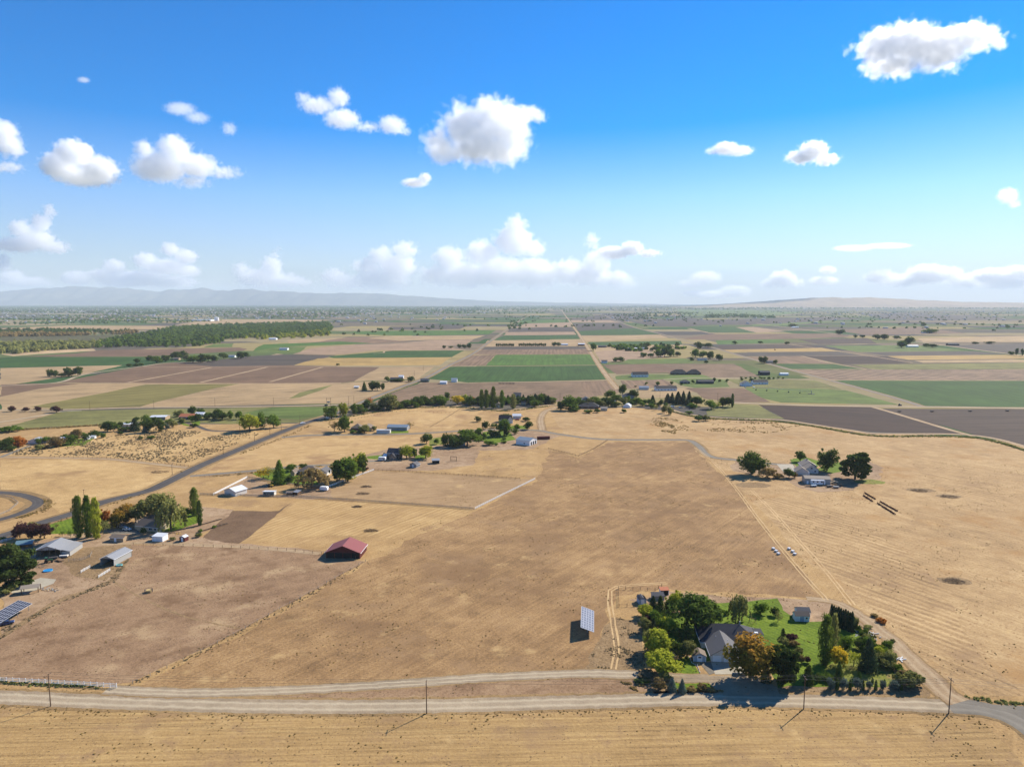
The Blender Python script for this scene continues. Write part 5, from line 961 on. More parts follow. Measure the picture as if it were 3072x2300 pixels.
# ---------------------------------------------------------------- the grey hip-roofed house
h = site('house', 'grey hip-roofed house with attached garage in a green lawn garden', (2133,1983), -5.2, 'house')
volume(h, 0, 9.8, 0, 11.5, 2.6, 3.0, 'y', 'offwhite', 'grey', 0.55)
volume(h, -1.6, 18.4, 9.2, 21.4, 2.65, 3.9, 'x', 'offwhite', 'slate', 0.55, hip=True)
garage_door(h, 'f', 0.55, 3.35, 2.15, 0); garage_door(h, 'f', 4.2, 9.2, 2.15, 0)
opening(h, 'door', 'l', 7.2, 8.2, 0, 2.1, 0.0, WM['brown']); opening(h, 'window', 'l', 11.5, 13.0, 0.9, 2.1, -1.6); opening(h, 'window', 'l', 16.0, 17.5, 0.9, 2.1, -1.6); opening(h, 'window', 'f', 11.5, 13.3, 0.9, 2.1, 9.2, bars=1); opening(h, 'window', 'f', 15.0, 16.8, 0.9, 2.1, 9.2, bars=1)
MB().box(16.9, 21.2, 15.4, 20.4, 2.75, 2.9).build('porch_roof', RM['dark'], h); MB().box(18.2, 19.4, 16.3, 17.3, 2.905, 3.02).build('skylight', M('skylight_panel', rgb((220,226,232)), 0.3), h)
for x, y in ((21.0,15.6),(21.0,20.2)): MB().box(x-0.08,x+0.08,y-0.08,y+0.08,-0.1,2.75).build('porch_post', TRIM, h)
MB().tube((12.6,15.3,5.5),(12.6,15.3,7.4),0.16,n=10).tube((12.6,15.3,7.4),(12.6,15.3,7.55),0.24,n=10).build('flue_pipe', RM['metal'], h)
for x, y, z in ((3.1,9.0,4.6),(6.6,6.2,4.7),(7.4,3.6,4.3)): MB().tube((x,y,z-0.5),(x,y,z+0.25),0.07,n=8).build('vent_pipe', TRIM, h)
s = site('shed', 'small pale blue shed with white glazed door beside the garage', (2099,1984), -5.2, 'shed')
volume(s, -2.0, 2.0, 0, 3.6, 2.2, 1.0, 'y', 'blue', 'brown', 0.3); opening(s, 'door', 'f', -0.75, 0.75, 0.02, 2.0, 0, TRIM, bars=2); opening(s, 'window', 'f', -0.5, 0.5, 1.3, 1.85, -0.035)
for x in (-2.0, 2.0): MB().box(x-0.09,x+0.09,-0.05,0.06,0,2.2).build('corner_board', TRIM, s)
s = site('shed', 'grey barn-roofed garden shed standing at the fenced yard', (1928,1812), 6, 'shed')
volume(s, -1.5, 1.5, 0, 3.4, 2.1, 0.9, 'y', 'blue', 'grey', 0.15); MB().slab([(-1.65,3.55,2.0),(-1.65,-0.15,2.0),(-0.95,-0.15,3.05),(-0.95,3.55,3.05)],0.08).build('roof', RM['grey'], s); MB().slab([(1.65,-0.15,2.0),(1.65,3.55,2.0),(0.95,3.55,3.05),(0.95,-0.15,3.05)],0.08).build('roof', RM['grey'], s); opening(s, 'door', 'f', -0.6, 0.6, 0, 1.9, 0, TRIM)
s = site('shed', 'low dark-roofed coop beside the grey barn-roofed shed', (1976,1800), 3, 'shed'); volume(s, -2.4, 2.4, 0, 3.0, 1.8, 0.5, 'monoback', 'grey', 'slate', 0.2); opening(s, 'door', 'f', 0.8, 1.6, 0, 1.6, 0, WM['wood'])
s = site('shed', 'little white coop with red roof edge behind the dark-roofed coop', (1994,1784), 3, 'shed'); volume(s, -1.7, 1.7, 0, 2.2, 2.1, 0.5, 'monoback', 'white', 'orange', 0.25, open_=('f',)); MB().box(-0.2, 1.4, 0.02, 0.1, 0, 1.9).build('doorway_shade_panel', INNER_SHADE, s)  # black panel paints the shade inside the coop's opening
s = site('shed', 'white double shed with grey roofs beside the dark hedge row', (2407,1864), -3, 'shed')
volume(s, -2.6, 2.6, 0, 3.2, 2.4, 1.1, 'x', 'white', 'brown', 0.2); volume(s, -0.6, 4.1, 3.3, 7.2, 2.5, 1.1, 'x', 'white', 'grey', 0.2); opening(s, 'door', 'f', -0.9, 0.6, 0, 2.0, 0, WM['blue']); opening(s, 'window', 'f', 1.2, 1.9, 1.1, 1.8, 0)
# ---------------------------------------------------------------- the red barn in the paddock
b = site('barn', 'red metal-roofed barn standing in the dry paddock', None, 0, 'barn', world=(-79.9, 324.2, 0)); b.rotation_euler.z = math.radians(-3.5)
volume(b, -8.2, 8.2, 0, 12.0, 3.0, 3.3, 'y', 'red', 'red', 0.5); MB().box(-7.6, 7.6, -0.02, 0.12, 0.02, 2.8).build('bay_shade_panel', INNER_SHADE, b)  # flat black panel paints the barn's shaded inside over its front wall
for x in (-7.9, -4.0, 0, 4.0, 7.9): MB().box(x-0.12,x+0.12,-0.2,-0.03,-0.1,3.0).build('post', WM['red'], b)
MB().box(-8.2, 8.2, -0.2, -0.04, 2.8, 3.1).build('beam', WM['red'], b)
for y in (2.0, 4.0, 6.0, 8.0, 10.0): MB().box(8.205,8.26,y-0.05,y+0.05,0,2.95).build('batten', WM['red'], b)
# ---------------------------------------------------------------- the solar-panelled farmyard
def ridge_barn(label, a, c, zr, left, right, eave, wall, roof, open_=('f',), name='barn', lean=None):
    p, q = G(*a, zr), G(*c, zr); d = (q - p); L_ = d.length; t = site(name, label, None, 0, name.split('_')[-1], world=(p.x, p.y, 0)); t.rotation_euler.z = math.atan2(d.y, d.x) - math.pi/2
    volume(t, -left, right, 0, L_, eave, zr - eave, 'y', wall, roof, 0.4, open_=open_)
    if lean: volume(t, right + 0.35, right + lean, 0.2, L_ - 0.2, eave - 1.1, 0.01, 'x', wall, roof, 0.05)
    return t, L_
t, L_ = ridge_barn('large grey open-fronted pole barn beside the farmyard pine', (146,1637), (186,1612), 5.4, 6.4, 5.2, 3.4, 'metal', 'metal', ('f',)); 
MB().slab([(9.6,-0.3,2.5),(9.6,L_+0.3,2.5),(5.65,L_+0.3,3.45),(5.65,-0.3,3.45)], 0.12).build('lean_to_roof', RM['metal'], t); MB().box(9.1, 9.25, 0, L_, -0.2, 2.5).build('lean_to_wall', WM['metal'], t); MB().box(5.7, 9.1, 0.0, 0.12, -0.2, 2.55).build('lean_to_front', WM['metal'], t)
for x in (-3.2, 0.0, 3.0): MB().box(x-0.1,x+0.1,-0.1,0.1,-0.1,4.3).build('post', WM['wood'], t)
t, L_ = ridge_barn('grey metal open-ended stock shed at the corral fence', (320,1667), (373,1640), 4.6, 3.2, 3.4, 3.3, 'metal', 'metal', ('f',))
s = site('shed', 'low teal-roofed lean-to shelter behind the pole barn', (70,1644), 20, 'shed'); volume(s, -3.6, 3.6, 0, 4.2, 1.9, 0.9, 'monoback', 'wood', 'teal', 0.3, open_=('f',))
h = site('house', 'cream gabled farmhouse with brown roof under broad trees', (436,1593), -14, 'house')
volume(h, -5.2, 8.2, 0, 8.0, 2.9, 2.6, 'x', 'cream', 'brown', 0.5); volume(h, -8.0, -5.4, 1.5, 11.5, 2.8, 2.2, 'y', 'cream', 'brown', 0.4); volume(h, -6.0, 4.0, 8.2, 14.0, 2.9, 2.4, 'x', 'cream', 'brown', 0.4); opening(h, 'window', 'f', 2.2, 4.2, 0.9, 2.1, 0, bars=1); opening(h, 'window', 'f', 5.6, 6.8, 0.9, 2.1, 0); garage_door(h, 'f', -4.4, -0.6, 2.2, 0, mat=WM['cream']); opening(h, 'door', 'l', 3.0, 4.0, 0, 2.1, -8.0)
s = simple('shed', 'tan low shed beside the cream farmhouse drive', 328, 372, 1625, 'tan', 'brown', 2.4, 0.9, 4.5, rz=-6, cat='shed', door=-0.2)
s = simple('shed', 'bright white boxy shed with white roof behind the corral', 454, 490, 1624, 'white', 'white', 2.7, 0.5, 4.4, 'monoback', rz=-10, cat='shed', door=-0.4, over=0.15)
s = simple('shed', 'small red shed with white roof beside the garden beds', 537, 556, 1624, 'red', 'white', 2.3, 0.7, 2.8, 'y', rz=-14, cat='shed', door=0.0, over=0.15)
pv = site('pavilion', 'open wooden pavilion with four posts on the concrete patio', (90,1779), 20, 'pavilion')
for x in (-3.0, 3.0):
    for y in (0, 3.4): MB().box(x-0.14,x+0.14,y-0.14,y+0.14,0.02,2.4).build('post', WM['wood'], pv)
MB().slab([(-3.5,-0.6,2.4),(3.5,-0.6,2.4),(3.5,1.7,3.2),(-3.5,1.7,3.2)],0.12).slab([(3.5,4.0,2.4),(-3.5,4.0,2.4),(-3.5,1.7,3.2),(3.5,1.7,3.2)],0.12).build('roof', RM['tan'], pv); MB().box(-3.2,3.2,-0.12,0.12,2.2,2.39).box(-3.2,3.2,3.28,3.52,2.2,2.39).build('beam', WM['wood'], pv)
# ---------------------------------------------------------------- round the paddocks
t = simple('barn', 'white gabled pole shed against the white rail fence', 668, 712, 1486, 'offwhite', 'white', 3.2, 1.7, 9.0, 'y', rz=-28, cat='barn')
simple('shed', 'white-roofed open loafing shed by the grey rail fence', 789, 823, 1487, 'offwhite', 'white', 2.4, 0.5, 4.0, 'mono', cat='shed', open_=('f',)); simple('shed', 'brown stable with tiny roof by the grey rail fence', 859, 876, 1486, 'brown', 'brown', 2.2, 0.5, 3.0, 'x', cat='shed'); simple('shed', 'little shelter with tilted white metal roof by the stable', 879, 894, 1485, 'wood', 'metal', 2.0, 0.7, 3.0, 'monoback', rz=-25, cat='shed', open_=('f',))
h = site('house', 'low grey-roofed house half hidden by autumn willow', (930,1424), -8, 'house'); volume(h, -9, 5, 0, 9, 2.8, 2.6, 'x', 'tan', 'brown', 0.5, hip=True); volume(h, 5.2, 13, -2, 7, 2.8, 2.4, 'y', 'offwhite', 'grey', 0.5); volume(h, -12, -9.2, -5, 3, 2.6, 1.8, 'y', 'tan', 'brown', 0.4)
opening(h, 'window', 'f', 7.0, 9.0, 0.8, 2.2, -2, bars=1)
for i in range(3): opening(h, 'window', 'f', -7 + 4*i, -5.4 + 4*i, 0.9, 2.1, 0)
h = site('house', 'dark two-storey gabled house with stone front', (1180,1378), -12, 'house'); volume(h, -5.0, 4.5, 0, 8, 5.2, 3.0, 'x', 'dark', 'slate', 0.4, chimney=(3.4, 3.0)); volume(h, -2.2, 3.0, -3.4, -0.05, 3.0, 2.6, 'y', 'stone', 'slate', 0.35); volume(h, -8.2, -5.2, -1, 5, 2.6, 1.4, 'x', 'white', 'white', 0.2)
for u in (-4.0, 1.4): opening(h, 'window', 'f', u, u+1.2, 3.4, 4.6, 0)
opening(h, 'window', 'f', -0.4, 1.2, 0.9, 2.2, -3.4)
simple('shed', 'grey gabled garden shed in the gravel yard', 1228, 1250, 1402, 'grey', 'grey', 2.4, 1.5, 5.0, 'y', rz=-25, cat='shed', door=0.0); simple('shed', 'dark open shed with pale roof in the gravel yard', 1297, 1318, 1391, 'dark', 'metal', 2.6, 0.6, 4.6, 'monoback', rz=8, cat='shed', open_=('f',))
t = simple('barn', 'long grey metal barn beside the paved drive', 1160, 1222, 1291, 'grey', 'blue', 3.4, 1.6, 11, 'x', rz=-6, cat='barn'); simple('barn', 'long white-roofed open hay shed beside the paved drive', 1129, 1170, 1300, 'offwhite', 'white', 2.8, 0.6, 6, 'mono', cat='barn')
h = site('house', 'brown house with twin hipped roofs beside the long barns', (1084,1291), -5, 'house'); volume(h, -10, 0, 0, 10, 2.9, 3.0, 'x', 'brown', 'brown', 0.5, hip=True); volume(h, 0.3, 10, -2, 9, 2.9, 2.8, 'y', 'tan', 'brown', 0.5); garage_door(h, 'f', 2.2, 7.6, 2.2, -2)
# white metal shop
t = site('workshop', 'white metal workshop with two open doors by the red container', None, 60, 'workshop', world=(12.4,598.5,0)); volume(t, -6.5, 6.5, -6.6, 6.6, 4.2, 1.8, 'y', 'white', 'blue', 0.3)
for u in (-4.6, -0.8, 3.0): opening(t, 'door', 'f', u, u+2.2, 0.02, 3.0, -6.6, INNER_SHADE)  # black leaves paint the shade behind the open doors
opening(t, 'window', 'l', -2.0, -0.8, 1.2, 2.2, -6.5)
h = simple('house', 'dark grey-roofed house hidden behind large rounded tree', 1352, 1396, 1338, 'grey', 'blue', 3.0, 2.8, 11, 'x', rz=12, cat='house', win=3); h = simple('house', 'dark-roofed steep gabled house on the canal rise', 1496, 1534, 1268, 'offwhite', 'dark', 3.2, 4.0, 10, 'x', rz=-4, cat='house', wing=(2, 8, -3, -0.05, 3.0, 3.4, 'y', 'offwhite', 'dark', 0.3)); simple('barn', 'white-roofed garage with vehicles parked in front on the rise', 1538, 1563, 1256, 'offwhite', 'white', 3.2, 1.6, 8, 'x', cat='barn')
c = site('shipping_container', 'rust red shipping container beside the white workshop', (1631,1318), 8, 'container'); MB().box(-5.6,5.6,0,2.4,0.05,2.6).build('body', WM['red'], c)
for i in range(14): MB().box(-5.3+0.78*i,-5.3+0.78*i+0.3,-0.06,-0.003,0.2,2.45).build('rib', WM['red'], c)
# pale house with three gables and its shop
h = site('house', 'pale house with three stepped gables above the curving drive', (2407,1424), -8, 'house')
volume(h, -3.9, 3.9, 0, 7.5, 2.7, 2.5, 'y', 'offwhite', 'tan', 0.5); volume(h, 3.2, 12.2, 5.5, 14, 3.0, 2.8, 'y', 'offwhite', 'tan', 0.5); volume(h, 3.5, 13.5, 15, 25, 3.4, 3.0, 'y', 'offwhite', 'tan', 0.5, chimney=(8.5, 22)); opening(h, 'window', 'f', 6.8, 8.2, 3.1, 4.2, 5.5); opening(h, 'window', 'f', 9.4, 10.6, 0.9, 2.1, 5.5); opening(h, 'door', 'l', 2.5, 3.5, 0, 2.1, -3.9); garage_door(h, 'l', 3.8, 6.9, 2.2, -3.9); MB().box(3.95, 4.9, 0.2, 3.2, -0.1, 1.8).build('yard_wall', WM['white'], h)
t = site('workshop', 'long pale metal workshop with a travel trailer parked before it', None, -10, 'workshop', world=(203.2,461.6,0)); volume(t, -8.0, 8.0, 0, 9.0, 3.9, 1.0, 'x', 'metal', 'tan', 0.25); opening(t, 'door', 'f', -6.8, -5.8, 0, 2.1, 0); garage_door(t, 'r', 2.0, 6.0, 3.2, 8.0)
# ---------------------------------------------------------------- houses along the canal and in the valley
for a in (
 ('house','long dark-roofed house in the tree belt above the canal',1244,1300,1214,'dark','dark',3.0,2.6,10,'x',-4,False,3,None),
 ('house','blue-grey gabled house beside the tall poplars',1408,1440,1212,'grey','slate',3.2,3.2,10,'x',4,False,2,None),
 ('house','grey house showing over the conifers of the tree belt',1541,1563,1196,'grey','slate',5.0,2.4,9,'x',0,False,2,None),
 ('house','cream cottage between the poplars above the canal',1487,1503,1221,'cream','brown',3.0,2.2,7,'y',0,False,0,0.2),
 ('house','cream cottage at the end of the poplars above the canal',1564,1578,1214,'cream','brown',3.0,2.0,7,'x',0,False,0,None),
 ('house','big charcoal-roofed farmhouse near the arched white shed',1734,1796,1226,'brown','dark',3.2,3.6,14,'x',-6,True,3,None),
 ('house','grey gabled house behind the charcoal-roofed farmhouse',1746,1772,1206,'grey','grey',3.2,3.0,9,'y',0,False,2,None),
 ('shed','tan gabled shed beside the gravel heap',1802,1822,1232,'cream','tan',2.8,1.6,7,'x',-8,False,1,None),
 ('house','tan-roofed house beside the arched white shed',1826,1846,1209,'cream','tan',2.8,2.0,8,'x',-14,False,0,None),
 ('house','blue-roofed house with parked vans by the conifers',1868,1904,1194,'grey','slate',3.0,3.0,10,'x',-4,True,2,None),
 ('house','white farmhouse with dark steep gables on the valley lawn',1898,1946,1131,'white','dark',4.2,4.0,11,'x',6,False,4,None),
 ('house','broad dark brick house with steep hipped roof',2016,2062,1124,'brown','dark',3.6,5.0,14,'x',0,True,3,None),
 ('house','dark brick house with pointed roof beside the broad one',2066,2103,1124,'brown','dark',3.6,5.0,13,'x',0,True,2,None),
 ('house','small dark bungalow beside the farm track hedge',2043,2070,1151,'dark','slate',3.2,2.4,9,'x',0,True,2,None),
 ('barn','long dark barn with low roof on the valley lawn',2094,2142,1151,'dark','dark',3.6,2.2,12,'x',0,False,0,None),
 ('house','long white house with dark roof and many windows',1968,2032,1172,'white','dark',3.4,3.0,12,'x',3,False,6,0.0),
 ('shed','pale boxy outbuilding beside the long white house',1918,1946,1169,'offwhite','blue',3.4,1.4,9,'x',-8,False,0,None),
 ('house','white house with grey gable beside the green pasture',2226,2258,1158,'white','grey',3.4,3.6,11,'y',0,False,0,None),
 ('house','white house with long dark roof beside the green pasture',2260,2306,1153,'white','dark',3.6,3.0,10,'x',6,False,4,None),
 ('barn','dark two-level barn beside the old straight road',2280,2310,1125,'dark','slate',5.0,2.0,10,'x',0,False,0,None),
 ('shed','low white shed beside the old straight road',2342,2366,1126,'white','white',3.0,1.2,9,'x',0,False,0,None),
 ('house','white-roofed low house behind dark conifers by the canal',355,392,1281,'offwhite','white',2.8,0.8,9,'x',8,False,2,None),
 ('house','flat white-roofed house beside dark rounded trees',450,496,1260,'tan','white',3.4,0.8,12,'x',4,False,3,None),
 ('house','orange-roofed house in the western holdings',536,580,1258,'brown','orange',3.0,2.4,11,'x',-3,False,3,None),
 ('garage','white garage beside the orange-roofed house',584,610,1249,'white','white',2.8,1.4,8,'x',-3,False,0,None),
 ('house','long white house with flat roof in the scrub',128,196,1327,'white','white',3.0,0.7,9,'x',10,False,5,None),
 ('garage','white gabled garage beside the long white house',86,120,1331,'white','metal',2.8,1.8,9,'y',10,False,0,None),
 ('shed','tiny white gabled shed on the lawn by the scrub',252,263,1319,'white','white',2.2,1.4,3,'y',-20,False,0,None),
 ('shed','tiny white low shed on the lawn by the scrub',268,284,1315,'white','white',2.0,0.6,3,'x',0,False,0,None),
 ('house','dark farmhouse beside the road in the straw field',1170,1208,1144,'brown','slate',3.2,2.6,10,'x',0,False,2,None),
 ('shed','small white barn beside the straw field farmhouse',1196,1210,1136,'white','white',4.0,1.6,7,'x',0,False,0,None),
 ('shed','small cream shed among farm tracks in the straw field',1062,1076,1165,'cream','white',2.4,1.0,6,'x',0,False,0,None),
 ('barn','dark green barn at the corner of the green crop field',1261,1286,1146,'green','slate',3.4,1.8,10,'x',-3,False,0,None),
 ('barn','low white barn at the edge of the green crop field',1320,1340,1152,'white','white',3.0,1.4,9,'x',0,False,0,None),
 ('barn','white barn with blue roof at the edge of the green crop field',1354,1371,1146,'white','blue',4.0,1.8,10,'x',0,False,0,None),
 ('barn','red and white barn at the end of the windbreak row',1735,1754,1037,'red','white',4.6,2.0,16,'x',0,False,0,None),
 ('barn','long white shed beside the end of the windbreak row',1682,1704,1036,'white','white',3.6,1.4,12,'x',0,False,0,None),
 ('barn','very long white poultry shed beyond the tree clump',1884,1912,1049,'white','white',3.4,1.6,14,'x',0,False,0,None),
 ('barn','second very long white poultry shed beyond the tree clump',1916,1940,1048,'white','metal',3.4,1.6,14,'x',0,False,0,None),
 ('barn','dark long cattle shed near the windbreak',1796,1820,1042,'dark','slate',3.6,1.6,12,'x',0,False,0,None),
 ('house','white farmhouse among machinery at the field road junction',1806,1822,1089,'white','slate',3.4,2.4,10,'x',0,False,0,None),
 ('house','pale house among the clump beside the old straight road',2096,2122,1081,'offwhite','grey',3.2,2.4,10,'x',0,False,2,None),
 ('shed','low grey house beside two upright dark trees',2302,2322,1089,'grey','grey',3.0,2.0,9,'x',0,False,0,None),
 ('barn','long white ranch barn at the riverside wood',806,828,1019,'white','white',4.0,2.0,16,'x',0,False,0,None),
 ('barn','white barn on the green valley paddock',838,862,1050,'white','metal',4.0,2.0,14,'x',0,False,0,None),
 ('house','white-roofed house among the valley ranch trees',684,704,1072,'white','metal',3.4,1.8,10,'x',0,False,0,None),
 ('house','tan house among the valley ranch trees',520,536,1080,'tan','brown',3.2,2.2,10,'x',0,False,0,None),
 ('barn','white warehouse at the edge of the town',575,632,963,'white','white',9.0,2.0,60,'x',0,False,0,None),
 ('barn','white farm building beside the dark field clump',2724,2756,1041,'white','blue',3.6,1.8,12,'x',0,False,0,None),
 ('barn','dark barn near the gold grain field',2845,2878,1036,'dark','slate',4.0,2.0,12,'x',0,False,0,None),
 ('barn','white sheds with bright roof beyond the gravel road',2768,2798,999,'white','white',4.0,1.6,12,'x',0,False,0,None),
 ('barn','white farm sheds across the grey fields',2376,2396,983,'white','white',4.0,1.6,12,'x',0,False,0,None)):
    simple(*a[:12], hip=a[12], win=a[13], door=a[14], cat=a[0])
q = site('quonset_shed', 'arched white metal shed beside the farmhouse garden', (1880,1223), -20, 'shed'); volume(q, -4.2, 4.2, 0, 10, 0.4, 4.0, 'arch', 'white', 'white', 0)
wt = site('water_tank', 'round white water tank at the edge of the town', (650,962), 0, 'tank'); MB().tube((0,0,0),(0,0,22),15,n=24).build('tank_body', WM['white'], wt); MB().tube((0,0,22),(0,0,25),15,4,n=24).build('tank_roof', RM['white'], wt)
# ---------------------------------------------------------------- solar tracker and roof of panels
CELL = plain('solar_cells', (0.022, 0.028, 0.05, 1), 0.5, var=0.1, spec=0.15); CELLB = plain('painted_sky_sheen_cells', rgb((82,86,102)), 0.35, var=0.08); FRAME = M('aluminium_frame', rgb((206,208,212)), 0.4, var=0.03)  # the paler cells have the sky's reflection painted into their colour
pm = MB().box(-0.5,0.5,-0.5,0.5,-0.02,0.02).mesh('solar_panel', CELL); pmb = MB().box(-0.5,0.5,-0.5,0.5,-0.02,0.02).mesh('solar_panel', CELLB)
def panel_field(par, O_, ux, vy, nx, ny, mesh, frame_m=0.1, rot=None):
    """Panels nx by ny filling the rectangle O_ + ux + vy (local vectors), with a frame lattice behind."""
    w, hgt = ux.length / nx, vy.length / ny; ex, ey = ux.normalized(), vy.normalized(); n = ex.cross(ey); Mx = Matrix((ex, ey, n)).transposed().to_4x4()
    for i in range(nx):
        for j in range(ny):
            o = obj('solar_panel', mesh, par); o.matrix_local = Matrix.Translation(O_ + ex*(w*(i+0.5)) + ey*(hgt*(j+0.5))) @ Mx @ Matrix.Diagonal((w-frame_m, hgt-frame_m, 1, 1))
    fr = MB()
    for i in range(nx+1): fr.tube(O_ + ex*w*i, O_ + ex*w*i + vy, frame_m*0.5, n=4)
    for j in range(ny+1): fr.tube(O_ + ey*hgt*j, O_ + ey*hgt*j + ux, frame_m*0.5, n=4)
    fr.build('panel_frame', FRAME, par)
TL, BL, BR = G(1745,1818,4.3), G(1742.4,1880.5,4.1), G(1781.5,1895,1.9); ctr = (TL + BR) / 2; ctr.z = 0
tr = site('solar_tracker', 'tilted solar tracker with gridded pale panels standing alone in the dry field', None, 0, 'solar tracker', world=ctr)
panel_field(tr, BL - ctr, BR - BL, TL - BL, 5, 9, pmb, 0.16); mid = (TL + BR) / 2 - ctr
MB().tube((mid.x, mid.y, -0.2), (mid.x, mid.y, mid.z - 0.15), 0.25, 0.2, n=12).build('pole', RM['metal'], tr); ld = (TL - BL).normalized(); MB().tube(mid - ld*6.0 - Vector((0,0,0.2)), mid + ld*6.0 - Vector((0,0,0.2)), 0.13, n=8).build('torque_beam', RM['metal'], tr)
for k in (-4.5, 4.5): q_ = mid + ld*k; MB().tube((q_.x, q_.y, -0.2), (q_.x, q_.y, q_.z - 0.25), 0.14, n=8).build('post', RM['metal'], tr)
c1, c2, c3 = G(96.5,1809.5,2.5), G(0,1867,2.5), G(64,1795,3.7); ax = (c2 - c1); L1 = ax.length; ax = ax.normalized(); up = (c3 - c1); up = up - ax*up.dot(ax); up.z = 1.3
sa = site('solar_array', 'long tilted roof of dark solar panels on steel posts', None, 0, 'solar array', world=(c1.x, c1.y, 0)); o0 = Vector((0,0,2.5))
panel_field(sa, o0, ax*(L1+9.0), -up if False else up, 12, 6, pm, 0.11)
for k in range(5):
    q = ax*(1.0 + k*(L1+7)/4)
    for f, z in ((0.15, 2.6), (0.85, 3.5)): e = q + Vector((up.x, up.y, 0))*f; MB().tube((e.x,e.y,-0.1),(e.x,e.y,z),0.09,n=8).build('post', RM['metal'], sa)
# ---------------------------------------------------------------- utility poles
POLE = M('pole_wood', rgb((104,82,62)), 0.9, var=0.2); CERA = M('insulator', rgb((170,170,168)), 0.3)
def utility_pole(label, px, hgt, rz=0.0, arm=2.4, group=None):
    t = site('utility_pole', label, px, rz, 'utility pole', group); MB().tube((0,0,-0.3),(0,0,hgt),0.17,0.11,n=8).build('pole', POLE, t)
    a = MB().box(-0.06,0.06,-arm/2,arm/2,hgt-0.55,hgt-0.42).build('crossarm', POLE, t)
    for y in (-arm/2+0.1, 0.35, arm/2-0.1): MB().tube((0,y,hgt-0.42),(0,y,hgt-0.2),0.05,n=6).build('insulator', CERA, a)
    return t
near_poles = [((152,2118),10.4,'beside the white rail fence'),((1280,2140),10.3,'beside the open stretch of broad gravel road'),((2411,2126),10.3,'opposite the garden of the grey hip-roofed house'),((2846,2139),11.0,'at the bend where gravel meets asphalt')]
for px, hh, ph in near_poles: utility_pole('wooden utility pole with crossarm ' + ph, px, hh, 0, 2.6, 'poles along the broad gravel road')
WIRE = M('wire_metal', (0.05,0.05,0.05,1), 0.5)
pl = empty('power_line', G(-400,2112), 0, 'thin overhead power wires strung along the broad gravel road', 'power line'); o_ = pl.location.copy()
P4 = [G(-981,2098)] + [G(*p[0]) for p in near_poles] + [G(3700,2190)]
for y in (-1.2, 0.35, 1.2):
    w = MB()
    for a, b in zip(P4[:-1], P4[1:]):
        pts = [a.lerp(b, k/8) + Vector((0, y, 10.2 - 4*0.9*(k/8)*(1-k/8))) - o_ for k in range(9)]
        for p, q in zip(pts[:-1], pts[1:]): w.tube(p, q, 0.022, n=4, cap=False)
    w.build('wire', WIRE, pl)
for px, hp in (((253,1503),30),((517,1424),32),((670,1364),30),((764,1324),27),((810,1305),20),((844,1291),22),((900,1268),19),((720,1305),25)):
    utility_pole('slender pole on the asphalt road ' + {253:'behind the three farmhouse poplars',517:'where the sandy scrub drive leaves it',670:'below the sagebrush slope',764:'at the top of the sagebrush slope',810:'just below the gravel turnaround',844:'beside the rounded turnaround trees',900:'beside the white pickup truck',720:'under the yellow-green turnaround tree'}[px[0]], px, max(7.5, min(12, hp*MPP(px[1])*1.08)), -30, 1.8, 'poles along the asphalt road')
for px in ((270,1230),(462,1227),(645,1219),(821,1218),(1046,1214),(1062,1213)): utility_pole('slender pole beside the level farm lane in the straw fields', px, 10.5, 0, 2.2, 'poles along the farm lane')
for px, l in (((1680,1203),'slender pole at the end of the canal tree belt'),((2153,1204),'slender pole behind the small canal pasture'),((1980,1197),'slender pole behind the dark conifer clump'),((1270,1112),'slender pole beside the straight valley road'),((1243,1128),'second slender pole beside the straight valley road')): utility_pole(l, px, 10.5, 20, 2.0)
hf = site('transformer_stand', 'two-legged power frame with box beside the farm lane', (986,1217), 0, 'power frame')
for x in (-2.4, 2.4): MB().tube((x,0,-0.2),(x,0,9.5),0.16,n=8).build('leg', POLE, hf)
MB().box(-3,3,-0.1,0.1,8.4,8.7).build('beam', POLE, hf); MB().box(-1.6,1.6,-0.3,0.3,3.6,5.4).build('transformer_box', WM['grey'], hf); MB().box(-4.5,-1.0,-1.5,0.5,0,1.6).build('cabinet', WM['dark'], hf)
# ---------------------------------------------------------------- fences
VINYL = M('white_vinyl', rgb((222,221,217)), 0.6, var=0.05); GREYW = M('grey_fence_wood', rgb((150,138,122)), 0.9, var=0.15); BROWNW = M('brown_fence_wood', rgb((104,84,64)), 0.9, var=0.2)
post_me = {m.name: MB().box(-0.075,0.075,-0.075,0.075,-0.2,1.45).mesh('post', m) for m in (VINYL, GREYW, BROWNW)}
def fence(label, pts, mat, gap=2.3, rails=(0.4,0.8,1.2), thick=0.07, hh=1.0, world=False):
    P = [Vector(p) for p in pts] if world else [G(*p) for p in pts]; t = empty('fence', P[0], 0, label, 'fence'); o_ = P[0]
    for a, b in zip(P[:-1], P[1:]):
        L_ = (b-a).length; n = max(1, round(L_/gap)); d = (b-a).normalized(); ang = math.atan2(d.y, d.x)
        for i in range(n + (1 if b is P[-1] else 0)):
            o = obj('post', post_me[mat.name], t, a - o_ + d*(L_*i/n)); o.rotation_euler.z = ang; o.scale = (1.0, 1.0, hh)
        for z in rails:
            r_ = MB().box(0, L_, -0.03, 0.03, z*hh-thick, z*hh+thick).build('rail', mat, t, a - o_); r_.rotation_euler.z = ang
    return t
fence('white three-rail vinyl fence along the broad gravel road', [(-60,2040),(0,2044),(175,2053),(350,2063)], VINYL, 2.1, thick=0.09, hh=1.15)
fence('long white rail fence closing the pale paddock', [(1425,1527),(1605,1438)], VINYL, 2.4, thick=0.09)
fence('white rail fence beside the white pole shed', [(640,1485),(742,1433)], VINYL, 2.4, thick=0.14)
fence('white rail fence in front of the low grey-roofed house', [(985,1462),(1040,1440),(1122,1411)], VINYL, 2.4, thick=0.1)
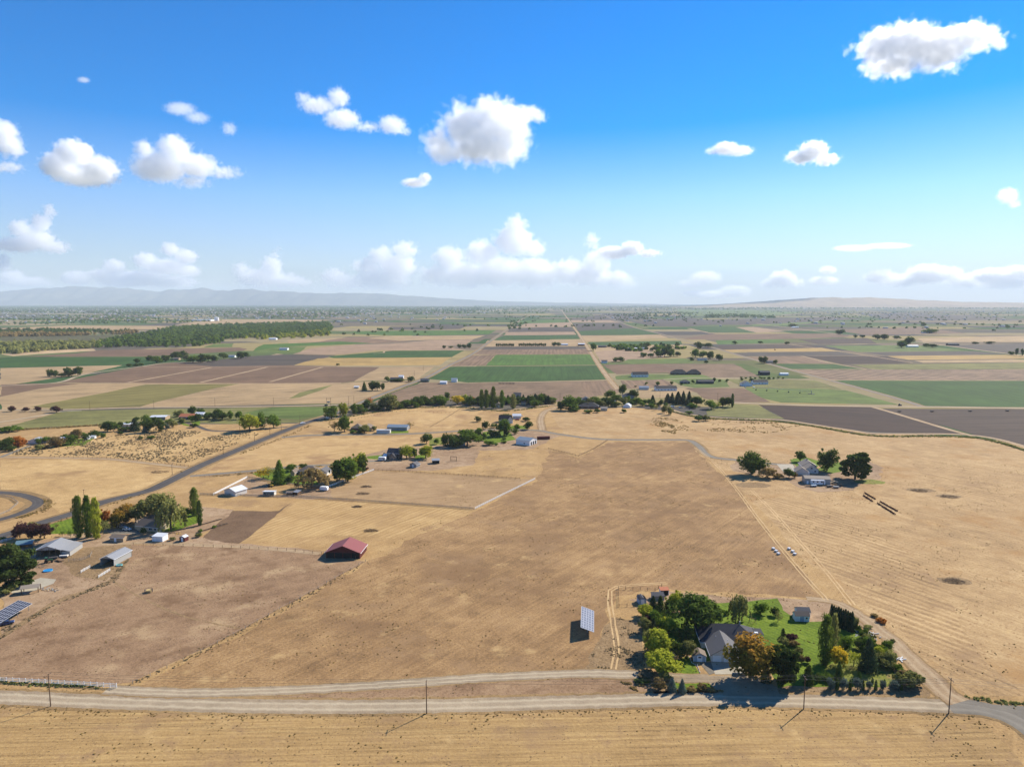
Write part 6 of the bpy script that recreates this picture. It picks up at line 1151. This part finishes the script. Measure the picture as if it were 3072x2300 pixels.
fence('long grey rail fence between the striped hay field and paddock', [(600,1484),(700,1487),(820,1490),(900,1491),(1150,1508),(1420,1528)], GREYW, 2.4, thick=0.1)
fence('grey rail fence behind the horse yard', [(742,1433),(860,1452),(960,1462)], GREYW, 2.4, thick=0.1)
fence('white board fence at the edge of the asphalt road', [(-20,1634),(45,1615)], VINYL, 2.2, thick=0.1)
fence('pipe corral fence beside the stock shed', [(205,1684),(240,1682),(270,1672),(276,1660)], GREYW, 2.4, thick=0.05)
fence('white gate rails beside the stock shed', [(243,1718),(270,1703)], VINYL, 2.2); fence('white gate rails at the corral corner', [(296,1733),(330,1712)], VINYL, 2.2)
fence('wire fence on wooden posts along the corral edge', [(1097,1684),(900,1795),(700,1905),(550,1982),(398,2050)], GREYW, 6.0, rails=(1.1,), thick=0.012, hh=0.85)
fence('wire fence on wooden posts along the top of the corral', [(400,1634),(640,1641),(860,1651),(965,1663),(1066,1676)], BROWNW, 5.0, rails=(1.1,), thick=0.012)
fence('dark post fence along the upper side of the pale paddock', [(1122,1411),(1250,1418),(1400,1427),(1560,1437)], BROWNW, 3.2, rails=(0.5,1.0), thick=0.06)
fence('dark post fence round the small pen by the white workshop', [(1645,1347),(1735,1369),(1780,1348),(1822,1322)], BROWNW, 3.2, rails=(0.5,1.0), thick=0.06)
fence('grey rail fence along the paved paddock drive', [(600,1432),(700,1426),(800,1415)], GREYW, 3.0, rails=(0.5,1.0), thick=0.06)
fence('grey fence inside the curve of the asphalt loop', [(0,1487),(35,1495),(55,1510),(30,1532),(0,1545)], GREYW, 3.0, thick=0.08)
fence('dark post fence beside the sandy drive in the scrub', [(150,1371),(320,1374),(450,1386),(565,1399)], BROWNW, 4.0, rails=(1.0,), thick=0.03)
fence('rail fence along the canal lane of the straw paddock', [(1045,1262),(1150,1240),(1215,1234),(1350,1240)], BROWNW, 5.0, rails=(0.9,), thick=0.03)
fence('post fence crossing the straw paddock', [(1380,1228),(1330,1260),(1290,1282)], BROWNW, 4.0, rails=(0.9,), thick=0.05)
fence('wire pen fence round the little coops', [(1855,1766),(1965,1772),(1985,1760)], BROWNW, 3.0, rails=(0.6,1.1), thick=0.02); fence('wire pen fence beside the grey barn-roofed shed', [(1855,1768),(1857,1820),(1905,1818)], BROWNW, 3.0, rails=(0.6,1.1), thick=0.02)
fence('low white edging wall beside the small blue shed', [(2066,1968),(2075,1988),(2092,1997),(2100,2018)], VINYL, 3.0, rails=(0.15,0.3), thick=0.12, hh=0.35)
gt = site('gate_frame', 'tall dark timber gate frame in the gravel yard', (1361,1383), -10, 'gate')
for x in (-2.3, 2.3): MB().box(x-0.15,x+0.15,-0.15,0.15,-0.2,3.6).build('post', BROWNW, gt)
MB().box(-2.6,2.6,-0.1,0.1,3.4,3.7).build('beam', BROWNW, gt); MB().box(-2.1,2.1,-0.05,0.05,0.3,0.5).box(-2.1,2.1,-0.05,0.05,1.1,1.3).build('gate_rail', BROWNW, gt)
# ---------------------------------------------------------------- vehicles
TYRE = M('tyre_rubber', (0.02,0.02,0.02,1), 0.9); PAINT = {k: plain(k + '_paint', rgb(c), 0.25, var=0.03, spec=0.5) for k, c in dict(white=(228,228,226), silver=(170,174,178), black=(26,26,28), red=(150,40,34), blue=(50,70,110), tan=(170,150,120), yellow=(196,160,40), green=(52,92,50)).items()}
wheel_me = MB().tube((0,-0.11,0),(0,0.11,0),0.34,n=14).mesh('wheel', TYRE)
def wheels(t, xs, ys, r=0.34):
    for x in xs:
        for y in ys: o = obj('wheel', wheel_me, t, (x, y, r)); o.scale = (r/0.34,)*3
def car(label, px, rz, paint, kind='car', z=0.0):
    t = site(kind, label, px, rz, kind.replace('_', ' ')); t.location.z = 0.08
    prof = [(-2.2,0.35),(2.2,0.35),(2.25,0.75),(2.0,0.92),(1.0,1.0),(0.35,1.5),(-1.2,1.52),(-1.9,1.05),(-2.25,0.95)] if kind != 'pickup_truck' else [(-2.7,0.45),(2.6,0.45),(2.65,0.9),(2.4,1.15),(1.3,1.2),(0.75,1.75),(-0.5,1.77),(-0.65,1.2),(-2.7,1.2)]
    n = len(prof); MB().add([(x,-0.88,zz) for x,zz in prof]+[(x,0.88,zz) for x,zz in prof], [tuple(range(n)), tuple(range(2*n-1,n-1,-1))]+[(i,n+i,n+(i+1)%n,(i+1)%n) for i in range(n)]).build('body', PAINT[paint], t)
    x0, x1, za, zb = ((-1.55,0.75,1.05,1.42) if kind != 'pickup_truck' else (-0.45,1.0,1.25,1.65))
    for y in (-0.885, 0.885): MB().add([(x0,y,za),(x1,y,za),(x1-0.35,y,zb),(x0+0.3,y,zb)], [(0,1,2,3) if y < 0 else (3,2,1,0)]).build('window', GLASS, t)
    e = 0.02; MB().add([(1.0+e,-0.75,1.03) if kind != 'pickup_truck' else (1.3+e,-0.75,1.24),(1.0+e,0.75,1.03) if kind != 'pickup_truck' else (1.3+e,0.75,1.24),(0.42+e,0.7,1.47) if kind != 'pickup_truck' else (0.8+e,0.7,1.72),(0.42+e,-0.7,1.47) if kind != 'pickup_truck' else (0.8+e,-0.7,1.72)], [(0,1,2,3)]).build('windscreen', GLASS, t)
    for y in (-0.65, 0.65): MB().box(2.2 if kind != 'pickup_truck' else 2.58, 2.28 if kind != 'pickup_truck' else 2.68, y-0.16, y+0.16, 0.68, 0.82).build('headlight', TRIM, t)
    wheels(t, (-1.4, 1.4) if kind != 'pickup_truck' else (-1.7, 1.7), (-0.82, 0.82)); return t
def box_trailer(label, px, rz, L_=7.0, hh=2.6, mat='white', name='travel_trailer'):
    t = site(name, label, px, rz, 'trailer'); b = MB(); prof = [(-L_/2,0.5),(L_/2,0.5),(L_/2,0.5+hh*0.75),(L_/2-0.5,0.5+hh),(-L_/2+0.3,0.5+hh),(-L_/2,0.4+hh)]; n = len(prof)
    b.add([(x,-1.2,z) for x,z in prof]+[(x,1.2,z) for x,z in prof], [tuple(range(n)), tuple(range(2*n-1,n-1,-1))]+[(i,n+i,n+(i+1)%n,(i+1)%n) for i in range(n)]); t.location.z = 0.08; b.build('body', PAINT[mat], t)
    if name == 'travel_trailer':
        for k in range(3): MB().box(-L_/2+0.8+k*L_/3.4, -L_/2+1.9+k*L_/3.4, -1.24, -1.205, 0.5+hh*0.45, 0.5+hh*0.75).build('window', GLASS, t)
        MB().box(L_/2-1.6, L_/2-0.9, -1.24, -1.205, 0.6, 0.5+hh*0.78).build('door', WM['grey'], t)
    MB().box(L_/2, L_/2+1.1, -0.08, 0.08, 0.45, 0.6).build('tow_bar', WM['dark'], t); wheels(t, (-0.5, 0.5), (-1.05, 1.05)); return t
def flat_trailer(label, px, rz, L_=4.5, load=None):
    t = site('flat_trailer', label, px, rz, 'trailer'); MB().box(-L_/2,L_/2,-1,1,0.6,0.72).build('deck', WM['wood'], t); MB().box(L_/2,L_/2+1.2,-0.06,0.06,0.55,0.68).build('tow_bar', WM['dark'], t); wheels(t, (-0.4,0.5), (-1.1,1.1))
    if load: MB().box(-L_/2+0.3,L_/2-0.3,-0.8,0.8,0.73,1.3).build('load', load, t)
    return t
def tractor(label, px, rz, paint='green'):
    t = site('tractor', label, px, rz, 'tractor'); MB().box(-0.5,1.7,-0.4,0.4,0.8,1.5).build('hood', PAINT[paint], t); MB().box(-1.3,-0.4,-0.7,0.7,0.9,2.5).build('cab', GLASS, t); MB().box(-1.4,-0.3,-0.8,0.8,2.5,2.62).build('cab_roof', PAINT[paint], t)
    for x, r in ((-0.9,0.8),(1.3,0.5)): wheels(t, (x,), (-0.8,0.8), r)
    return t
car('white car parked beside the silver one at the cream farmhouse', (381,1590), -12, 'white'); car('silver car parked beside the white one at the cream farmhouse', (366,1582), -12, 'silver')
car('white pickup truck standing on the curving asphalt road', (908,1271), 50, 'white', 'pickup_truck'); box_trailer('white box trailer parked at the bend of the asphalt road', (985,1256), 10, 5.0, 2.8, name='box_trailer')
box_trailer('long white travel trailer parked before the pale metal workshop', (2453,1454), -6, 9.0, 2.9); box_trailer('white horse trailer parked at the white paddock fence', (973,1471), -12, 5.0, 2.2, name='horse_trailer'); box_trailer('white camper beside the dark two-storey house', (1147,1381), -10, 5.5, 2.3)
car('white pickup truck beside the pale metal workshop', (2502,1450), 6, 'tan', 'pickup_truck')
for (px, rz, ld, lb) in (((2425,1459),-5,None,'bare flat trailer at the yard edge below the travel trailer'),((2441,1460),8,WM['blue'],'flat trailer with blue load below the travel trailer'),((2508,1464),-4,WM['teal'] if 'teal' in WM else WM['grey'],'flat trailer with grey load at the workshop corner'),((2488,1461),12,WM['dark'],'flat trailer with dark load at the workshop corner'),((2522,1456),-12,None,'bare flat trailer beyond the pickup truck'),((160,1678),25,WM['dark'],'farm trailer with dark load before the pole barn'),((180,1682),-30,None,'bare farm trailer before the pole barn'),((192,1672),10,WM['offwhite'],'farm trailer with pale load before the pole barn')): flat_trailer(lb, px, rz, 4.2, ld)
tractor('green tractor parked before the pole barn', (146,1687), 30); tractor('yellow tractor beside the white-fenced horse yard', (812,1460), -10, 'yellow'); car('dark car under the raised solar roof', (22,1872), 30, 'blue'); car('white car at the charcoal-roofed farmhouse', (1762,1233), 10, 'white'); car('black car at the white-roofed garage on the rise', (1552,1260), 0, 'red')
for i, (px, c, lb) in enumerate((((2018,1221),'white','white car parked in the conifer clump yard'),((2042,1224),'silver','silver car parked in the conifer clump yard'),((1888,1196),'white','white van parked beside the blue-roofed house'),((1562,1250),'white','white car beside the white-roofed garage on the rise'),((2262,1163),'white','white car beside the grey gabled valley house'),((2236,1162),'silver','silver car beside the grey gabled valley house'),((1632,1103),'black','dark car on the track between the green crops'))): car(lb, px, 15*i, c)
for i, px in enumerate(((1500,1151),(1510,1151),(1520,1151),(1530,1151),(1540,1151))): flat_trailer('dark farm implement in the line at the green crop edge', px, 0, 5.0, WM['dark'])['group'] = 'implements at the crop edge'
for i, (x, yb) in enumerate(((2698,1235),(2796,1235),(2910,1234),(3022,1233))): flat_trailer('small dark farm implement standing on the dark ploughed field', (x, yb), 0, 4.0, WM['dark'])['group'] = 'implements on the ploughed field'
tractor('small tractor at the road junction of the dark fields', (2700,1217), 0, 'blue'); tractor('tractor working the tan strip among the dark fields', (2325,1050), 0, 'red')
# ---------------------------------------------------------------- small things
HIVE = M('hive_box', rgb((196,196,188)), 0.7); HLID = M('hive_lid', rgb((236,236,236)), 0.4)
hb, hl = MB().box(-0.25,0.25,-0.25,0.25,0,0.75).mesh('hive_box', HIVE), MB().box(-0.28,0.28,-0.28,0.28,0.75,0.83).mesh('hive_lid', HLID)
for px in ((2320,1648),(2328,1655),(2335,1663),(2367,1648),(2378,1656),(2384,1664)):
    t = site('beehive_pallet', 'white-topped beehives on a pallet in the open dry field', px, 35, 'beehives', 'beehives in the dry field'); MB().box(-0.75,0.75,-0.75,0.75,0.02,0.16).build('pallet', WM['wood'], t)
    for x in (-0.36,0.36):
        for y in (-0.36,0.36): a = obj('hive_box', hb, t, (x,y,0.16)); obj('hive_lid', hl, a)
STICK = M('dead_sticks', rgb((92,74,58)), 0.95, var=0.3)
def brush_pile(label, px, r, hh, n=130):
    t = site('brush_pile', label, px, 0, 'brush pile'); m = MB()
    for i in range(n):
        a, q = random.uniform(0,6.28), r*math.sqrt(random.random()); z = hh*(1-(q/r)**2)*random.uniform(0.2,1); p = Vector((math.cos(a)*q*1.3, math.sin(a)*q*0.8, z+0.05)); d = Vector((random.gauss(0,1),random.gauss(0,1),random.gauss(0,0.3))).normalized()*random.uniform(0.5,1.4); m.tube(p-d, p+d, 0.05, 0.03, n=4)
    m.build('sticks', STICK, t)
brush_pile('dark brush pile alone in the striped dry field', (2862,1744), 3.6, 1.1); brush_pile('burnt brush pile in a bare ring of soil', (2758,1472), 4.2, 1.0); brush_pile('long low brush pile near the bare ring', (2846,1490), 4.5, 0.8); brush_pile('brush pile in the striped hay field', (1111,1592), 3.0, 0.9); brush_pile('twin brush pile nearer the rail fence in the pale paddock', (1088,1481), 3.2, 0.9); brush_pile('twin brush pile farther from the rail fence in the pale paddock', (1098,1460), 2.8, 0.8); brush_pile('sprawling brush pile beside the scrub drive', (480,1416), 5.0, 0.8); brush_pile('brush heap at the rail fence by the hay field', (1072,1520), 2.4, 0.8)
fd = site('hay_feeder', 'black round hay feeder with pale hay in the corral', (446,1776), 20, 'feeder'); MB().tube((0,0,0.02),(0,0,1.0),1.1,n=18).build('hay', M('hay', rgb((190,164,110)), 0.95, var=0.25, bump=0.4), fd)
rg = MB()
for i in range(18): a = i*math.pi/9; rg.tube((math.cos(a)*1.5,math.sin(a)*1.5,0),(math.cos(a)*1.6,math.sin(a)*1.6,1.4),0.05,n=5)
for z in (0.15,0.75,1.4): 
    for i in range(18): a, b = i*math.pi/9, (i+1)*math.pi/9; rg.tube((math.cos(a)*1.55,math.sin(a)*1.55,z),(math.cos(b)*1.55,math.sin(b)*1.55,z),0.06,n=5)
rg.build('ring', WM['dark'], fd)
def pool(label, px, r, hh, wall, water, name):
    t = site(name, label, px, 0, name.replace('_', ' ')); m = MB(); n = 24
    for i in range(n): a, b = 2*math.pi*i/n, 2*math.pi*(i+1)/n; m.add([(math.cos(a)*r,math.sin(a)*r,0),(math.cos(b)*r,math.sin(b)*r,0),(math.cos(b)*r,math.sin(b)*r,hh),(math.cos(a)*r,math.sin(a)*r,hh),(math.cos(a)*(r-.12),math.sin(a)*(r-.12),hh),(math.cos(b)*(r-.12),math.sin(b)*(r-.12),hh),(math.cos(a)*(r-.12),math.sin(a)*(r-.12),0),(math.cos(b)*(r-.12),math.sin(b)*(r-.12),0)], [(0,1,2,3),(3,2,5,4),(4,5,7,6)])
    m.build('rim', wall, t); MB().tube((0,0,0.02),(0,0,hh*0.8),r-0.12,n=24).build('water', water, t)
pool('round blue plastic pool in the weedy farmyard', (144,1712), 1.9, 0.5, M('blue_plastic', rgb((70,150,200)), 0.4), plain('pool_water', rgb((40,130,180)), 0.08, spec=0.5), 'paddling_pool'); pool('teal stock tank at the corner of the stock shed', (358,1696), 1.3, 0.6, M('teal_plastic', rgb((110,190,190)), 0.4), plain('tank_water', rgb((60,110,110)), 0.08, spec=0.5), 'stock_tank')
sw = site('play_swing', 'wooden play swing frame under the drooping willow', (2257,1871), 10, 'swing')
for x in (-1.2, 1.2):
    for y in (-0.7, 0.7): MB().tube((x,y,-0.1),(x,0,2.3),0.07,n=6).build('leg', WM['wood'], sw)
MB().tube((-1.4,0,2.3),(1.4,0,2.3),0.08,n=6).build('beam', WM['wood'], sw); MB().box(-0.3,0.3,-0.15,0.15,0.5,0.55).build('swing_seat', WM['red'], sw)
def rubble(label, px, n, rx, ry, mats, name='rubble_pile', size=(0.2,1.4)):
    t = site(name, label, px, -20, name.replace('_', ' '))
    for i in range(n):
        a, q = random.uniform(0,6.28), math.sqrt(random.random()); s = random.uniform(*size); m = MB().box(-s,s,-0.12,0.12,0,random.uniform(0.06,0.3)); o = m.build('plank', random.choice(mats), t, (math.cos(a)*q*rx, math.sin(a)*q*ry, 0.05+0.2*random.random())); o.rotation_euler = (random.uniform(-.2,.2), random.uniform(-.2,.2), random.uniform(0,3.1))
rubble('scattered white boards along the garden edge by the sandy lane', (2598,1905), 34, 5.0, 3.2, [WM['white'], WM['offwhite'], WM['grey']], 'board_heap'); rubble('small stack of white boards beside the sandy lane', (2694,1978), 10, 1.6, 1.8, [WM['white'], WM['grey']], 'board_heap', (0.4,1.2)); rubble('heap of boards and stones below the patio', (150,1768), 26, 5.0, 2.0, [WM['cream'], WM['wood'], WM['grey']], 'rubble_heap', (0.2,0.7)); rubble('clutter of timber in the weedy farmyard', (120,1698), 14, 3.0, 2.0, [WM['wood'], WM['cream'], WM['dark']], 'timber_heap', (0.3,1.0)); rubble('pile of pale timber below the cream farmhouse', (520,1598), 14, 4.5, 1.6, [WM['wood'], WM['tan'], PAINT['yellow']], 'timber_heap', (0.3,1.0))
WOODB = WM['wood']
for i in range(14):
    x = 592 + 11*(i % 7) + (i//7)*18; y = 1578 - 3.2*(i % 7) + (i//7)*14; t = site('raised_garden_bed', 'timber raised garden bed of dark soil beside the tilled plot', (x, y), -35, 'garden bed', 'raised beds beside the tilled plot'); MB().box(-0.6,0.6,-1.5,1.5,0,0.35).build('frame', WOODB, t); MB().box(-0.5,0.5,-1.4,1.4,0.353,0.4).build('soil', M('bed_soil', rgb((60,48,38)), 0.95), t)
# vine rows below the pale house
for k, (a, b) in enumerate((((2594,1479),(2626,1498)),((2590,1487),(2618,1505)),((2640,1505),(2692,1534)),((2632,1510),(2686,1544)))):
    P, Q = G(*a), G(*b); t = empty('vine_row', P, math.atan2((Q-P).y, (Q-P).x), 'dark trellised vine row beside the sandy track', 'vine row', 'vine rows beside the track'); L_ = (Q-P).length; n = int(L_*22); r = np.random.default_rng(50+k); pts = np.stack([r.uniform(0,L_,n), r.normal(0,0.2,n), r.uniform(0.05,0.75,n)],1); V, Fq = quads(pts, unit(r.normal(size=(n,3))), 0.22, r); V[:,2] = np.maximum(V[:,2], 0.02)
    obj('foliage', mesh_np('foliage', V, Fq, LM['purple']), t)
    for i in range(int(L_/6)+1): MB().tube((i*6,0,-0.1),(i*6,0,1.8),0.06,n=5).build('post', BROWNW, t)
# centre pivot sprinkler
pc, pe = G(2434,1182), G(2268,1170); t = empty('pivot_sprinkler', pc, math.atan2((pe-pc).y,(pe-pc).x), 'long wheeled pivot sprinkler standing across the bright pasture', 'sprinkler'); L_ = (pe-pc).length; n = 5
MB().tube((0,0,0),(0,0,4.6),0.35,n=8).build('pivot_tower', RM['metal'], t); MB().box(-4,4,-2,2,0,0.5).build('pivot_base', WM['dark'], t)
for i in range(n):
    x0, x1 = L_*i/n, L_*(i+1)/n; m = MB(); m.tube((x0,0,4.2),(x1,0,4.2),0.12,n=5)
    for j in range(6): xa = x0+(x1-x0)*j/6; m.tube((xa,0,4.2),(xa+(x1-x0)/12,0,3.2),0.06,n=4).tube((xa+(x1-x0)/12,0,3.2),(xa+(x1-x0)/6,0,4.2),0.06,n=4)
    m.build('span', RM['metal'], t)
    tw = MB().tube((x1,-1.6,0.5),(x1,0,4.2),0.1,n=5).tube((x1,1.6,0.5),(x1,0,4.2),0.1,n=5).build('tower_leg', RM['metal'], t)
    for y in (-1.6,1.6): o = obj('wheel', wheel_me, tw, (x1,y,0.6)); o.scale = (1.8,)*3
# ---------------------------------------------------------------- the air
HX = 46000.0
hz = MB().box(-HX, HX, -2000.0, HX, -1.5, 1080.0).build('haze', None)
hm = bpy.data.materials.new('haze_air'); hm.use_nodes = True; nt = hm.node_tree; nt.nodes.clear()
ho = nt.nodes.new('ShaderNodeOutputMaterial'); hv = nt.nodes.new('ShaderNodeVolumePrincipled')
hv.inputs['Color'].default_value = (0.78, 0.90, 1.0, 1); hv.inputs['Density'].default_value = 3.3e-5; hv.inputs['Anisotropy'].default_value = 0.0
nt.links.new(hv.outputs[0], ho.inputs['Volume']); hz.data.materials.append(hm)
tag(hz, kind='stuff')
